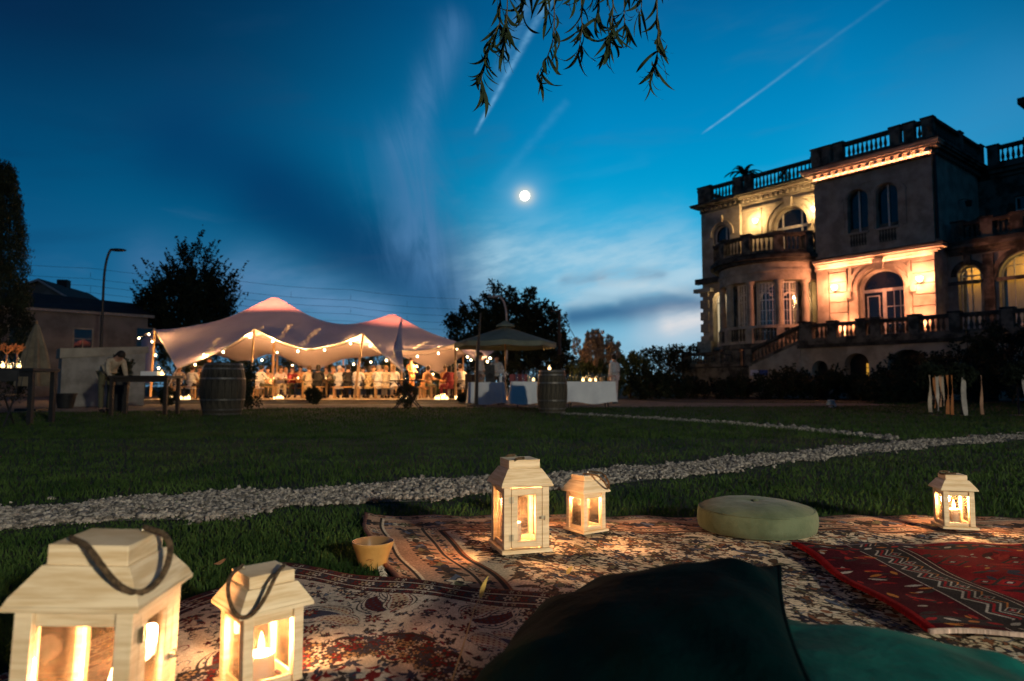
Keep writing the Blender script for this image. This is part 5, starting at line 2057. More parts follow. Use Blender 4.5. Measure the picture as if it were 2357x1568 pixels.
def draped_cloth(name, label, x0, x1, y0, y1, z, drop, seed, group=None):
    """a cloth lying on a rectangle and hanging down on four sides with folds"""
    r_ = random.Random(seed)
    ph = [r_.random() * 6 for _ in range(5)]
    per = []
    n = 46
    L, W_ = x1 - x0, y1 - y0
    for i in range(n):
        per.append((x0 + L * i / n, y0, 0, -1))
    for i in range(n // 3):
        per.append((x1, y0 + W_ * i / (n // 3), 1, 0))
    for i in range(n):
        per.append((x1 - L * i / n, y1, 0, 1))
    for i in range(n // 3):
        per.append((x0, y1 - W_ * i / (n // 3), -1, 0))
    m_ = len(per)
    V, F = [], []
    rows = 7
    for j in range(rows + 1):
        q = j / rows
        for i, (x, y, nx_, ny_) in enumerate(per):
            s = x * 7 + y * 9
            fold = 0.035 * q * (math.sin(s * 1.3 + ph[0]) + 0.6 * math.sin(s * 2.7 + ph[1]))
            out = 0.012 + 0.05 * q + fold * 0.8
            V.append((x + nx_ * out, y + ny_ * out, z - (drop + 0.03 * math.sin(s * 0.8 + ph[2])) * q))
    for j in range(rows):
        for i in range(m_):
            i2 = (i + 1) % m_
            F.append((j * m_ + i, j * m_ + i2, (j + 1) * m_ + i2, (j + 1) * m_ + i))
    F.append(tuple(range(m_)))
    me = bpy.data.meshes.new(name)
    me.from_pydata(V, [], F)
    me.shade_smooth()
    me.set_sharp_from_angle(angle=R(50))
    o = link(name, me, M['cloth_white'])
    tag(o, label, 'tablecloth', group)
    return o


def trestle(label, x0, x1, y0, y1, h):
    t = thing('bar_table', label, 'table', ((x0 + x1) / 2, (y0 + y1) / 2, 0), 0, 'folding tables of the bar')
    L, W_ = x1 - x0, y1 - y0
    MB().box((0, 0, h - 0.02), (L, W_, 0.035)).build('tabletop', M['wood'], t)
    for sx in (-1, 1):
        for sy in (-1, 1):
            MB().tube([(sx * (L / 2 - 0.15), sy * (W_ / 2 - 0.08), 0), (sx * (L / 2 - 0.22), sy * (W_ / 2 - 0.12), h - 0.04)], 0.016, 6).build('leg', M['iron'], t)
    return t


YB = 17.7
xa, xb, xc = at(1176, 880, YB).x, at(1296, 880, YB).x, at(1416, 880, YB).x
trestle('bar table under white linen behind the right wine barrel', xa + 0.02, xb - 0.02, YB + 0.03, YB + 0.75, 0.70)
draped_cloth('tablecloth', 'white cloth on the bar behind the wine barrel, its front in bluish shade', xa, xb - 0.04, YB, YB + 0.78, 0.712, 0.58, 1, 'white cloths of the bar')
trestle('bar table under pale linen right of the wine barrel', xb + 0.05, xc - 0.02, YB + 0.03, YB + 0.75, 0.70)
draped_cloth('tablecloth', 'pale cloth hanging in folds on the right end of the bar', xb + 0.02, xc, YB, YB + 0.78, 0.712, 0.56, 2, 'white cloths of the bar')
xd, xe = at(1078, 880, 20.6).x, at(1160, 880, 20.6).x
trestle('bar table under white linen at the left, next to the tent', xd + 0.02, xe - 0.02, 20.63, 21.3, 0.70)
draped_cloth('tablecloth', 'white cloth on the left bar table beside the dark mast', xd, xe, 20.6, 21.35, 0.712, 0.66, 3, 'white cloths of the bar')

BOT = [(0.034, 0.0), (0.036, 0.01), (0.036, 0.16), (0.030, 0.19), (0.014, 0.225), (0.013, 0.29), (0.015, 0.295), (0.015, 0.31)]
WG = [(0.032, 0.0), (0.03, 0.004), (0.004, 0.01), (0.004, 0.085), (0.028, 0.115), (0.036, 0.145), (0.030, 0.19)]
CAR = [(0.055, 0.0), (0.06, 0.02), (0.05, 0.10), (0.024, 0.17), (0.022, 0.22), (0.032, 0.25)]


def vessel(name, label, prof, mat, x, Y, z, cat, group, fill=None):
    p = at(x, 880, Y)
    t = thing(name, label, cat, (p.x, Y, z), 0, group)
    MB().lathe(prof, 14).build('body', mat, t, smooth=True)
    if fill:
        pr_ = [(max(r_ - 0.006, 0.002), zz) for r_, zz in prof if zz < prof[-1][1] * 0.55]
        MB().lathe(pr_, 12).build('drink', fill, t, smooth=True)
    return t


m_wine = pm('red_wine', (0.12, 0.01, 0.02), None, 5, 0.1)
m_amb = pm('amber_drink', (0.6, 0.32, 0.08), None, 5, 0.1)
for x, Y, lab in ((1190, 18.1, 'leftmost clear bottle on the bluish bar cloth'), (1204, 17.95, 'clear bottle at the front edge of the bluish bar cloth'),
                  (1217, 18.2, 'bottle with a milky drink on the bluish bar cloth'), (1230, 18.0, 'clear bottle on the bluish bar cloth nearest to the wine barrel')):
    vessel('bottle', lab, BOT, M['clear'], x, Y, 0.716, 'bottle', 'clear bottles left of the barrel', M['wax'] if x == 1217 else None)
for x, Y in ((1316, 17.95), (1336, 18.1), (1350, 17.9)):
    vessel('bottle', 'dark green bottle on the pale bar cloth right of the barrel', BOT, M['green_glass'], x, Y, 0.716, 'bottle', 'green bottles right of the barrel')
for x, Y in ((1356, 18.2), (1364, 18.0), (1385, 18.1)):
    vessel('carafe', 'clear carafe with an amber drink at the right end of the bar', CAR, M['clear'], x, Y, 0.716, 'carafe', 'carafes on the bar', m_amb)
for x, Y, lab in ((1376, 17.85, 'stemmed wine glass between the carafes on the pale bar cloth'), (1392, 18.25, 'stemmed wine glass behind the last carafe of the bar'), (1400, 17.9, 'stemmed wine glass nearest to the right end of the bar'),
                  (1326, 18.25, 'stemmed wine glass between the two left green bottles'), (1308, 18.2, 'stemmed wine glass just right of the wine barrel')):
    vessel('wine_glass', lab, WG, M['clear'], x, Y, 0.716, 'glass', 'wine glasses on the bar', m_amb)
for x, Y, lab in ((1196, 18.3, 'small lit candle at the left end of the bluish bar cloth'), (1228, 18.35, 'small lit candle just left of the right wine barrel'), (1342, 18.3, 'small lit candle among the green bottles'),
                  (1358, 17.85, 'small lit candle in front of the carafes'), (1370, 18.3, 'small lit candle behind the carafes')):
    p = at(x, 880, Y)
    tealight(lab, 'candles on the bar', (p.x, Y, 0.716), 1.2, 1.6)
p = at(1271, 850, 14.6)
for dx_, lab in ((-0.06, 'small white lantern candle on top of the right wine barrel'),):
    tealight(lab, None, (p.x + dx_, 14.6, 0.925), 1.0, 0.3)
# black speaker box, crate and boxes behind the bar
p = at(1128, 880, 20.95)
sb = thing('speaker_box', 'black box shaped loudspeaker standing on the left bar table', 'loudspeaker', (p.x, 20.95, 0.713))
MB().box((0, 0, 0.27), (0.29, 0.30, 0.54)).build('cabinet', M['iron'], sb, bevel=0.012)
MB().lathe([(0.001, 0), (0.09, 0.004), (0.10, 0.010), (0.104, 0.0)], 20).build('cone', M['cable'], sb, loc=(0, -0.15, 0.19)).rotation_euler = (PI / 2, 0, 0)
MB().lathe([(0.001, 0), (0.035, 0.004), (0.04, 0.0)], 14).build('tweeter', M['cable'], sb, loc=(0, -0.15, 0.42)).rotation_euler = (PI / 2, 0, 0)
p = at(1139, 858, 20.8)
for k, (x, h) in enumerate(((1152, 0.36), (1160, 0.26))):
    p = at(x, 880, 20.75)
    t = thing('flower_vase', ('taller' if k == 0 else 'shorter') + ' white flower vase between the speaker box and the parasol pole', 'vase', (p.x, 20.75, 0.713))
    MB().lathe([(0.04, 0), (0.05, 0.03), (0.045, 0.14), (0.03, 0.18), (0.035, 0.20)], 12).build('vase', M['clear'] if k else M['cloth_white'], t, smooth=True)
    rg = np.random.default_rng(k + 40)
    V, F = leaves(rg, clumps(rg, np.array([[0, 0, h]]), 0.12, 70), 0.05)
    npmesh('blossom', V, F, M['cloth_white'], t)
p = at(1222, 860, 18.9)
rb = thing('drinks_crate', 'dark red crate standing behind the bottles on the bar', 'crate', (p.x - 0.35, 18.4, 0.713))
m_rc = pm('dark_red_plastic', (0.20, 0.015, 0.02), None, 8, 0.5)
for (c, s) in (((0, -0.15, 0.10), (0.50, 0.012, 0.20)), ((0, 0.15, 0.10), (0.50, 0.012, 0.20)), ((-0.25, 0, 0.10), (0.012, 0.288, 0.20)), ((0.25, 0, 0.10), (0.012, 0.288, 0.20)), ((0, 0, 0.01), (0.48, 0.28, 0.012))):
    MB().box(c, s).build('side_panel', m_rc, rb)

# ------------------------------------------------------------------ parasols
m_par = pm('sage_parasol_cloth', (0.17, 0.19, 0.145), (0.13, 0.15, 0.11), 2, 0.9, trans=0.05)
m_parpole = pm('parasol_wood', (0.36, 0.19, 0.08), (0.26, 0.13, 0.05), 8, 0.5, stretch=(1, 1, 0.2))


def parasol(label, loc, R_, ze, za, n=8):
    t = thing('parasol', label, 'parasol', loc)
    V, F = [(0, 0, za)], []
    sub = 6
    rings = 7
    for j in range(1, rings + 1):
        q = j / rings
        for k in range(n * sub):
            a = 2 * PI * k / (n * sub)
            fr = (k % sub) / sub
            sag = 0.10 * q * q * math.sin(PI * fr)
            rr = R_ * q * (1 - 0.045 * math.sin(PI * fr))
            z = za + (ze - za) * (q ** 0.92) - sag * 0.4
            V.append((rr * math.cos(a), rr * math.sin(a), z))
    m_ = n * sub
    for k in range(m_):
        F.append((0, 1 + k, 1 + (k + 1) % m_))
    for j in range(rings - 1):
        for k in range(m_):
            F.append((1 + j * m_ + k, 1 + (j + 1) * m_ + k, 1 + (j + 1) * m_ + (k + 1) % m_, 1 + j * m_ + (k + 1) % m_))
    o = len(V)
    for k in range(m_):
        x, y, z = V[1 + (rings - 1) * m_ + k]
        V.append((x * 1.004, y * 1.004, z - 0.16))
    for k in range(m_):
        F.append((1 + (rings - 1) * m_ + k, o + k, o + (k + 1) % m_, 1 + (rings - 1) * m_ + (k + 1) % m_))
    me = bpy.data.meshes.new('canopy')
    me.from_pydata(V, [], F)
    me.shade_smooth()
    me.set_sharp_from_angle(angle=R(28))
    link('canopy', me, m_par, t)
    # raised vent cap
    MB().lathe([(0.001, za + 0.20), (R_ * 0.10, za + 0.10), (R_ * 0.19, za + 0.02), (R_ * 0.20, za - 0.03)], 8).build('vent', m_par, t)
    for k in range(n):
        a = 2 * PI * k / n
        MB().tube([(0.05 * math.cos(a), 0.05 * math.sin(a), za - 0.03), (R_ * 0.98 * math.cos(a), R_ * 0.98 * math.sin(a), ze - 0.03)], 0.010, 5).build('rib', m_parpole, t)
    MB().tube([(0, 0, 0.05), (0, 0, za + 0.18)], 0.027, 10).build('pole', m_parpole, t, smooth=True)
    MB().box((0, 0, 0.03), (0.55, 0.55, 0.06)).build('base', M['iron'], t)
    return t


p = at(1163, 800, 22.5)
parasol('open sage green parasol above the bar', (p.x, p.y, 0), 1.72, 2.06, 2.62)


def closed_parasol(label, loc, h, r_):
    t = thing('closed_parasol', label, 'parasol', loc, 0, 'closed parasols')
    V, F = [], []
    n = 40
    zs = [(h, 0.03), (h * 0.96, 0.07), (h * 0.85, 0.13), (h * 0.7, 0.20), (h * 0.5, 0.27), (h * 0.30, r_), (h * 0.285, r_ * 0.96)]
    for z, rr in zs:
        for k in range(n):
            a = 2 * PI * k / n
            f = 1 + 0.20 * math.cos(8 * a) * min(1, (h - z) / 0.5)
            V.append((rr * f * math.cos(a), rr * f * math.sin(a), z))
    for j in range(len(zs) - 1):
        for k in range(n):
            F.append((j * n + k, (j + 1) * n + k, (j + 1) * n + (k + 1) % n, j * n + (k + 1) % n))
    MB().add(V, F).build('canopy', pm('beige_parasol_cloth', (0.22, 0.18, 0.12), (0.15, 0.12, 0.08), 5, 0.9), t, smooth=True)
    MB().lathe([(0.001, h + 0.09), (0.022, h + 0.07), (0.03, h), (0.02, h - 0.02)], 8).build('finial', m_parpole, t)
    MB().tube([(0, 0, 0.02), (0, 0, h * 0.4)], 0.024, 8).build('pole', m_parpole, t)
    MB().box((0, 0, 0.03), (0.5, 0.5, 0.06)).build('base', M['iron'], t)
    return t


p = at(85, 735, 16.0)
closed_parasol('closed beige parasol in front of the low house at left', (p.x, p.y, 0), 2.08, 0.33)

# slender dark mast with a foot beside the bar
p = at(1098, 900, 19.6)
mast = thing('dark_mast', 'slender black mast on a flat foot left of the bar', 'mast', (p.x, p.y, 0))
MB().tube([(-0.02, 0, 0.04), (0.0, 0, 1.4), (0.04, 0, 1.9)], [0.055, 0.05, 0.05], 8).build('lower_pole', M['iron'], mast, smooth=True)
MB().tube([(0.04, 0, 1.88), (0.10, 0, 2.75)], [0.035, 0.022], 8).build('upper_pole', M['iron'], mast, smooth=True)
MB().lathe([(0.001, 0.05), (0.26, 0.05), (0.30, 0.03), (0.30, 0.0)], 20).build('foot', M['iron'], mast)

# ------------------------------------------------------------------ dark high tables and things at the left


def simple_table(name, label, loc, L, W_, h, mat, cat='table'):
    t = thing(name, label, cat, loc)
    MB().box((0, 0, h - 0.025), (L, W_, 0.05)).build('tabletop', mat, t, bevel=0.004)
    for sx in (-1, 1):
        for sy in (-1, 1):
            MB().box((sx * (L / 2 - 0.06), sy * (W_ / 2 - 0.06), (h - 0.05) / 2), (0.065, 0.065, h - 0.05)).build('leg', mat, t)
    MB().box((0, -W_ / 2 + 0.07, h - 0.09), (L - 0.16, 0.03, 0.08)).build('apron', mat, t)
    return t


p = at(336, 880, 13.7)
simple_table('side_table', 'dark wooden table in front of the white garden wall', (p.x, p.y, 0), 1.20, 0.62, 0.80, M['dark_wood'])
p = at(349, 860, 13.7)
wb = thing('serving_box', 'white open box on the dark table at left', 'box', (p.x, p.y, 0.801))
for (c, s) in (((0, -0.10, 0.045), (0.34, 0.012, 0.09)), ((0, 0.10, 0.045), (0.34, 0.012, 0.09)), ((-0.17, 0, 0.045), (0.012, 0.188, 0.09)), ((0.17, 0, 0.045), (0.012, 0.188, 0.09)), ((0, 0, 0.006), (0.32, 0.18, 0.012))):
    MB().box(c, s).build('panel', M['cloth_white'], wb)
p = at(372, 868, 13.6)
tealight('single lit candle at the right end of the dark table', None, (p.x, p.y, 0.801), 1.1, 1.5)

p = at(62, 880, 10.4)
tb = simple_table('high_table', 'black high table with glass vases at the far left', (p.x - 0.32, p.y, 0), 1.25, 0.6, 0.86, M['iron'])
m_dry = pm('dried_flowers', (0.55, 0.24, 0.10), (0.36, 0.14, 0.06), 9, 0.9, trans=0.3)
for k, (x, h, lab) in enumerate(((14, 0.24, 'shorter glass bottle vase with dried orange flowers on the black table'), (38, 0.30, 'taller glass bottle vase with dried orange flowers on the black table'))):
    p = at(x, 845, 10.3)
    t = thing('bottle_vase', lab, 'vase', (p.x, p.y, 0.861), 0, 'bottle vases on the black table')
    MB().lathe([(0.045, 0.0), (0.05, 0.02), (0.048, 0.11), (0.02, 0.16), (0.018, 0.22), (0.024, 0.235)], 14).build('bottle', M['clear'], t, smooth=True)
    rg = np.random.default_rng(k)
    stem = MB()
    for q in range(9):
        a, rr = rg.random() * 6.28, 0.05 + 0.08 * rg.random()
        stem.tube([(0, 0, 0.05), (0.01 * math.cos(a), 0.01 * math.sin(a), 0.22), (rr * math.cos(a), rr * math.sin(a), 0.30 + 0.06 * rg.random())], 0.0022, 4)
    stem.build('stem', m_dry, t)
    V, F = leaves(rg, clumps(rg, np.array([[0.07 * math.cos(a), 0.07 * math.sin(a), 0.33 + 0.03 * math.sin(3 * a)] for a in np.linspace(0, 6, 7)]), 0.045, 26), 0.026)
    npmesh('flower_head', V, F, m_dry, t)
for k, (x, Y) in enumerate(((22, 10.45), (44, 10.2), (6, 10.2))):
    p = at(x, 845, Y)
    tealight('lit candle jar between the bottle vases on the black table', 'candles on the black table', (p.x, Y, 0.861), 0.85, 1.6)
# crossed dark legs of a folding chair at the very left
p = at(28, 900, 9.6)
ch = thing('folding_chair', 'black folding chair with crossed legs at the left edge', 'chair', (p.x - 0.25, p.y, 0), 0.3)
for sx in (-0.2, 0.2):
    MB().tube([(sx, -0.22, 0), (sx, 0.16, 0.46), (sx, 0.22, 0.86)], 0.014, 6).build('leg', M['iron'], ch)
    MB().tube([(sx * 0.9, 0.24, 0), (sx * 0.9, -0.18, 0.46)], 0.014, 6).build('leg', M['iron'], ch)
MB().box((0, -0.02, 0.465), (0.42, 0.40, 0.02)).build('seat', M['iron'], ch)
MB().box((0, 0.21, 0.74), (0.42, 0.015, 0.16)).build('backrest', M['iron'], ch)

# white garden wall with a sloping coping
m_render = pm('white_render', (0.36, 0.335, 0.29), (0.22, 0.205, 0.175), 2.2, 0.95, 0.3, bscale=30, detail=8)
wl, wr_ = at(140, 880, 19.0), at(333, 880, 20.4)
gw = thing('garden_wall', 'low white rendered wall with a pale coping left of the tent', 'wall', (wl.x, wl.y, 0), math.atan2(wr_.y - wl.y, wr_.x - wl.x))
Lw = math.hypot(wr_.x - wl.x, wr_.y - wl.y)
V = [(0, 0, 0), (Lw, 0, 0), (Lw, 0.6, 0), (0, 0.6, 0), (0, 0, 1.38), (Lw, 0, 1.60), (Lw, 0.6, 1.60), (0, 0.6, 1.38)]
BX = [(3, 2, 1, 0), (4, 5, 6, 7), (0, 1, 5, 4), (1, 2, 6, 5), (2, 3, 7, 6), (3, 0, 4, 7)]
MB().add(V, BX).build('wall_face', m_render, gw)
V = [(-0.06, -0.06, 1.381), (Lw + 0.06, -0.06, 1.601), (Lw + 0.06, 0.66, 1.601), (-0.06, 0.66, 1.381), (-0.06, -0.06, 1.66), (Lw + 0.06, -0.06, 1.80), (Lw + 0.06, 0.66, 1.80), (-0.06, 0.66, 1.66)]
MB().add(V, BX).build('coping', M['limestone'], gw)


def pot(label, loc, r_, h, mat):
    t = thing('planter', label, 'planter', loc)
    MB().lathe([(r_ * 0.7, 0), (r_ * 0.95, h * 0.9), (r_ * 1.05, h * 0.92), (r_ * 1.05, h), (r_ * 0.9, h), (r_ * 0.88, h * 0.9)], 20).build('pot', mat, t, smooth=True)
    MB().lathe([(0.001, h * 0.9), (r_ * 0.88, h * 0.9)], 16).build('soil', m_soil, t)
    return t


p = gd(152, 938)
pot('dark tub at the foot of the white garden wall', (at(152, 900, 17.8).x, 17.8, 0), 0.26, 0.40, M['iron'])


def shrub_ball(name, label, loc, r_, seed, mat, flat=1.0, cat='shrub', leaf=0.045, per=60, group=None):
    rg = np.random.default_rng(seed)
    t = thing(name, label, cat, loc, 0, group)
    q = rg.normal(size=(70, 3))
    q /= np.linalg.norm(q, axis=1, keepdims=True)
    q *= r_ * (0.55 + 0.35 * rg.random((70, 1)))
    q[:, 2] *= flat
    q[:, 2] += r_ * flat
    V, F = leaves(rg, clumps(rg, q, r_ * 0.22, per), leaf)
    npmesh('foliage', V, F, mat, t)
    MB().tube([(0, 0, 0), (0, 0, r_ * flat)], [0.03, 0.015], 6).build('stem', M['bark'], t)
    return t


p = at(276, 850, 15.6)
shrub_ball('bushy_plant', 'dark bushy plant above the white garden wall end', (p.x, p.y, 0.75), 0.32, 5, M['leaf_dark'], 0.9)
pot('tall dark pot carrying the bushy plant by the garden wall', (p.x, p.y, 0), 0.24, 0.82, M['iron'])
for (x, yb, Y, r_, lab) in ((722, 921, 20.5, 0.29, 'round clipped boxwood ball before the left dinner table'), (933, 945, 17.2, 0.345, 'larger boxwood ball under the folding table'),
                            (1063, 921, 22.7, 0.18, 'small boxwood ball left of the bar'), (388, 920, 19.0, 0.28, 'boxwood ball behind the dark side table')):
    p = at(x, 900, Y)
    shrub_ball('boxwood_ball', lab, (p.x, Y, 0.03 if Y < 22 else 0.03), r_, int(x), M['leaf_dark'], 1.0, group='clipped boxwood balls', per=110, leaf=0.03)
p = at(571, 900, 17.2)
cs = thing('columnar_shrub', 'narrow dark shrub just right of the left wine barrel', 'shrub', (p.x, p.y, 0))
rg = np.random.default_rng(71)
q = rg.normal(size=(60, 3)) * (0.10, 0.10, 0.0) + np.stack([np.zeros(60), np.zeros(60), 0.1 + rg.random(60) * 1.05], 1)
V, F = leaves(rg, clumps(rg, q, 0.12, 60), 0.05)
npmesh('foliage', V, F, M['leaf_dark'], cs)
MB().tube([(0, 0, 0), (0, 0, 1.0)], [0.03, 0.01], 6).build('stem', M['bark'], cs)

# folding table with crossed legs in front of the deck
p = at(939, 880, 16.8)
ft = thing('folding_table', 'small black folding table with crossed legs over a boxwood ball', 'table', (p.x, p.y, 0))
MB().box((0, 0, 0.725), (0.82, 0.5, 0.03)).build('tabletop', M['iron'], ft)
for sy in (-0.2, 0.2):
    MB().tube([(-0.36, sy, 0), (0.30, sy, 0.71)], 0.014, 6).build('leg', M['iron'], ft)
    MB().tube([(0.36, sy, 0), (-0.30, sy, 0.71)], 0.014, 6).build('leg', M['iron'], ft)
p = at(936, 870, 16.8)
vt = vessel('glass_vase', 'small dark glass vase on the folding table', CAR, M['green_glass'], 937, 16.8, 0.741, 'vase', None)

# black chairs in front of the white cloth, right side of the tent
for (x, Y, rz, lab) in ((1090, 23.0, 2.6, 'black chair beside the white cloth at the right of the tent'), (470, 24.6, 0.2, 'dark chair under the low left corner of the tent')):
    p = at(x, 880, Y)
    t = thing('dining_chair', lab, 'chair', (p.x, Y, DECK if Y > 23.2 else 0.0), rz, 'dark dining chairs')
    for sx in (-1, 1):
        for sy in (-1, 1):
            MB().tube([(sx * 0.20, sy * 0.19, 0), (sx * 0.19, sy * 0.17, 0.44)], 0.018, 6).build('leg', M['dark_wood'], t)
    MB().box((0, 0, 0.455), (0.44, 0.42, 0.04)).build('seat', M['dark_wood'], t, bevel=0.01)
    MB().box((0, 0.20, 0.75), (0.42, 0.03, 0.50)).build('backrest', M['dark_wood'], t, bevel=0.01)

# ------------------------------------------------------------------ trees and planting
p = at(20, 900, 17.5)
rg = np.random.default_rng(8)
cyp = thing('cypress', 'tall dark cypress at the left edge', 'tree', (p.x - 0.42, p.y, 0))
k = 900
zz = rg.random(k) ** 0.8 * 6.2
rad = 0.80 * np.sin(np.clip((6.55 - zz) / 6.5, 0, 1) * PI * 0.62) ** 0.7
a = rg.random(k) * 2 * PI
q = rad * (0.55 + 0.45 * rg.random(k))
C = np.stack([q * np.cos(a), q * np.sin(a), zz + 0.1], 1)
P = clumps(rg, C, 0.15, 70)
P[:, 2] += 0.25 * rg.random(len(P))
V, F = leaves(rg, P, 0.07, up=1.6, aspect=0.3)
npmesh('crown', V, F, M['leaf_dark'], cyp)
MB().tube([(0, 0, 0), (0, 0, 5.6)], [0.12, 0.03], 8).build('trunk', M['bark'], cyp)

p = at(430, 860, 46)
tree('leafy_tree', 'spiky dark deciduous tree behind the left end of the tent', (p.x, 46, 0), 11.0,
     [(0, 0, 5.6, 2.9, 2.6, 2.9), (0.1, 0, 8.6, 1.3, 1.3, 2.1), (1.6, 0, 6.6, 1.7, 1.5, 1.8), (-1.6, 0, 6.0, 1.6, 1.5, 1.8), (0, 0, 3.3, 2.3, 2.0, 1.5)], 400, 66, 0.20, M['leaf_dark'], 21, spiky=1.05)
p = at(1160, 860, 47)
tree('leafy_tree', 'broad dark tree with a knobbly top behind the open parasol', (p.x, 47, 0), 8.2,
     [(-2.3, 0, 4.4, 1.8, 1.6, 2.1), (-0.9, 0, 5.6, 1.15, 1.2, 2.2), (0.35, 0, 5.7, 1.1, 1.2, 2.2), (1.5, 0, 5.3, 1.2, 1.2, 2.2), (2.7, 0, 4.3, 1.6, 1.5, 2.1), (0, 0, 3.2, 3.4, 2.2, 1.8), (3.5, 0, 3.2, 1.1, 1.2, 1.5)], 520, 66, 0.20, M['leaf_dark'], 22, spiky=0.4)
# smaller plants behind the bar
rg = np.random.default_rng(31)
p = at(1372, 860, 30)
pg = thing('pampas_grass', 'tall pampas grass with brownish plumes behind the bar', 'plant', (p.x, 30, 0))
mb = MB()
m_plume = pm('pampas_plume', (0.30, 0.22, 0.15), (0.20, 0.14, 0.10), 4, 0.9, trans=0.3)
PL = []
for k in range(46):
    a, rr = rg.random() * 2 * PI, 0.15 + 0.95 * rg.random()
    h = 1.9 + 1.15 * rg.random() * (1 - 0.45 * rr)
    tip = np.array((rr * math.cos(a), rr * math.sin(a), h))
    mb.tube([(0.1 * math.cos(a), 0.1 * math.sin(a), 0), (0.4 * tip[0], 0.4 * tip[1], h * 0.6), tuple(tip)], 0.008, 4)
    PL.append(tip[None] + np.stack([np.zeros(9), np.zeros(9), np.linspace(-0.45, 0.25, 9)], 1) + 0.04 * rg.normal(size=(9, 3)))
mb.build('stem', m_straw, pg)
V, F = leaves(rg, clumps(rg, np.concatenate(PL), 0.10, 34), 0.12, up=1.5, aspect=0.25)
npmesh('plume', V, F, m_plume, pg)
q = np.stack([0.7 * rg.normal(size=500) * 0.6, 0.4 * rg.normal(size=500), 0.2 + 1.4 * rg.random(500) ** 1.3], 1)
V, F = leaves(rg, clumps(rg, q, 0.2, 10), 0.5, up=1.5, aspect=0.06)
npmesh('leaf_tuft', V, F, M['leaf_mid'], pg)
hedge = [
    (1310, 38, 1.5, 2.4, 'low dark bush left of the pampas grass'), (1450, 34, 1.0, 2.3, 'thin leafy bush right of the pampas grass'), (1540, 40, 1.9, 3.2, 'round dark bush near the mansion stairs, lit yellow in one spot'),
    (1600, 44, 1.8, 3.4, 'dark bush touching the left corner of the mansion'), (1500, 30, 0.9, 1.2, 'low dark bush behind the person at the bar'), (1235, 42, 2.4, 2.4, 'dark hedge bush under the knobbly tree'),
    (1010, 52, 2.0, 3.7, 'distant dark tree top just right of the tent'), (1060, 44, 2.2, 2.2, 'dark hedge bush behind the tent at right'),
]
for k, (x, Y, r_, h, lab) in enumerate(hedge):
    p = at(x, 880, Y)
    tree('bush', lab, (p.x, Y, 0), h, [(0, 0, h * 0.5, r_, r_ * 0.8, h * 0.5), (r_ * 0.4, 0, h * 0.72, r_ * 0.5, r_ * 0.5, h * 0.28), (-r_ * 0.5, 0, h * 0.66, r_ * 0.45, r_ * 0.5, h * 0.3)], 70, 60, 0.13, M['leaf_dark'] if k != 1 else M['leaf_mid'], 100 + k, 'bush', 'bushes round the lawn', trunk=0.06, spiky=0.25)
# greenery seen below the tent's back edge
for k, (x, Y, r_, h, lab) in enumerate(((600, 40, 2.6, 2.6, 'lamp lit green hedge bush behind the left arch of the tent'), (680, 41, 2.2, 2.9, 'green hedge bush behind the middle of the tent'), (800, 40, 2.4, 2.4, 'green hedge bush seen under the second arch of the tent'),
                                       (880, 41, 2.2, 2.6, 'green hedge bush behind the right benches'), (970, 38, 2.0, 2.3, 'dark green hedge bush behind the woman in orange'), (520, 41, 2.0, 2.4, 'green hedge bush behind the waiter'), (400, 40, 2.4, 2.3, 'green hedge bush left behind the tent'))):
    p = at(x, 880, Y)
    h *= 1.35
    tree('bush', lab, (p.x, Y, 0), h, [(0, 0, h * 0.5, r_, 0.9, h * 0.52)], 60, 60, 0.13, M['leaf_mid'], 140 + k, 'bush', 'hedge behind the tent', trunk=0.05, spiky=0.2)
# planting along the mansion
for k, (x, Y, r_, h, lab) in enumerate(((1560, 33, 1.3, 0.9, 'low flower bed bush at the left foot of the stairs'), (1680, 32, 1.5, 1.0, 'dark bush below the lower balustrade'), (1800, 31, 1.6, 1.3, 'dark bush in front of the stair wall'),
                                       (1900, 30, 1.5, 1.2, 'dark bush before the left basement arch'), (2010, 28, 1.3, 1.1, 'dark bush before the lit basement window'), (2110, 27, 1.5, 1.9, 'tall dark bush before the right basement arch'),
                                       (2230, 24, 1.6, 2.4, 'big dark bush behind the hanging ribbons'), (2330, 22, 1.5, 2.7, 'big dark bush at the right edge'), (2050, 24, 1.2, 0.9, 'low dark bush behind the pale garden spotlight'))):
    p = at(x, 880, Y)
    tree('bush', lab, (p.x, Y, 0), h, [(0, 0, h * 0.48, r_, r_ * 0.7, h * 0.5), (r_ * 0.35, 0, h * 0.7, r_ * 0.5, r_ * 0.5, h * 0.3)], 55, 60, 0.12, M['leaf_dark'], 170 + k, 'bush', 'bushes along the mansion', trunk=0.05, spiky=0.25)

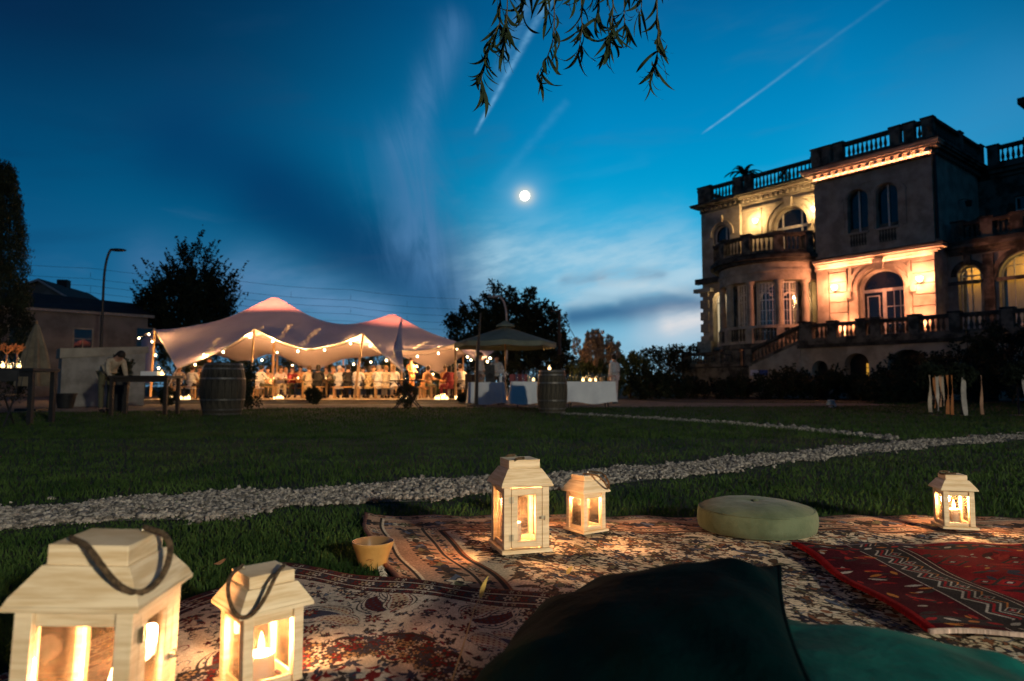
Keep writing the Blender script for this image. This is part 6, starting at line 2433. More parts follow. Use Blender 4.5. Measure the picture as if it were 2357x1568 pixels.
# rack with hanging ribbons at the right
RIBC = [pm('cream_ribbon', (0.60, 0.47, 0.33)), pm('orange_ribbon', (0.55, 0.20, 0.06)), pm('pale_ribbon', (0.62, 0.55, 0.45)), pm('peach_ribbon', (0.58, 0.32, 0.18))]
rr0 = random.Random(12)
for kk, (xs, lab, catx) in enumerate((((2126, 2134, 2141, 2148, 2156, 2164), 'dark flower ball on a stand with a dense bunch of hanging ribbons', 2142), ((2178, 2205, 2240), 'dark flower ball on a stand with three long separate ribbons', 2212), ((2335, 2345, 2353), 'dark flower ball on a stand with ribbons at the right edge', 2342))):
    Y = 13.2
    p = at(catx, 880, Y)
    t = shrub_ball('flower_stand', lab, (p.x, Y, 0.56), 0.31, 60 + kk, M['leaf_dark'], 0.8, 'flower arrangement', 0.05, 70, 'flower balls with ribbons')
    MB().tube([(0, 0, -0.56), (0, 0, 0.1)], 0.02, 8).build('post', M['iron'], t)
    MB().lathe([(0.001, -0.53), (0.16, -0.54), (0.17, -0.56)], 14).build('foot', M['iron'], t)
    for i, x in enumerate(xs):
        q = at(x, 880, Y)
        ox = q.x - p.x
        mbr = MB()
        w = 0.024 + 0.018 * rr0.random()
        y0 = -0.26 + 0.1 * rr0.random()
        zt, zb = 0.24, -0.55 + 0.05 * rr0.random() if kk != 0 else -0.34 - 0.2 * rr0.random()
        ph = rr0.random() * 6
        n = 16
        for j in range(n + 1):
            qd = j / n
            z = zt + (zb - zt) * qd
            sway = 0.02 * math.sin(qd * 5 + ph) * qd
            tw = 0.8 * math.sin(qd * 4 + ph)
            mbr.v += [(ox + sway - w * math.cos(tw), y0 - w * math.sin(tw), z), (ox + sway + w * math.cos(tw), y0 + w * math.sin(tw), z)]
            if j:
                mbr.f.append((2 * j - 2, 2 * j - 1, 2 * j + 1, 2 * j))
        mbr.build('ribbon', RIBC[(i + kk) % 4], t, smooth=True)
# small pale garden spotlight on the lawn
p = gd(1912, 938)
gs = thing('garden_spotlight', 'small pale slanted garden spotlight at the edge of the far lawn', 'garden light', (p.x, p.y, 0), 0.3)
m_pl = pm('pale_plastic', (0.55, 0.55, 0.52), None, 9, 0.5)
MB().frus(0.06, 0.0, 0.03, 0.04).build('foot', m_pl, gs)
o = MB().box((0, 0, 0), (0.20, 0.03, 0.16)).build('panel', m_pl, gs, bevel=0.008, loc=(0.0, 0, 0.14))
o.rotation_euler = (R(35), 0, R(-20))
o = MB().box((0, 0, 0), (0.05, 0.02, 0.24)).build('arm', m_pl, gs, bevel=0.004, loc=(0.12, -0.01, 0.10))
o.rotation_euler = (0, R(-28), 0)
# open book shaped blue sign
p = at(1747, 855, 34)
bs = thing('information_sign', 'slanted blue and white information panel below the stairs', 'sign', (p.x, 34, 0), R(-25))
MB().tube([(0, 0, 0), (0, 0, 1.15)], 0.03, 6).build('post', M['iron'], bs)
for k, mm in ((-1, pm('white_panel', (0.45, 0.5, 0.6))), (1, pm('blue_panel', (0.03, 0.07, 0.24)))):
    o = MB().box((k * 0.21, 0, 0), (0.41, 0.02, 0.36)).build('panel', mm, bs, loc=(0, 0, 1.28))
    o.rotation_euler = (R(-40), 0, 0)

# ------------------------------------------------------------------ far left house, lamps, wires
m_wallh = pm('old_plaster', (0.22, 0.195, 0.175), (0.13, 0.115, 0.10), 0.8, 0.95, 0.2)
m_roof = pm('dark_roof', (0.035, 0.032, 0.032), (0.02, 0.02, 0.02), 1.5, 0.9)
a, b = at(-60, 800, 37), at(338, 800, 43)
hs = thing('low_house', 'long low house with a dark roof at the far left', 'house', (a.x, a.y, 0), math.atan2(b.y - a.y, b.x - a.x))
Lh = math.hypot(b.x - a.x, b.y - a.y)
MB().bb(0, Lh, 0, 7, 0, 5.0).build('wall', m_wallh, hs)
MB().bb(-0.3, Lh + 0.3, -0.35, 0.0, 5.0, 5.16).build('eave', pm('pale_eave', (0.34, 0.31, 0.28)), hs)
V = [(-0.3, -0.4, 5.17), (Lh + 0.3, -0.4, 5.17), (Lh + 0.3, 7.3, 5.17), (-0.3, 7.3, 5.17), (-0.3, 3.4, 6.55), (Lh + 0.3, 3.4, 6.25)]
rf = MB().add(V, [(0, 1, 5, 4), (2, 3, 4, 5), (1, 2, 5), (3, 0, 4), (3, 2, 1, 0)]).build('roof', m_roof, hs)
for (x0, z0, w, h) in ((5.15, 2.9, 1.0, 1.15), (8.6, 2.7, 1.1, 1.6), (2.0, 2.9, 1.0, 1.15)):
    f = MB()
    for (c, s) in (((x0 - w / 2, 0, z0 + h / 2), (0.08, 0.1, h)), ((x0 + w / 2, 0, z0 + h / 2), (0.08, 0.1, h)), ((x0, 0, z0 + h + 0.04), (w + 0.08, 0.1, 0.08)), ((x0, 0, z0 - 0.04), (w + 0.08, 0.12, 0.08)), ((x0, -0.005, z0 + h * 0.5), (w - 0.081, 0.06, 0.05)), ((x0, -0.005, z0 + h * 0.25), (0.05, 0.06, h * 0.5 - 0.03))):
        f.box(c, s)
    fo = f.build('window', m_wallh if x0 > 8 else M['limestone'], hs)
    MB().bb(x0 - w / 2 + 0.04, x0 + w / 2 - 0.04, -0.012, -0.004, z0, z0 + h).build('pane', M['win_glass'], fo)
# gable house behind
a2 = at(75, 700, 60)
g2_ = thing('gabled_house', 'gabled house roof showing above the low house at left', 'house', (a2.x, 60, 0), 0.16)
V = [(-5, 0, 0), (5, 0, 0), (5, 9, 0), (-5, 9, 0), (-5, 0, 7.9), (5, 0, 7.2), (5, 9, 7.2), (-5, 9, 7.9), (0.6, 0, 10.1), (0.6, 9, 10.1)]
MB().add(V, [(0, 1, 5, 8, 4), (2, 3, 7, 9, 6), (1, 2, 6, 5), (3, 0, 4, 7)]).build('wall', m_wallh, g2_)
MB().add([(-5.6, -0.5, 7.68), (0.6, -0.5, 10.3), (5.9, -0.5, 7.0), (5.9, 9.5, 7.0), (0.6, 9.5, 10.3), (-5.6, 9.5, 7.68), (-5.6, -0.5, 7.4), (0.6, -0.5, 10.02), (5.9, -0.5, 6.72)], [(0, 1, 4, 5), (1, 2, 3, 4), (0, 6, 7, 1), (1, 7, 8, 2)]).build('roof', m_roof, g2_)
MB().tube([(-5.6, -0.52, 7.55), (0.6, -0.52, 10.16), (5.9, -0.52, 6.87)], 0.13, 4).build('verge_board', pm('pale_verge', (0.40, 0.37, 0.36)), g2_)
MB().bb(0.0, 0.9, 4, 4.8, 9.9, 10.9).build('chimney', m_roof, g2_)


def street_lamp(label, loc, h, reach, rz, pale):
    t = thing('street_lamp', label, 'street lamp', loc, rz, 'street lamps behind the garden')
    pts = [(0, 0, 0), (0, 0, h * 0.75)]
    for k in range(7):
        a = PI / 2 * k / 6
        pts.append((reach * (1 - math.cos(a)), 0, h * 0.75 + h * 0.25 * math.sin(a) - 0.02 * k))
    mm = M['hoopg'] if pale else M['iron']
    MB().tube(pts, [0.09] + [0.06] * (len(pts) - 1), 8).build('pole', mm, t, smooth=True)
    MB().ell((0, 0, 0), (0.42, 0.15, 0.085), 12, 8).build('lamp_head', mm, t, smooth=True, loc=(reach + 0.25, 0, h - 0.15))
    return t


M['hoopg'] = pm('pale_grey_metal', (0.46, 0.43, 0.40), None, 4, 0.5)
p = at(229, 880, 34)
street_lamp('dark curved street lamp standing above the low house at left', (p.x, 34, 0), at(245, 568, 34).z, 0.35, 0.2, False)
p = at(1166, 880, 42)
street_lamp('pale curved street lamp rising behind the parasol', (p.x, 42, 0), at(1150, 677, 42).z, 0.6, PI - 0.2, True)
# telegraph pole and its stay
p = at(1288, 880, 40)
tp = thing('utility_pole', 'dark utility pole right of the knobbly tree', 'pole', (p.x, 40, 0))
hz = at(1288, 713, 40).z
MB().tube([(0, 0, 0), (0, 0, hz)], [0.13, 0.09], 8).build('pole', M['dark_wood'], tp)
MB().box((-0.25, 0, hz - 0.1), (0.55, 0.1, 0.1)).build('crossarm', M['dark_wood'], tp)
MB().tube([(0, 0, hz - 0.15), (0.5, 0, hz - 0.9), (0.95, 0, hz - 1.7)], 0.02, 5).build('cable', M['cable'], tp)
# overhead railway wires with hangers far behind the tent
for k, (y0, y1, lab) in enumerate(((588, 666, 'topmost overhead wire behind the tent'), (612, 690, 'second overhead wire from the top'), (628, 706, 'third overhead wire from the top'), (644, 722, 'fourth overhead wire from the top'), (662, 738, 'lowest overhead wire behind the tent'))):
    a, b = at(-150, y0, 75), at(1060, y1 + 22, 95)
    t = thing('overhead_wire', lab, 'wire', a, 0, 'overhead wires behind the tent')
    pts = []
    for i in range(25):
        q = i / 24
        pp = a.lerp(b, q) - a
        pp.z -= 0.25 * abs(math.sin(q * PI * 4))
        pts.append(pp)
    MB().tube(pts, 0.022, 4).build('wire', M['cable'], t)
    if k % 2:
        for i in range(3, 23, 3):
            MB().tube([pts[i], pts[i] + Vector((0, 0, 0.75))], 0.018, 4).build('hanger', M['cable'], t)
# the moon
md = moon_dir * 4000
mo = thing('moon', 'bright full moon in the dusk sky', 'moon', Vector((0, 0, CAMH)) + md)
MB().ell((0, 0, 0), (29, 29, 29), 32, 16).build('moon_disc', em('moonlit_disc', (1.0, 0.94, 0.78), 3.2), mo, smooth=True)

# ------------------------------------------------------------------ the mansion
MAN = thing('mansion', 'pale stone mansion with balustraded roof, round balcony porch and lit entrance', 'mansion', (20.5, 32.0, 0), math.atan2(-0.785, 0.62))
ST, SD, SCAP = M['limestone'], M['limestone_dirty'], M['limestone_cap']


def arch(x0, x1, z0, zs, n=12, flat=1.0):
    """outline of an arched opening, counter-clockwise from the lower left; zs = springing height"""
    r_ = (x1 - x0) / 2
    c = (x0 + x1) / 2
    pts = [(x0, z0), (x1, z0)]
    for k in range(n + 1):
        a = PI * k / n
        pts.append((c + r_ * math.cos(a), zs + r_ * flat * math.sin(a)))
    return pts


def wall(name, outer, holes, y, depth, mat, fn=None, parent=MAN):
    """wall panel in the plane y (local) with openings and reveals of the given depth"""
    fn = fn or (lambda s, z, d: (s, y + d, z))
    loops = [[Vector((s, z, 0)) for s, z in outer]] + [[Vector((s, z, 0)) for s, z in h] for h in holes]
    tris = geometry.tessellate_polygon(loops)
    flat = [p for l in loops for p in l]
    mb = MB()
    mb.add([fn(p.x, p.y, 0) for p in flat], [tuple(t) for t in tris])
    for h in holes:
        n = len(h)
        mb.add([fn(s, z, 0) for s, z in h] + [fn(s, z, depth) for s, z in h], [(i, (i + 1) % n, n + (i + 1) % n, n + i) for i in range(n)])
    return mb.build(name, mat, parent)


def moulding(name, pts, w, d, y, mat, parent=MAN):
    """raised band following a 2-D line on the wall plane y"""
    mb = MB()
    n = len(pts)
    nor = []
    for i in range(n):
        a, b = pts[max(0, i - 1)], pts[min(n - 1, i + 1)]
        tx, tz = b[0] - a[0], b[1] - a[1]
        L = math.hypot(tx, tz) or 1
        nor.append((-tz / L, tx / L))
    for (x, z), (nx_, nz_) in zip(pts, nor):
        mb.v += [(x - nx_ * w / 2, y, z - nz_ * w / 2), (x - nx_ * w / 2, y - d, z - nz_ * w / 2), (x + nx_ * w / 2, y - d, z + nz_ * w / 2), (x + nx_ * w / 2, y, z + nz_ * w / 2)]
    for i in range(n - 1):
        for k in range(4):
            mb.f.append((i * 4 + k, i * 4 + (k + 1) % 4, i * 4 + 4 + (k + 1) % 4, i * 4 + 4 + k))
    mb.f += [(0, 1, 2, 3), tuple((n - 1) * 4 + k for k in (3, 2, 1, 0))]
    return mb.build(name, mat, parent)


def window(opening, y, mul, trans, mat_f=None, mat_g=None, fn=None, name='window', bars=()):
    """frame following the opening, mullions at x in mul, transoms at z in trans; pane behind"""
    fn = fn or (lambda s, z, d: (s, y + d, z))
    mat_f, mat_g = mat_f or M['frame_white'], mat_g or M['win_glass']
    t = 0.06
    c = (sum(p[0] for p in opening) / len(opening), sum(p[1] for p in opening) / len(opening))
    mb = MB()
    n = len(opening)
    w_ = max(p[0] for p in opening) - min(p[0] for p in opening)
    k_ = 1 - 2 * t / w_
    inn = [(c[0] + (s - c[0]) * k_, c[1] + (z - c[1]) * (1 - 1.2 * t / (max(p[1] for p in opening) - c[1]))) for s, z in opening]
    vs = [fn(s, z, 0) for s, z in opening] + [fn(s, z, 0) for s, z in inn] + [fn(s, z, 0.05) for s, z in inn]
    fs = []
    for i in range(n):
        j = (i + 1) % n
        fs += [(i, j, n + j, n + i), (n + i, n + j, 2 * n + j, 2 * n + i)]
    mb.add(vs, fs)

    def zlim(s):
        zz = [p[1] for p in opening]
        best = max(zz)
        for i in range(n):
            (a, b), (c_, d_) = opening[i], opening[(i + 1) % n]
            if (a - s) * (c_ - s) <= 0 and abs(a - c_) > 1e-6 and max(b, d_) > (min(zz) + 0.1):
                best = b + (d_ - b) * (s - a) / (c_ - a)
        return best
    z0 = min(p[1] for p in opening)

    def bar(s0, s1, zb, zt, d0=-0.02):
        q = [fn(s0, zb, d0), fn(s1, zb, d0), fn(s1, zb, 0.04), fn(s0, zb, 0.04), fn(s0, zt, d0), fn(s1, zt, d0), fn(s1, zt, 0.04), fn(s0, zt, 0.04)]
        mb.add(q, BX)
    for s, w in mul:
        bar(s - w / 2, s + w / 2, z0 + t, min(zlim(s - w / 2), zlim(s + w / 2)) - 0.02)
    x0, x1 = min(p[0] for p in opening), max(p[0] for p in opening)
    for z, w in trans:
        r_ = [p for p in opening if p[1] >= z]
        bar(x0 + t if len(r_) > 3 else x0, x1 - t, z - w / 2, z + w / 2, -0.015)
    for (s0, s1, zb, zt) in bars:
        bar(s0, s1, zb, zt, -0.01)
    fr = mb.build(name, mat_f, MAN)
    g = [fn(s, z, 0.03) for s, z in opening]
    MB().add(g, [tuple(range(n))]).build('pane', mat_g, fr)
    return fr


BAL = MB().lathe([(0.075, 0), (0.075, 0.05), (0.045, 0.07), (0.075, 0.16), (0.085, 0.24), (0.05, 0.42), (0.036, 0.50), (0.05, 0.535), (0.036, 0.56), (0.07, 0.585), (0.07, 0.63)], 8)
_b = BAL.build('baluster', SD, None, smooth=True)
BALM = _b.data
bpy.data.objects.remove(_b)


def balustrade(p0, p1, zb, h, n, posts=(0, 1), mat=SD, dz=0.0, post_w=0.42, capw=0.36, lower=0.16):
    """straight run between local points; dz = drop of the far end; posts at fractions"""
    (x0, y0), (x1, y1) = p0, p1
    L = math.hypot(x1 - x0, y1 - y0)
    rz = math.atan2(y1 - y0, x1 - x0)
    hb = h - lower - 0.16

    def slab(name, z0, z1, w, a=0.0, b=1.0, m=mat):
        q = []
        nx_, ny_ = -math.sin(rz) * w / 2, math.cos(rz) * w / 2
        for zz in (z0, z1):
            for t_, s in ((a, -1), (b, -1), (b, 1), (a, 1)):
                q.append((x0 + (x1 - x0) * t_ + nx_ * s, y0 + (y1 - y0) * t_ + ny_ * s, zz + dz * t_))
        MB().add(q, BX).build(name, m, MAN)
    slab('plinth', zb, zb + lower, capw * 0.9)
    slab('rail', zb + h - 0.16, zb + h, capw, m=SCAP)
    for f in posts:
        px, py = x0 + (x1 - x0) * f, y0 + (y1 - y0) * f
        MB().box((px, py, zb + dz * f + (h + 0.02) / 2 - 0.002), (post_w, capw * 1.04, h + 0.02), rz).build('pedestal', mat, MAN, bevel=0.02)
        MB().box((px, py, zb + dz * f + h + 0.06), (post_w + 0.10, capw * 1.2, 0.09), rz).build('pedestal_cap', SCAP, MAN)
    for k in range(n):
        f = (k + 0.5) / n
        if any(abs(f - q) * L < post_w / 2 + 0.06 for q in posts):
            continue
        o = link('baluster', BALM, None, MAN, loc=(x0 + (x1 - x0) * f, y0 + (y1 - y0) * f, zb + lower + dz * f))
        o.scale = (1, 1, hb / 0.63)


def dentils(x0, x1, y, z, h, w=0.16, gap=0.16, d=0.16, mat=ST):
    n = int((x1 - x0) / (w + gap))
    m0 = None
    for k in range(n):
        x = x0 + (k + 0.5) * (x1 - x0) / n
        if m0 is None:
            o = MB().box((0, 0, 0), (w, d, h)).build('dentil', mat, MAN, loc=(x, y - d / 2, z))
            m0 = o.data
        else:
            link('dentil', m0, None, MAN, loc=(x, y - d / 2, z))


def cornice(x0, x1, y, z, steps, mat, name='cornice', left=True, right=True):
    """stack of slabs (height, projection) along a front"""
    for h, pr_ in steps:
        MB().bb(x0 - (pr_ if left else 0), x1 + (pr_ if right else 0), y - pr_, y + 0.25, z, z + h - 0.002).build(name, mat, MAN)
        z += h
    return z


ZF, ZM, ZU, ZC, ZP = 2.9, 7.35, 11.55, 12.45, 13.55
ZK = 11.86      # foot of the upper cornice of the block      # terrace, middle cornice, upper cornice, top of cornice, top of parapet

# --- projecting block, x -5.9..0, front y=0
door = arch(-3.62, -1.50, ZF, 5.62, 16, 0.92)
wall('wall', [(-5.9, 0), (0, 0), (0, ZM), (-5.9, ZM)], [door], 0.0, 0.45, ST)
wA, wB = arch(-4.12, -3.06, 8.72, 10.48, 12), arch(-2.66, -1.60, 8.72, 10.48, 12)
wall('wall', [(-5.9, ZM), (0, ZM), (0, ZK + 0.2), (-5.9, ZK + 0.2)], [wA, wB], 0.0, 0.35, ST)
for s in (-5.9, 0.0):
    MB().add([(s, 0, 0), (s, 6.4, 0), (s, 6.4, ZK + 0.2), (s, 0, ZK + 0.2)], [(0, 1, 2, 3)]).build('side_wall', ST, MAN)
for o_ in (wA, wB):
    cx_ = (o_[0][0] + o_[1][0]) / 2
    window(o_, 0.30, [], [], mat_f=SD)
    MB().bb(cx_ - 0.035, cx_ + 0.035, 0.24, 0.30, 8.74, 10.95).build('mullion', M['frame_white'], MAN)
    # blind balustrade panel under the window
    MB().bb(cx_ - 0.46, cx_ + 0.46, 0.02, 0.06, 7.95, 8.6).build('recess_panel', SD, MAN)
    for k in range(6):
        o = link('baluster', BALM, None, MAN, loc=(cx_ - 0.36 + 0.144 * k, -0.02, 7.98))
        o.scale = (0.7, 0.7, 0.95)
    MB().bb(cx_ - 0.56, cx_ + 0.56, -0.12, 0.1, 8.60, 8.71).build('sill', ST, MAN)
    moulding('arch_moulding', [(p[0] + (p[0] - cx_) * 0.20, p[1] + (0.1 if p[1] > 10.4 else 0)) for p in o_[2:]], 0.16, 0.07, 0, ST)
for s in (-4.40, -2.86, -1.32):
    MB().bb(s - 0.12, s + 0.12, -0.06, 0.0, 8.72, 10.42).build('pilaster', ST, MAN)
moulding('arch_moulding', [(-2.84 + 1.75 * math.cos(a), 10.0 + 1.35 * math.sin(a)) for a in np.linspace(0.35, PI - 0.35, 15)], 0.14, 0.06, 0, ST)
window(door, 0.36, [], [(5.55, 0.16)], name='entrance_door', bars=[(-2.64, -2.46, ZF + 0.02, 5.49), (-2.10, -2.07, ZF + 0.3, 5.47), (-1.80, -1.77, ZF + 0.3, 5.47), (-2.46, -1.56, 4.66, 4.69), (-2.46, -1.56, 3.78, 3.81), (-2.46, -1.56, ZF + 0.02, ZF + 0.3), (-3.40, -3.36, ZF + 0.02, 5.3), (-2.82, -2.78, ZF + 0.02, 5.3), (-3.36, -2.82, 5.26, 5.3)])
for q, dpt in ((0.20, 0.14), (0.52, 0.09)):
    w_ = 2.12 / 2 + q
    moulding('arch_moulding', [(-2.56 + w_ * math.cos(a), 5.62 + (w_ * 0.92 + 0.02) * math.sin(a)) for a in np.linspace(0.0, PI, 19)], 0.19, dpt, 0, ST)
for s in (-1, 1):
    MB().bb(-2.56 + s * 1.26 - 0.14, -2.56 + s * 1.26 + 0.14, -0.12, 0.0, ZF + 0.004, 5.62).build('door_jamb', ST, MAN)
    MB().bb(-2.56 + s * 1.58 - 0.12, -2.56 + s * 1.58 + 0.12, -0.20, 0.0, 5.25, 5.62).build('console', ST, MAN)
MB().add([(-2.76, -0.26, 6.55), (-2.36, -0.26, 6.55), (-2.36, 0, 6.55), (-2.76, 0, 6.55), (-2.86, -0.3, 7.12), (-2.26, -0.3, 7.12), (-2.26, 0, 7.12), (-2.86, 0, 7.12)], BX).build('keystone', ST, MAN)
# rusticated piers: every course is a block
for (x0, x1) in ((-5.15, -4.22), (-1.02, -0.02)):
    z = ZF + 0.01
    while z < 6.75:
        MB().bb(x0, x1, -0.13, 0.02, z, z + 0.50).build('stone_course', ST, MAN, bevel=0.015)
        z += 0.545
for (x0, x1) in ((-5.86, -5.24), (-4.14, -3.98), (-1.24, -1.10)):
    MB().bb(x0, x1, -0.08, 0.0, ZF + 0.01, 6.95).build('pilaster', ST, MAN)
MB().bb(-5.9, -0.0, -0.16, 0.0, 6.86, 7.04).build('string_course', ST, MAN)
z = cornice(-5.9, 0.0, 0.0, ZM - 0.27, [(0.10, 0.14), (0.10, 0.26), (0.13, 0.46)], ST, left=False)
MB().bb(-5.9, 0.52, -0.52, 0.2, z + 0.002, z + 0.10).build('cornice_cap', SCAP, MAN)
# upper cornice of the block (strongly lit from below)
dentils(-5.9, 0.1, -0.10, ZK + 0.25, 0.19, 0.19, 0.19, 0.17)
MB().bb(-5.92, 0.06, -0.10, 0.1, ZK + 0.10, ZK + 0.37).build('frieze', ST, MAN)
z = cornice(-5.9, 0.0, 0.0, ZK + 0.37, [(0.10, 0.34), (0.12, 0.46), (0.09, 0.52)], ST)
MB().bb(-6.45, 0.56, -0.56, 0.3, z + 0.001, z + 0.08).build('cornice_cap', SCAP, MAN)
dn = MB().box((0, 0, 0), (0.16, 0.16, 0.19)).build('dentil', SD, MAN, loc=(0.14, 0.3, ZK + 0.25))
for k in range(1, 19):
    link('dentil', dn.data, None, MAN, loc=(0.14, 0.3 + 0.33 * k, ZK + 0.25))
for h0, h1, pr_ in ((0.37, 0.47, 0.34), (0.47, 0.59, 0.46), (0.59, 0.68, 0.52)):
    MB().bb(0.0, pr_, 0.255, 6.4, ZK + h0, ZK + h1 - 0.002).build('cornice', SD, MAN)
    MB().bb(-5.9 - pr_, -5.9, 0.255, 1.2, ZK + h0, ZK + h1 - 0.002).build('cornice', SD, MAN)
ZB = z + 0.08
balustrade((-5.75, -0.2), (0.18, -0.2), ZB, 0.98, 26, posts=(0.03, 0.13, 0.24, 0.72, 0.83, 0.97), post_w=0.5)
balustrade((0.18, -0.2), (0.18, 6.4), ZB, 0.98, 22, posts=(0.5, 0.97), post_w=0.5)
balustrade((-5.75, -0.2), (-5.75, 1.0), ZB, 0.98, 3, posts=(), post_w=0.5)
# warm strip lights hidden on the mouldings
for (zz, y, L, e, nm, x) in ((ZK + 0.06, -0.20, 5.9, 130, 'cornice_strip_light', -2.95), (6.95, -0.26, 5.6, 140, 'cornice_strip_light', -2.9)):
    o = light(nm, 'AREA', (x, y, zz), e, AMBER, parent=MAN, shape='RECTANGLE', size=L, size_y=0.06)
    o.rotation_euler = (PI - R(8), 0, 0)
MB().bb(-5.9, 0.0, -0.30, 0.0, ZK - 0.03, ZK + 0.03).build('light_ledge', SD, MAN)

# --- left section x -14.06..-5.9, front y=1.2 (left bay y=0.95)
Y1 = 1.2
wC = arch(-9.05, -6.98, 7.9, 10.15, 16, 1.0)
wall('wall', [(-11.2, ZM), (-5.9, ZM), (-5.9, ZU + 0.5), (-11.2, ZU + 0.5)], [wC], Y1, 0.4, ST)
window(wC, Y1 + 0.3, [(-8.62, 0.09), (-7.42, 0.09)], [(10.05, 0.16)])
for q, dpt in ((0.17, 0.12), (0.50, 0.09)):
    w_ = 2.07 / 2 + q
    moulding('arch_moulding', [(-8.015 + w_ * math.cos(a), 10.15 + w_ * math.sin(a)) for a in np.linspace(-0.15, PI + 0.15, 21)], 0.18, dpt, Y1, ST)
MB().add([(-8.2, Y1 - 0.24, 11.22), (-7.83, Y1 - 0.24, 11.22), (-7.83, Y1, 11.22), (-8.2, Y1, 11.22), (-8.27, Y1 - 0.28, 11.78), (-7.76, Y1 - 0.28, 11.78), (-7.76, Y1, 11.78), (-8.27, Y1, 11.78)], BX).build('keystone', ST, MAN)
for s in (-9.9, -6.2):
    MB().bb(s - 0.06, s + 0.06, Y1 - 0.05, Y1, 8.2, 11.5).build('pilaster', ST, MAN)
MB().bb(-11.2, -5.9, Y1 - 0.09, Y1, 11.55, 11.68).build('string_course', ST, MAN)
Y0 = 0.95
wD = arch(-13.15, -11.95, 8.0, 10.35, 14)
wall('wall', [(-14.06, ZM), (-11.2, ZM), (-11.2, ZU + 0.5), (-14.06, ZU + 0.5)], [wD], Y0, 0.4, ST)
window(wD, Y0 + 0.3, [(-12.35, 0.08)], [(9.85, 0.12)])
moulding('arch_moulding', [(-12.55 + 0.82 * math.cos(a), 10.35 + 0.82 * math.sin(a)) for a in np.linspace(-0.1, PI + 0.1, 17)], 0.20, 0.10, Y0, ST)
MB().bb(-12.72, -12.38, Y0 - 0.2, Y0, 11.1, 11.55).build('keystone', ST, MAN)
MB().add([(-11.2, Y0, 0), (-11.2, Y1, 0), (-11.2, Y1, ZU + 0.5), (-11.2, Y0, ZU + 0.5)], [(0, 1, 2, 3)]).build('side_wall', ST, MAN)
MB().add([(-14.06, Y0, 0), (-14.06, 10, 0), (-14.06, 10, ZU + 0.5), (-14.06, Y0, ZU + 0.5)], [(0, 1, 2, 3)]).build('side_wall', ST, MAN)
dentils(-11.2, -5.95, Y1 - 0.08, ZU + 0.62, 0.18)
dentils(-14.06, -11.25, Y0 - 0.08, ZU + 0.62, 0.18, mat=SD)
MB().bb(-11.2, -5.91, Y1 - 0.08, Y1, ZU + 0.40, ZU + 0.74).build('frieze', ST, MAN)
MB().bb(-14.1, -11.2, Y0 - 0.08, Y0, ZU + 0.40, ZU + 0.74).build('frieze', SD, MAN)
zl = cornice(-11.2, -5.95, Y1, ZU + 0.745, [(0.08, 0.30), (0.09, 0.44)], ST, left=False, right=False)
zl2 = cornice(-14.06, -11.2, Y0, ZU + 0.745, [(0.08, 0.34), (0.09, 0.50)], SD, right=False)
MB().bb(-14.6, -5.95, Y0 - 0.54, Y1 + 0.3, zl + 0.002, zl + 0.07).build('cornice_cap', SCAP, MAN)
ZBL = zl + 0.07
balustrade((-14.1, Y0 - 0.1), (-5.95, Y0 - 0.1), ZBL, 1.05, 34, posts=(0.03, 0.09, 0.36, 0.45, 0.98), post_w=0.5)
balustrade((-14.1, Y0 - 0.1), (-14.1, 9.0), ZBL, 1.05, 24, posts=(0.5, 1.0), post_w=0.5)
# ground floor of the left section
gC = arch(-13.30, -12.20, 3.1, 6.1, 14)
wall('wall', [(-14.06, 0), (-11.2, 0), (-11.2, ZM), (-14.06, ZM)], [gC], Y0, 0.5, ST)
window(gC, Y0 + 0.42, [(-12.75, 0.08)], [(6.0, 0.08)], mat_g=em('lit_window_white', (1.0, 0.80, 0.48), 0.55))
light('recess_lamp', 'POINT', (-12.75, Y0 + 0.05, 6.3), 16, WARM2, 0.05, MAN)
wall('wall', [(-11.2, 0), (-5.9, 0), (-5.9, ZM), (-11.2, ZM)], [arch(-10.3, -8.1, 3.2, 5.6, 12)], Y1 + 0.01, 0.4, ST)
for k in range(9):
    z = 0.2 + 0.78 * k
    MB().bb(-14.18, -13.55, Y0 - 0.13, Y0 + 0.6, z, z + 0.55).build('quoin', ST, MAN, bevel=0.02)
MB().bb(-14.4, -11.2, Y0 - 0.35, Y0, ZM - 0.1, ZM + 0.25).build('cornice', SCAP, MAN)
MB().bb(-14.5, -13.2, Y0 - 0.4, Y0, 6.7, 6.95).build('string_course', ST, MAN)
MB().bb(-14.35, -13.3, Y0 - 0.3, Y0 + 0.3, 2.6, 3.5).build('base_block', ST, MAN)

# --- round porch: centre (-9.2, 1.2)
CXB, CYB = -9.2, Y1


def arc_slab(name, r0, r1, z0, z1, mat, a0=PI, a1=2 * PI, n=30):
    mb = MB()
    for k in range(n + 1):
        a = a0 + (a1 - a0) * k / n
        for r_, z in ((r0, z0), (r1, z0), (r1, z1), (r0, z1)):
            mb.v.append((CXB + r_ * math.cos(a), CYB + r_ * math.sin(a), z))
    for k in range(n):
        for q in range(4):
            mb.f.append((k * 4 + q, k * 4 + (q + 1) % 4, k * 4 + 4 + (q + 1) % 4, k * 4 + 4 + q))
    mb.f += [(3, 2, 1, 0), tuple(n * 4 + q for q in range(4))]
    return mb.build(name, mat, MAN, smooth=True, angle=40)


def onarc(r_, a, z=0):
    return (CXB + r_ * math.cos(a), CYB + r_ * math.sin(a), z)


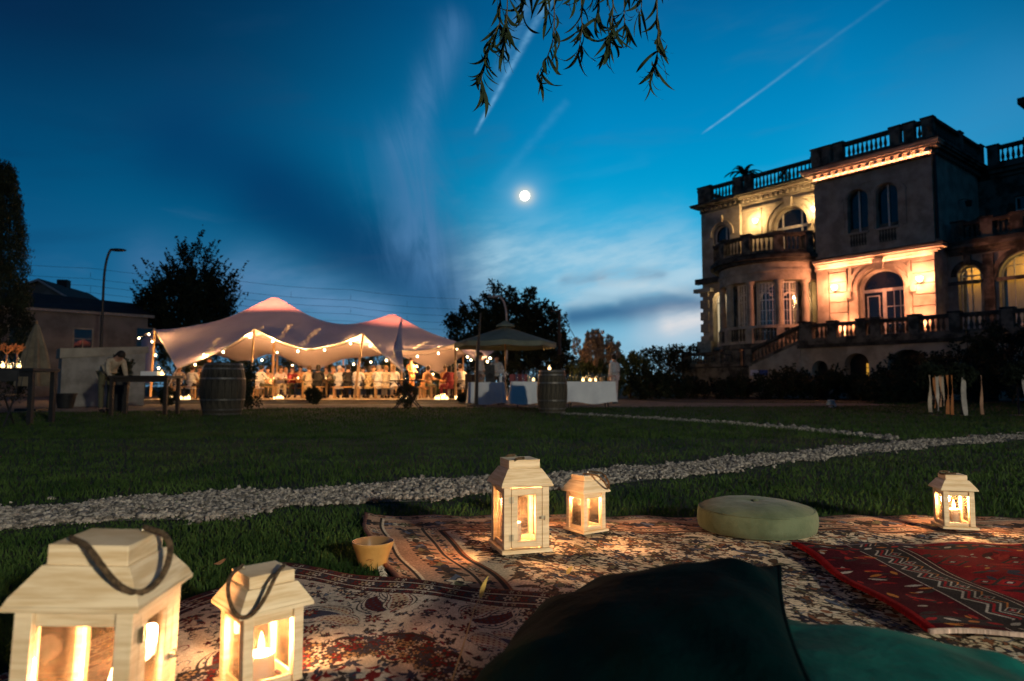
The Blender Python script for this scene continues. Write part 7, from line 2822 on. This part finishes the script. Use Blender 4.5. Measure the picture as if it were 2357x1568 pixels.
arc_slab('porch_base', 0.02, 3.05, 0.0, 2.75, ST)
arc_slab('porch_floor', 0.02, 3.25, 2.752, 3.0, SD)
arc_slab('porch_parapet_base', 2.8, 3.12, 3.002, 3.16, ST)
arc_slab('porch_rail', 2.78, 3.15, 3.86, 4.02, ST)
arc_slab('entablature', 2.62, 3.08, 6.55, 7.02, ST)
arc_slab('entablature', 2.60, 3.16, 7.022, 7.16, ST)
arc_slab('entablature', 2.62, 3.10, 7.162, 7.55, ST)
arc_slab('porch_cornice', 0.02, 3.40, 7.552, 7.72, SCAP)
arc_slab('porch_cornice', 0.02, 3.62, 7.722, 7.92, SCAP)
arc_slab('balcony_floor', 0.02, 3.50, 7.922, 8.05, SCAP)
arc_slab('balcony_plinth', 3.02, 3.36, 8.052, 8.20, SD)
arc_slab('balcony_rail', 3.0, 3.40, 8.98, 9.14, SCAP)
ANG = [PI + (PI) * f for f in (0.02, 0.19, 0.36, 0.53, 0.70, 0.86, 0.99)]
for a in ANG:
    x, y, _ = onarc(2.92, a)
    col_ = MB().lathe([(0.27, 0), (0.27, 0.08), (0.22, 0.14), (0.20, 0.2), (0.195, 1.4), (0.17, 2.42), (0.19, 2.46), (0.17, 2.50), (0.24, 2.62), (0.27, 2.66), (0.27, 2.72)], 16)
    col_.build('column', ST, MAN, smooth=True, angle=50, loc=(x, y, 4.022 - 0.2))
    MB().box((0, 0, 0), (0.50, 0.40, 0.86), 0).build('pedestal', ST, MAN, loc=(*onarc(2.95, a)[:2], 3.44), rz=a)
    MB().box((0, 0, 0), (0.42, 0.50, 0.95), 0).build('pedestal', SD, MAN, loc=(*onarc(3.20, a)[:2], 8.53), rz=a)
    MB().box((0, 0, 0), (0.50, 0.60, 0.08), 0).build('pedestal_cap', SCAP, MAN, loc=(*onarc(3.20, a)[:2], 9.20), rz=a)
for a, b in zip(ANG[:-1], ANG[1:]):
    for k in range(6):
        q = a + (b - a) * (k + 1) / 7
        o = link('baluster', BALM, None, MAN, loc=(*onarc(3.20, q)[:2], 8.202))
        o.scale = (0.9, 0.9, 0.775 / 0.63)
        o = link('baluster', BALM, None, MAN, loc=(*onarc(2.96, q)[:2], 3.162))
        o.scale = (0.85, 0.85, 0.695 / 0.63)
    # glazed bay between two columns
    rg_ = 2.50
    a_, b_ = a + 0.06, b - 0.06
    Lb = (b_ - a_) * rg_

    def fn(s, z, d_, a_=a_, rg_=rg_):
        t_ = a_ + s / rg_
        return (CXB + (rg_ - d_) * math.cos(t_), CYB + (rg_ - d_) * math.sin(t_), z)
    op = [(0, 3.1)] + [(Lb * k / 8, 3.1) for k in range(1, 9)] + [(Lb * k / 8, 6.52) for k in range(8, -1, -1)]
    ar = []
    for k in range(7):
        t0_, t1_ = PI * k / 7, PI * (k + 1) / 7
        ar.append((Lb / 2 + Lb * 0.36 * math.cos(t1_), Lb / 2 + Lb * 0.36 * math.cos(t0_), 5.55 + Lb * 0.36 * min(math.sin(t0_), math.sin(t1_)), 5.55 + Lb * 0.36 * max(math.sin(t0_), math.sin(t1_)) + 0.04))
    window(op, 0, [(Lb * 0.5, 0.07), (Lb * 0.14, 0.04), (Lb * 0.86, 0.04), (Lb * 0.32, 0.02), (Lb * 0.68, 0.02)], [(5.5, 0.06), (4.9, 0.025), (4.3, 0.025), (3.7, 0.025), (6.05, 0.025)], fn=fn, mat_g=M['bay_pane'], name='bay_window', bars=ar)
    MB().box((0, 0, 0), (0.12, 0.30, 3.4)).build('jamb', SD, MAN, loc=(*onarc(2.52, a)[:2], 4.8), rz=a)
light('porch_lamp', 'POINT', (CXB + 2.05, CYB - 0.85, 5.6), 70, WARM, 0.12, MAN)
pl = MB()
pl.ell((0, 0, 0), (0.14, 0.14, 0.18), 12, 8)
pl.build('hall_lamp', em('hall_lamp_glow', (1.0, 0.62, 0.25), 9), MAN, smooth=True, loc=(CXB + 1.95, CYB - 0.9, 5.45))
MB().tube([(0, 0, 0.18), (0, 0, 1.0)], 0.015, 5).build('lamp_chain', M['iron'], MAN, loc=(CXB + 1.95, CYB - 0.9, 5.45))
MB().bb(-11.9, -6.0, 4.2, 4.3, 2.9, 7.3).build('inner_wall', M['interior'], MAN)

# --- terrace, stairs
TY = -2.5
m_tw = ST
aL, aR = arch(-3.35, -2.20, 0, 1.70, 12, 0.9), arch(-1.35, 0.40, 0, 1.55, 12, 0.85)
aS = arch(-5.0, -4.2, 0, 1.5, 10)
wall('basement_wall', [(-5.6, 0), (9, 0), (9, 2.55), (-5.6, 2.55)], [aL, aR, aS, arch(1.5, 3.0, 0, 1.6, 10)], TY, 0.6, m_tw)
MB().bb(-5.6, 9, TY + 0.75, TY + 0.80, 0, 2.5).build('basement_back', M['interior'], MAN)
MB().add([(-2.62, TY + 0.70, 0.75), (-2.24, TY + 0.70, 0.75), (-2.24, TY + 0.70, 1.72), (-2.62, TY + 0.70, 1.72)], [(0, 1, 2, 3)]).build('lit_basement_pane', em('basement_glow', (1.0, 0.48, 0.06), 0.55), MAN)
fb = MB()
for (c, s) in (((-2.43, TY + 0.68, 1.235), (0.03, 0.03, 0.97)), ((-2.43, TY + 0.68, 1.25), (0.36, 0.028, 0.03)), ((-2.43, TY + 0.68, 1.5), (0.36, 0.028, 0.03)), ((-2.43, TY + 0.68, 1.0), (0.36, 0.028, 0.03))):
    fb.box(c, s)
fb.build('window_bars', M['iron'], MAN)
MB().bb(-5.7, 9, TY - 0.18, 0.0 + 1.4, 2.552, 2.72).build('terrace_slab', SCAP, MAN)
MB().bb(-5.75, 9, TY - 0.26, 0.0 + 1.4, 2.722, 2.88).build('terrace_slab', SD, MAN)
balustrade((-5.2, TY), (5.0, TY), 2.884, 0.90, 48, posts=(0.01, 0.13, 0.27, 0.335, 0.50, 0.66, 0.85), post_w=0.42)
# stairs going down to the left along the terrace
SX0, SX1, SZ0, SZ1 = -5.4, -8.6, 2.88, 1.65
ns = 9
for k in range(ns):
    x = SX0 + (SX1 - SX0) * k / ns
    z = SZ0 + (SZ1 - SZ0) * (k + 1) / ns
    MB().bb(x + (SX1 - SX0) / ns, x - 0.004, TY + 0.2, TY + 2.2, 0, z).build('stair_step', SD, MAN)
V = [(SX1, TY - 0.05, 0), (SX0 - 0.2, TY - 0.05, 0), (SX0 - 0.2, TY + 0.18, 0), (SX1, TY + 0.18, 0), (SX1, TY - 0.05, SZ1 + 0.10), (SX0 - 0.2, TY - 0.05, SZ0 + 0.0), (SX0 - 0.2, TY + 0.18, SZ0 + 0.0), (SX1, TY + 0.18, SZ1 + 0.10)]
MB().add(V, BX).build('stair_wall', ST, MAN)
balustrade((SX0, TY + 0.06), (SX1, TY + 0.06), SZ0 + 0.06, 0.92, 14, posts=(0.0, 1.0), dz=SZ1 - SZ0, post_w=0.40)
MB().bb(-13.2, SX1 - 0.01, TY - 0.05, TY + 3.0, 0, SZ1).build('stair_landing', SD, MAN)
MB().bb(-13.3, SX1 - 0.02, TY - 0.15, TY + 0.3, SZ1 + 0.001, SZ1 + 0.09).build('landing_edge', SCAP, MAN)
balustrade((SX1 - 0.7, TY + 0.06), (-13.0, TY + 0.06), SZ1 + 0.092, 0.85, 20, posts=(0.02, 0.35, 0.98), post_w=0.42)

# --- right wing: low loggia in front, main body behind
Y2 = 1.5
oA, oB, oC = arch(0.42, 1.36, 3.3, 6.0, 14), arch(2.1, 4.2, 3.3, 5.75, 16), arch(5.2, 7.3, 3.3, 5.75, 16)
wall('loggia_wall', [(0, 0), (9, 0), (9, 7.6), (0, 7.6)], [oA, oB, oC], Y2, 0.5, ST)
lit_y = em('lit_loggia', (1.0, 0.55, 0.10), 0.16)
m_curt = pm('yellow_curtain', (0.60, 0.44, 0.18), (0.5, 0.34, 0.12), 6, 0.9, stretch=(9, 1, 0.3))
for o_, nb in ((oA, 2), (oB, 4), (oC, 4)):
    x0, x1 = o_[0][0], o_[1][0]
    zs = o_[2][1]
    r_ = (x1 - x0) / 2
    c = (x0 + x1) / 2
    spokes = []
    window(o_, Y2 + 0.42, [(c, 0.06)] + [(x0 + (x1 - x0) * k / nb, 0.03) for k in range(1, nb)], [(zs, 0.08), (zs + r_ * 0.5, 0.03)], mat_g=M['bay_pane'], name='loggia_window')
    for q, dpt in ((0.16, 0.10),):
        moulding('arch_moulding', [(c + (r_ + q) * math.cos(a), zs + (r_ + q) * math.sin(a)) for a in np.linspace(-0.05, PI + 0.05, 19)], 0.22, dpt, Y2, SD)
    MB().bb(c - 0.14, c + 0.14, Y2 - 0.2, Y2, zs + r_ + 0.02, zs + r_ + 0.5).build('keystone', SD, MAN)
    MB().bb(x0 - 0.1, x1 + 0.1, Y2 + 1.6, Y2 + 1.66, 2.9, 7.2).build('curtain', m_curt, MAN)
    light('loggia_lamp', 'POINT', (c, Y2 + 1.0, 6.3), 34 if o_ is oA else 42, (1.0, 0.62, 0.18), 0.1, MAN)
for s in (1.73, 4.7):
    MB().bb(s - 0.22, s + 0.22, Y2 - 0.12, Y2, 2.9, 6.9).build('pilaster', SD, MAN)
MB().bb(0.0, 9, Y2 - 0.08, Y2, 5.55, 5.72).build('string_course', SD, MAN)
cornice(0.1, 9, Y2, 7.0, [(0.14, 0.14), (0.14, 0.28), (0.16, 0.46)], SD, left=False)
MB().bb(0.03, 9, Y2 - 0.5, 6.4, 7.442, 7.62).build('loggia_roof', SCAP, MAN)
balustrade((0.4, Y2 - 0.1), (9, Y2 - 0.1), 7.622, 0.95, 40, posts=(0.02, 0.16, 0.3, 0.55), post_w=0.5)
Y3 = 6.4
oD = [(1.6, 8.0), (2.5, 8.0), (2.5, 10.6), (1.6, 10.6)]
wall('wall', [(0, 7.6), (9, 7.6), (9, ZU + 0.2), (0, ZU + 0.2)], [oD, [(4.2, 8.0), (5.1, 8.0), (5.1, 10.6), (4.2, 10.6)]], Y3, 0.3, SD)
window(oD, Y3 + 0.25, [(2.05, 0.06)], [(9.9, 0.06)])
cornice(0.63, 9, Y3, ZU + 0.2, [(0.2, 0.15), (0.2, 0.40), (0.2, 0.6)], SD, left=False)
balustrade((0.7, Y3 - 0.25), (9, Y3 - 0.25), ZU + 0.802, 1.05, 36, posts=(0.02, 0.22, 0.42), post_w=0.5)
# small hanging lamp bracket on the side wall and drain pipe at the corner
MB().tube([(0.10, 0.12, ZK + 0.1), (0.10, 0.12, ZM + 0.4)], 0.07, 8).build('drain_pipe', M['iron'], MAN)
br = MB()
br.tube([(0.0, 3.4, 10.2), (0.25, 3.4, 10.25), (0.45, 3.4, 10.15)], 0.02, 5)
br.frus(0.09, 0.0, 0.14, 0.3)
MB().add([(p[0] if i < 15 else p[0] + 0.45, p[1] if i < 15 else p[1] + 3.4, p[2] if i < 15 else p[2] + 9.8) for i, p in enumerate(br.v)], br.f).build('unlit_wall_lantern', M['iron'], MAN)
# flat roofs, belvedere eave showing at the top right
MB().bb(-14.0, -5.9, Y1 + 0.3, 12, ZU + 0.5, ZU + 0.9).build('roof', SCAP, MAN)
MB().bb(-5.88, -0.02, 0.3, 12, ZK + 0.3, ZK + 0.7).build('roof', SCAP, MAN)
MB().bb(0.02, 9, Y3 + 0.3, 14, ZU + 0.3, ZU + 0.9).build('roof', SCAP, MAN)
MB().bb(-14.05, 9, 11.5, 12, 0, ZU + 0.4).build('rear_wall', ST, MAN)
bx = (0.0)
vB = at(2341, 236, 35.0)
lx = (vB.x - 20.5) * 0.62 - (vB.y - 32) * 0.785
ly = (vB.x - 20.5) * 0.785 + (vB.y - 32) * 0.62
MB().bb(lx, lx + 5, ly, ly + 5, vB.z - 0.1, vB.z + 0.22).build('belvedere_eave', M['dark_wood'], MAN)
MB().bb(lx + 0.9, lx + 5, ly + 0.9, ly + 5, ZU, vB.z - 0.102).build('belvedere_wall', SD, MAN)
MB().add([(lx + 0.1, ly + 0.1, vB.z + 0.222), (lx + 5, ly + 0.1, vB.z + 0.222), (lx + 5, ly + 5, vB.z + 0.222), (lx + 0.1, ly + 5, vB.z + 0.222), (lx + 2.5, ly + 2.5, vB.z + 1.6)], [(0, 1, 4), (1, 2, 4), (2, 3, 4), (3, 0, 4)]).build('belvedere_roof', M['dark_wood'], MAN)


# --- wall lamps
def sconce(x, y, z, power, col_, s=1.0):
    MB().tube([(0, 0, -0.05), (0, -0.12, -0.12), (0, -0.20, 0.0)], 0.02, 6).build('lamp_bracket', M['iron'], MAN, loc=(x, y, z))
    sh_ = MB().lathe([(0.05, -0.02), (0.10, 0.02), (0.15, 0.14), (0.16, 0.20), (0.13, 0.22)], 12)
    sh_.build('lamp_shade', em('sconce_glow', (1.0, 0.72, 0.40), 12), MAN, smooth=True, loc=(x, y - 0.2, z))
    light('wall_lamp_light', 'POINT', (x, y - 0.45, z + 0.15), power, col_, 0.12, MAN)


sconce(-4.78, -0.13, 5.75, 420, AMBER)
sconce(-0.62, -0.13, 5.70, 420, AMBER)
sconce(-10.15, Y1, 10.65, 230, (1.0, 0.60, 0.25))
sconce(-6.42, Y1, 10.6, 230, (1.0, 0.60, 0.25))
for x in (-4.3, -0.75):
    up = MB().lathe([(0.07, 0), (0.08, 0.02), (0.08, 0.12), (0.05, 0.12)], 10)
    up.build('uplight', M['iron'], MAN, loc=(x, -0.55, 2.884))
    o = light('uplight_beam', 'SPOT', (x, -0.55, 3.02), 1000, AMBER, 0.05, MAN, spot_size=R(80), spot_blend=0.7)
    o.rotation_euler = (PI - R(24), 0, 0)


# plants on the roof
def palm(label, loc, h, n, seed):
    r_ = random.Random(seed)
    t = thing('potted_palm', label, 'plant', loc, 0, 'plants on the mansion roof')
    MB().lathe([(0.18, 0), (0.26, 0.4), (0.22, 0.4)], 12).build('pot', M['iron'], t)
    MB().tube([(0, 0, 0.35), (0.03, 0, h)], [0.08, 0.06], 7).build('trunk', M['bark'], t)
    for k in range(n):
        a = 2 * PI * k / n + r_.random() * 0.4
        L, upw = 0.8 + 0.4 * r_.random(), 0.3 + 0.6 * r_.random()
        mb = MB()
        P_ = []
        for i in range(9):
            q = i / 8
            P_.append(Vector((math.cos(a) * L * q, math.sin(a) * L * q, h + upw * q * 1.4 - 0.9 * q * q)))
        mb.tube(P_, 0.012, 4)
        sd = Vector((-math.sin(a), math.cos(a), 0))
        for i in range(1, 9):
            for s in (-1, 1):
                for e in (0, 0.5):
                    p0 = P_[i].lerp(P_[i - 1], e)
                    tip = p0 + sd * s * 0.22 * (1.1 - 0.6 * i / 8) + (P_[i] - P_[i - 1]) * 1.2 + Vector((0, 0, -0.08))
                    o_ = len(mb.v)
                    w_ = (P_[i] - P_[i - 1]) * 0.45
                    mb.v += [tuple(p0 - w_), tuple(p0 + w_), tuple(tip)]
                    mb.f.append((o_, o_ + 1, o_ + 2))
        mb.build('frond', M['leaf_dark'], t)
    return t


def man_at(x, y, z):
    return Vector((20.5 + 0.62 * x + 0.785 * y, 32 - 0.785 * x + 0.62 * y, z))


palm('potted palm behind the left roof balustrade of the mansion', man_at(-11.4, 1.9, ZU + 0.9), 1.75, 15, 3)
o = shrub_ball('roof_shrub', 'small dark shrub on the roof of the mansion right of the palm', man_at(-8.7, 2.0, ZU + 0.9), 0.42, 9, M['leaf_dark'], 1.9, 'plant', 0.06, 40, 'plants on the mansion roof')
o = shrub_ball('roof_shrub', 'dark shrub on the terrace over the arcade at the right edge of the mansion', man_at(1.2, 2.8, 7.63), 0.75, 19, M['leaf_dark'], 1.0, 'plant', 0.08, 60, 'plants on the mansion roof')
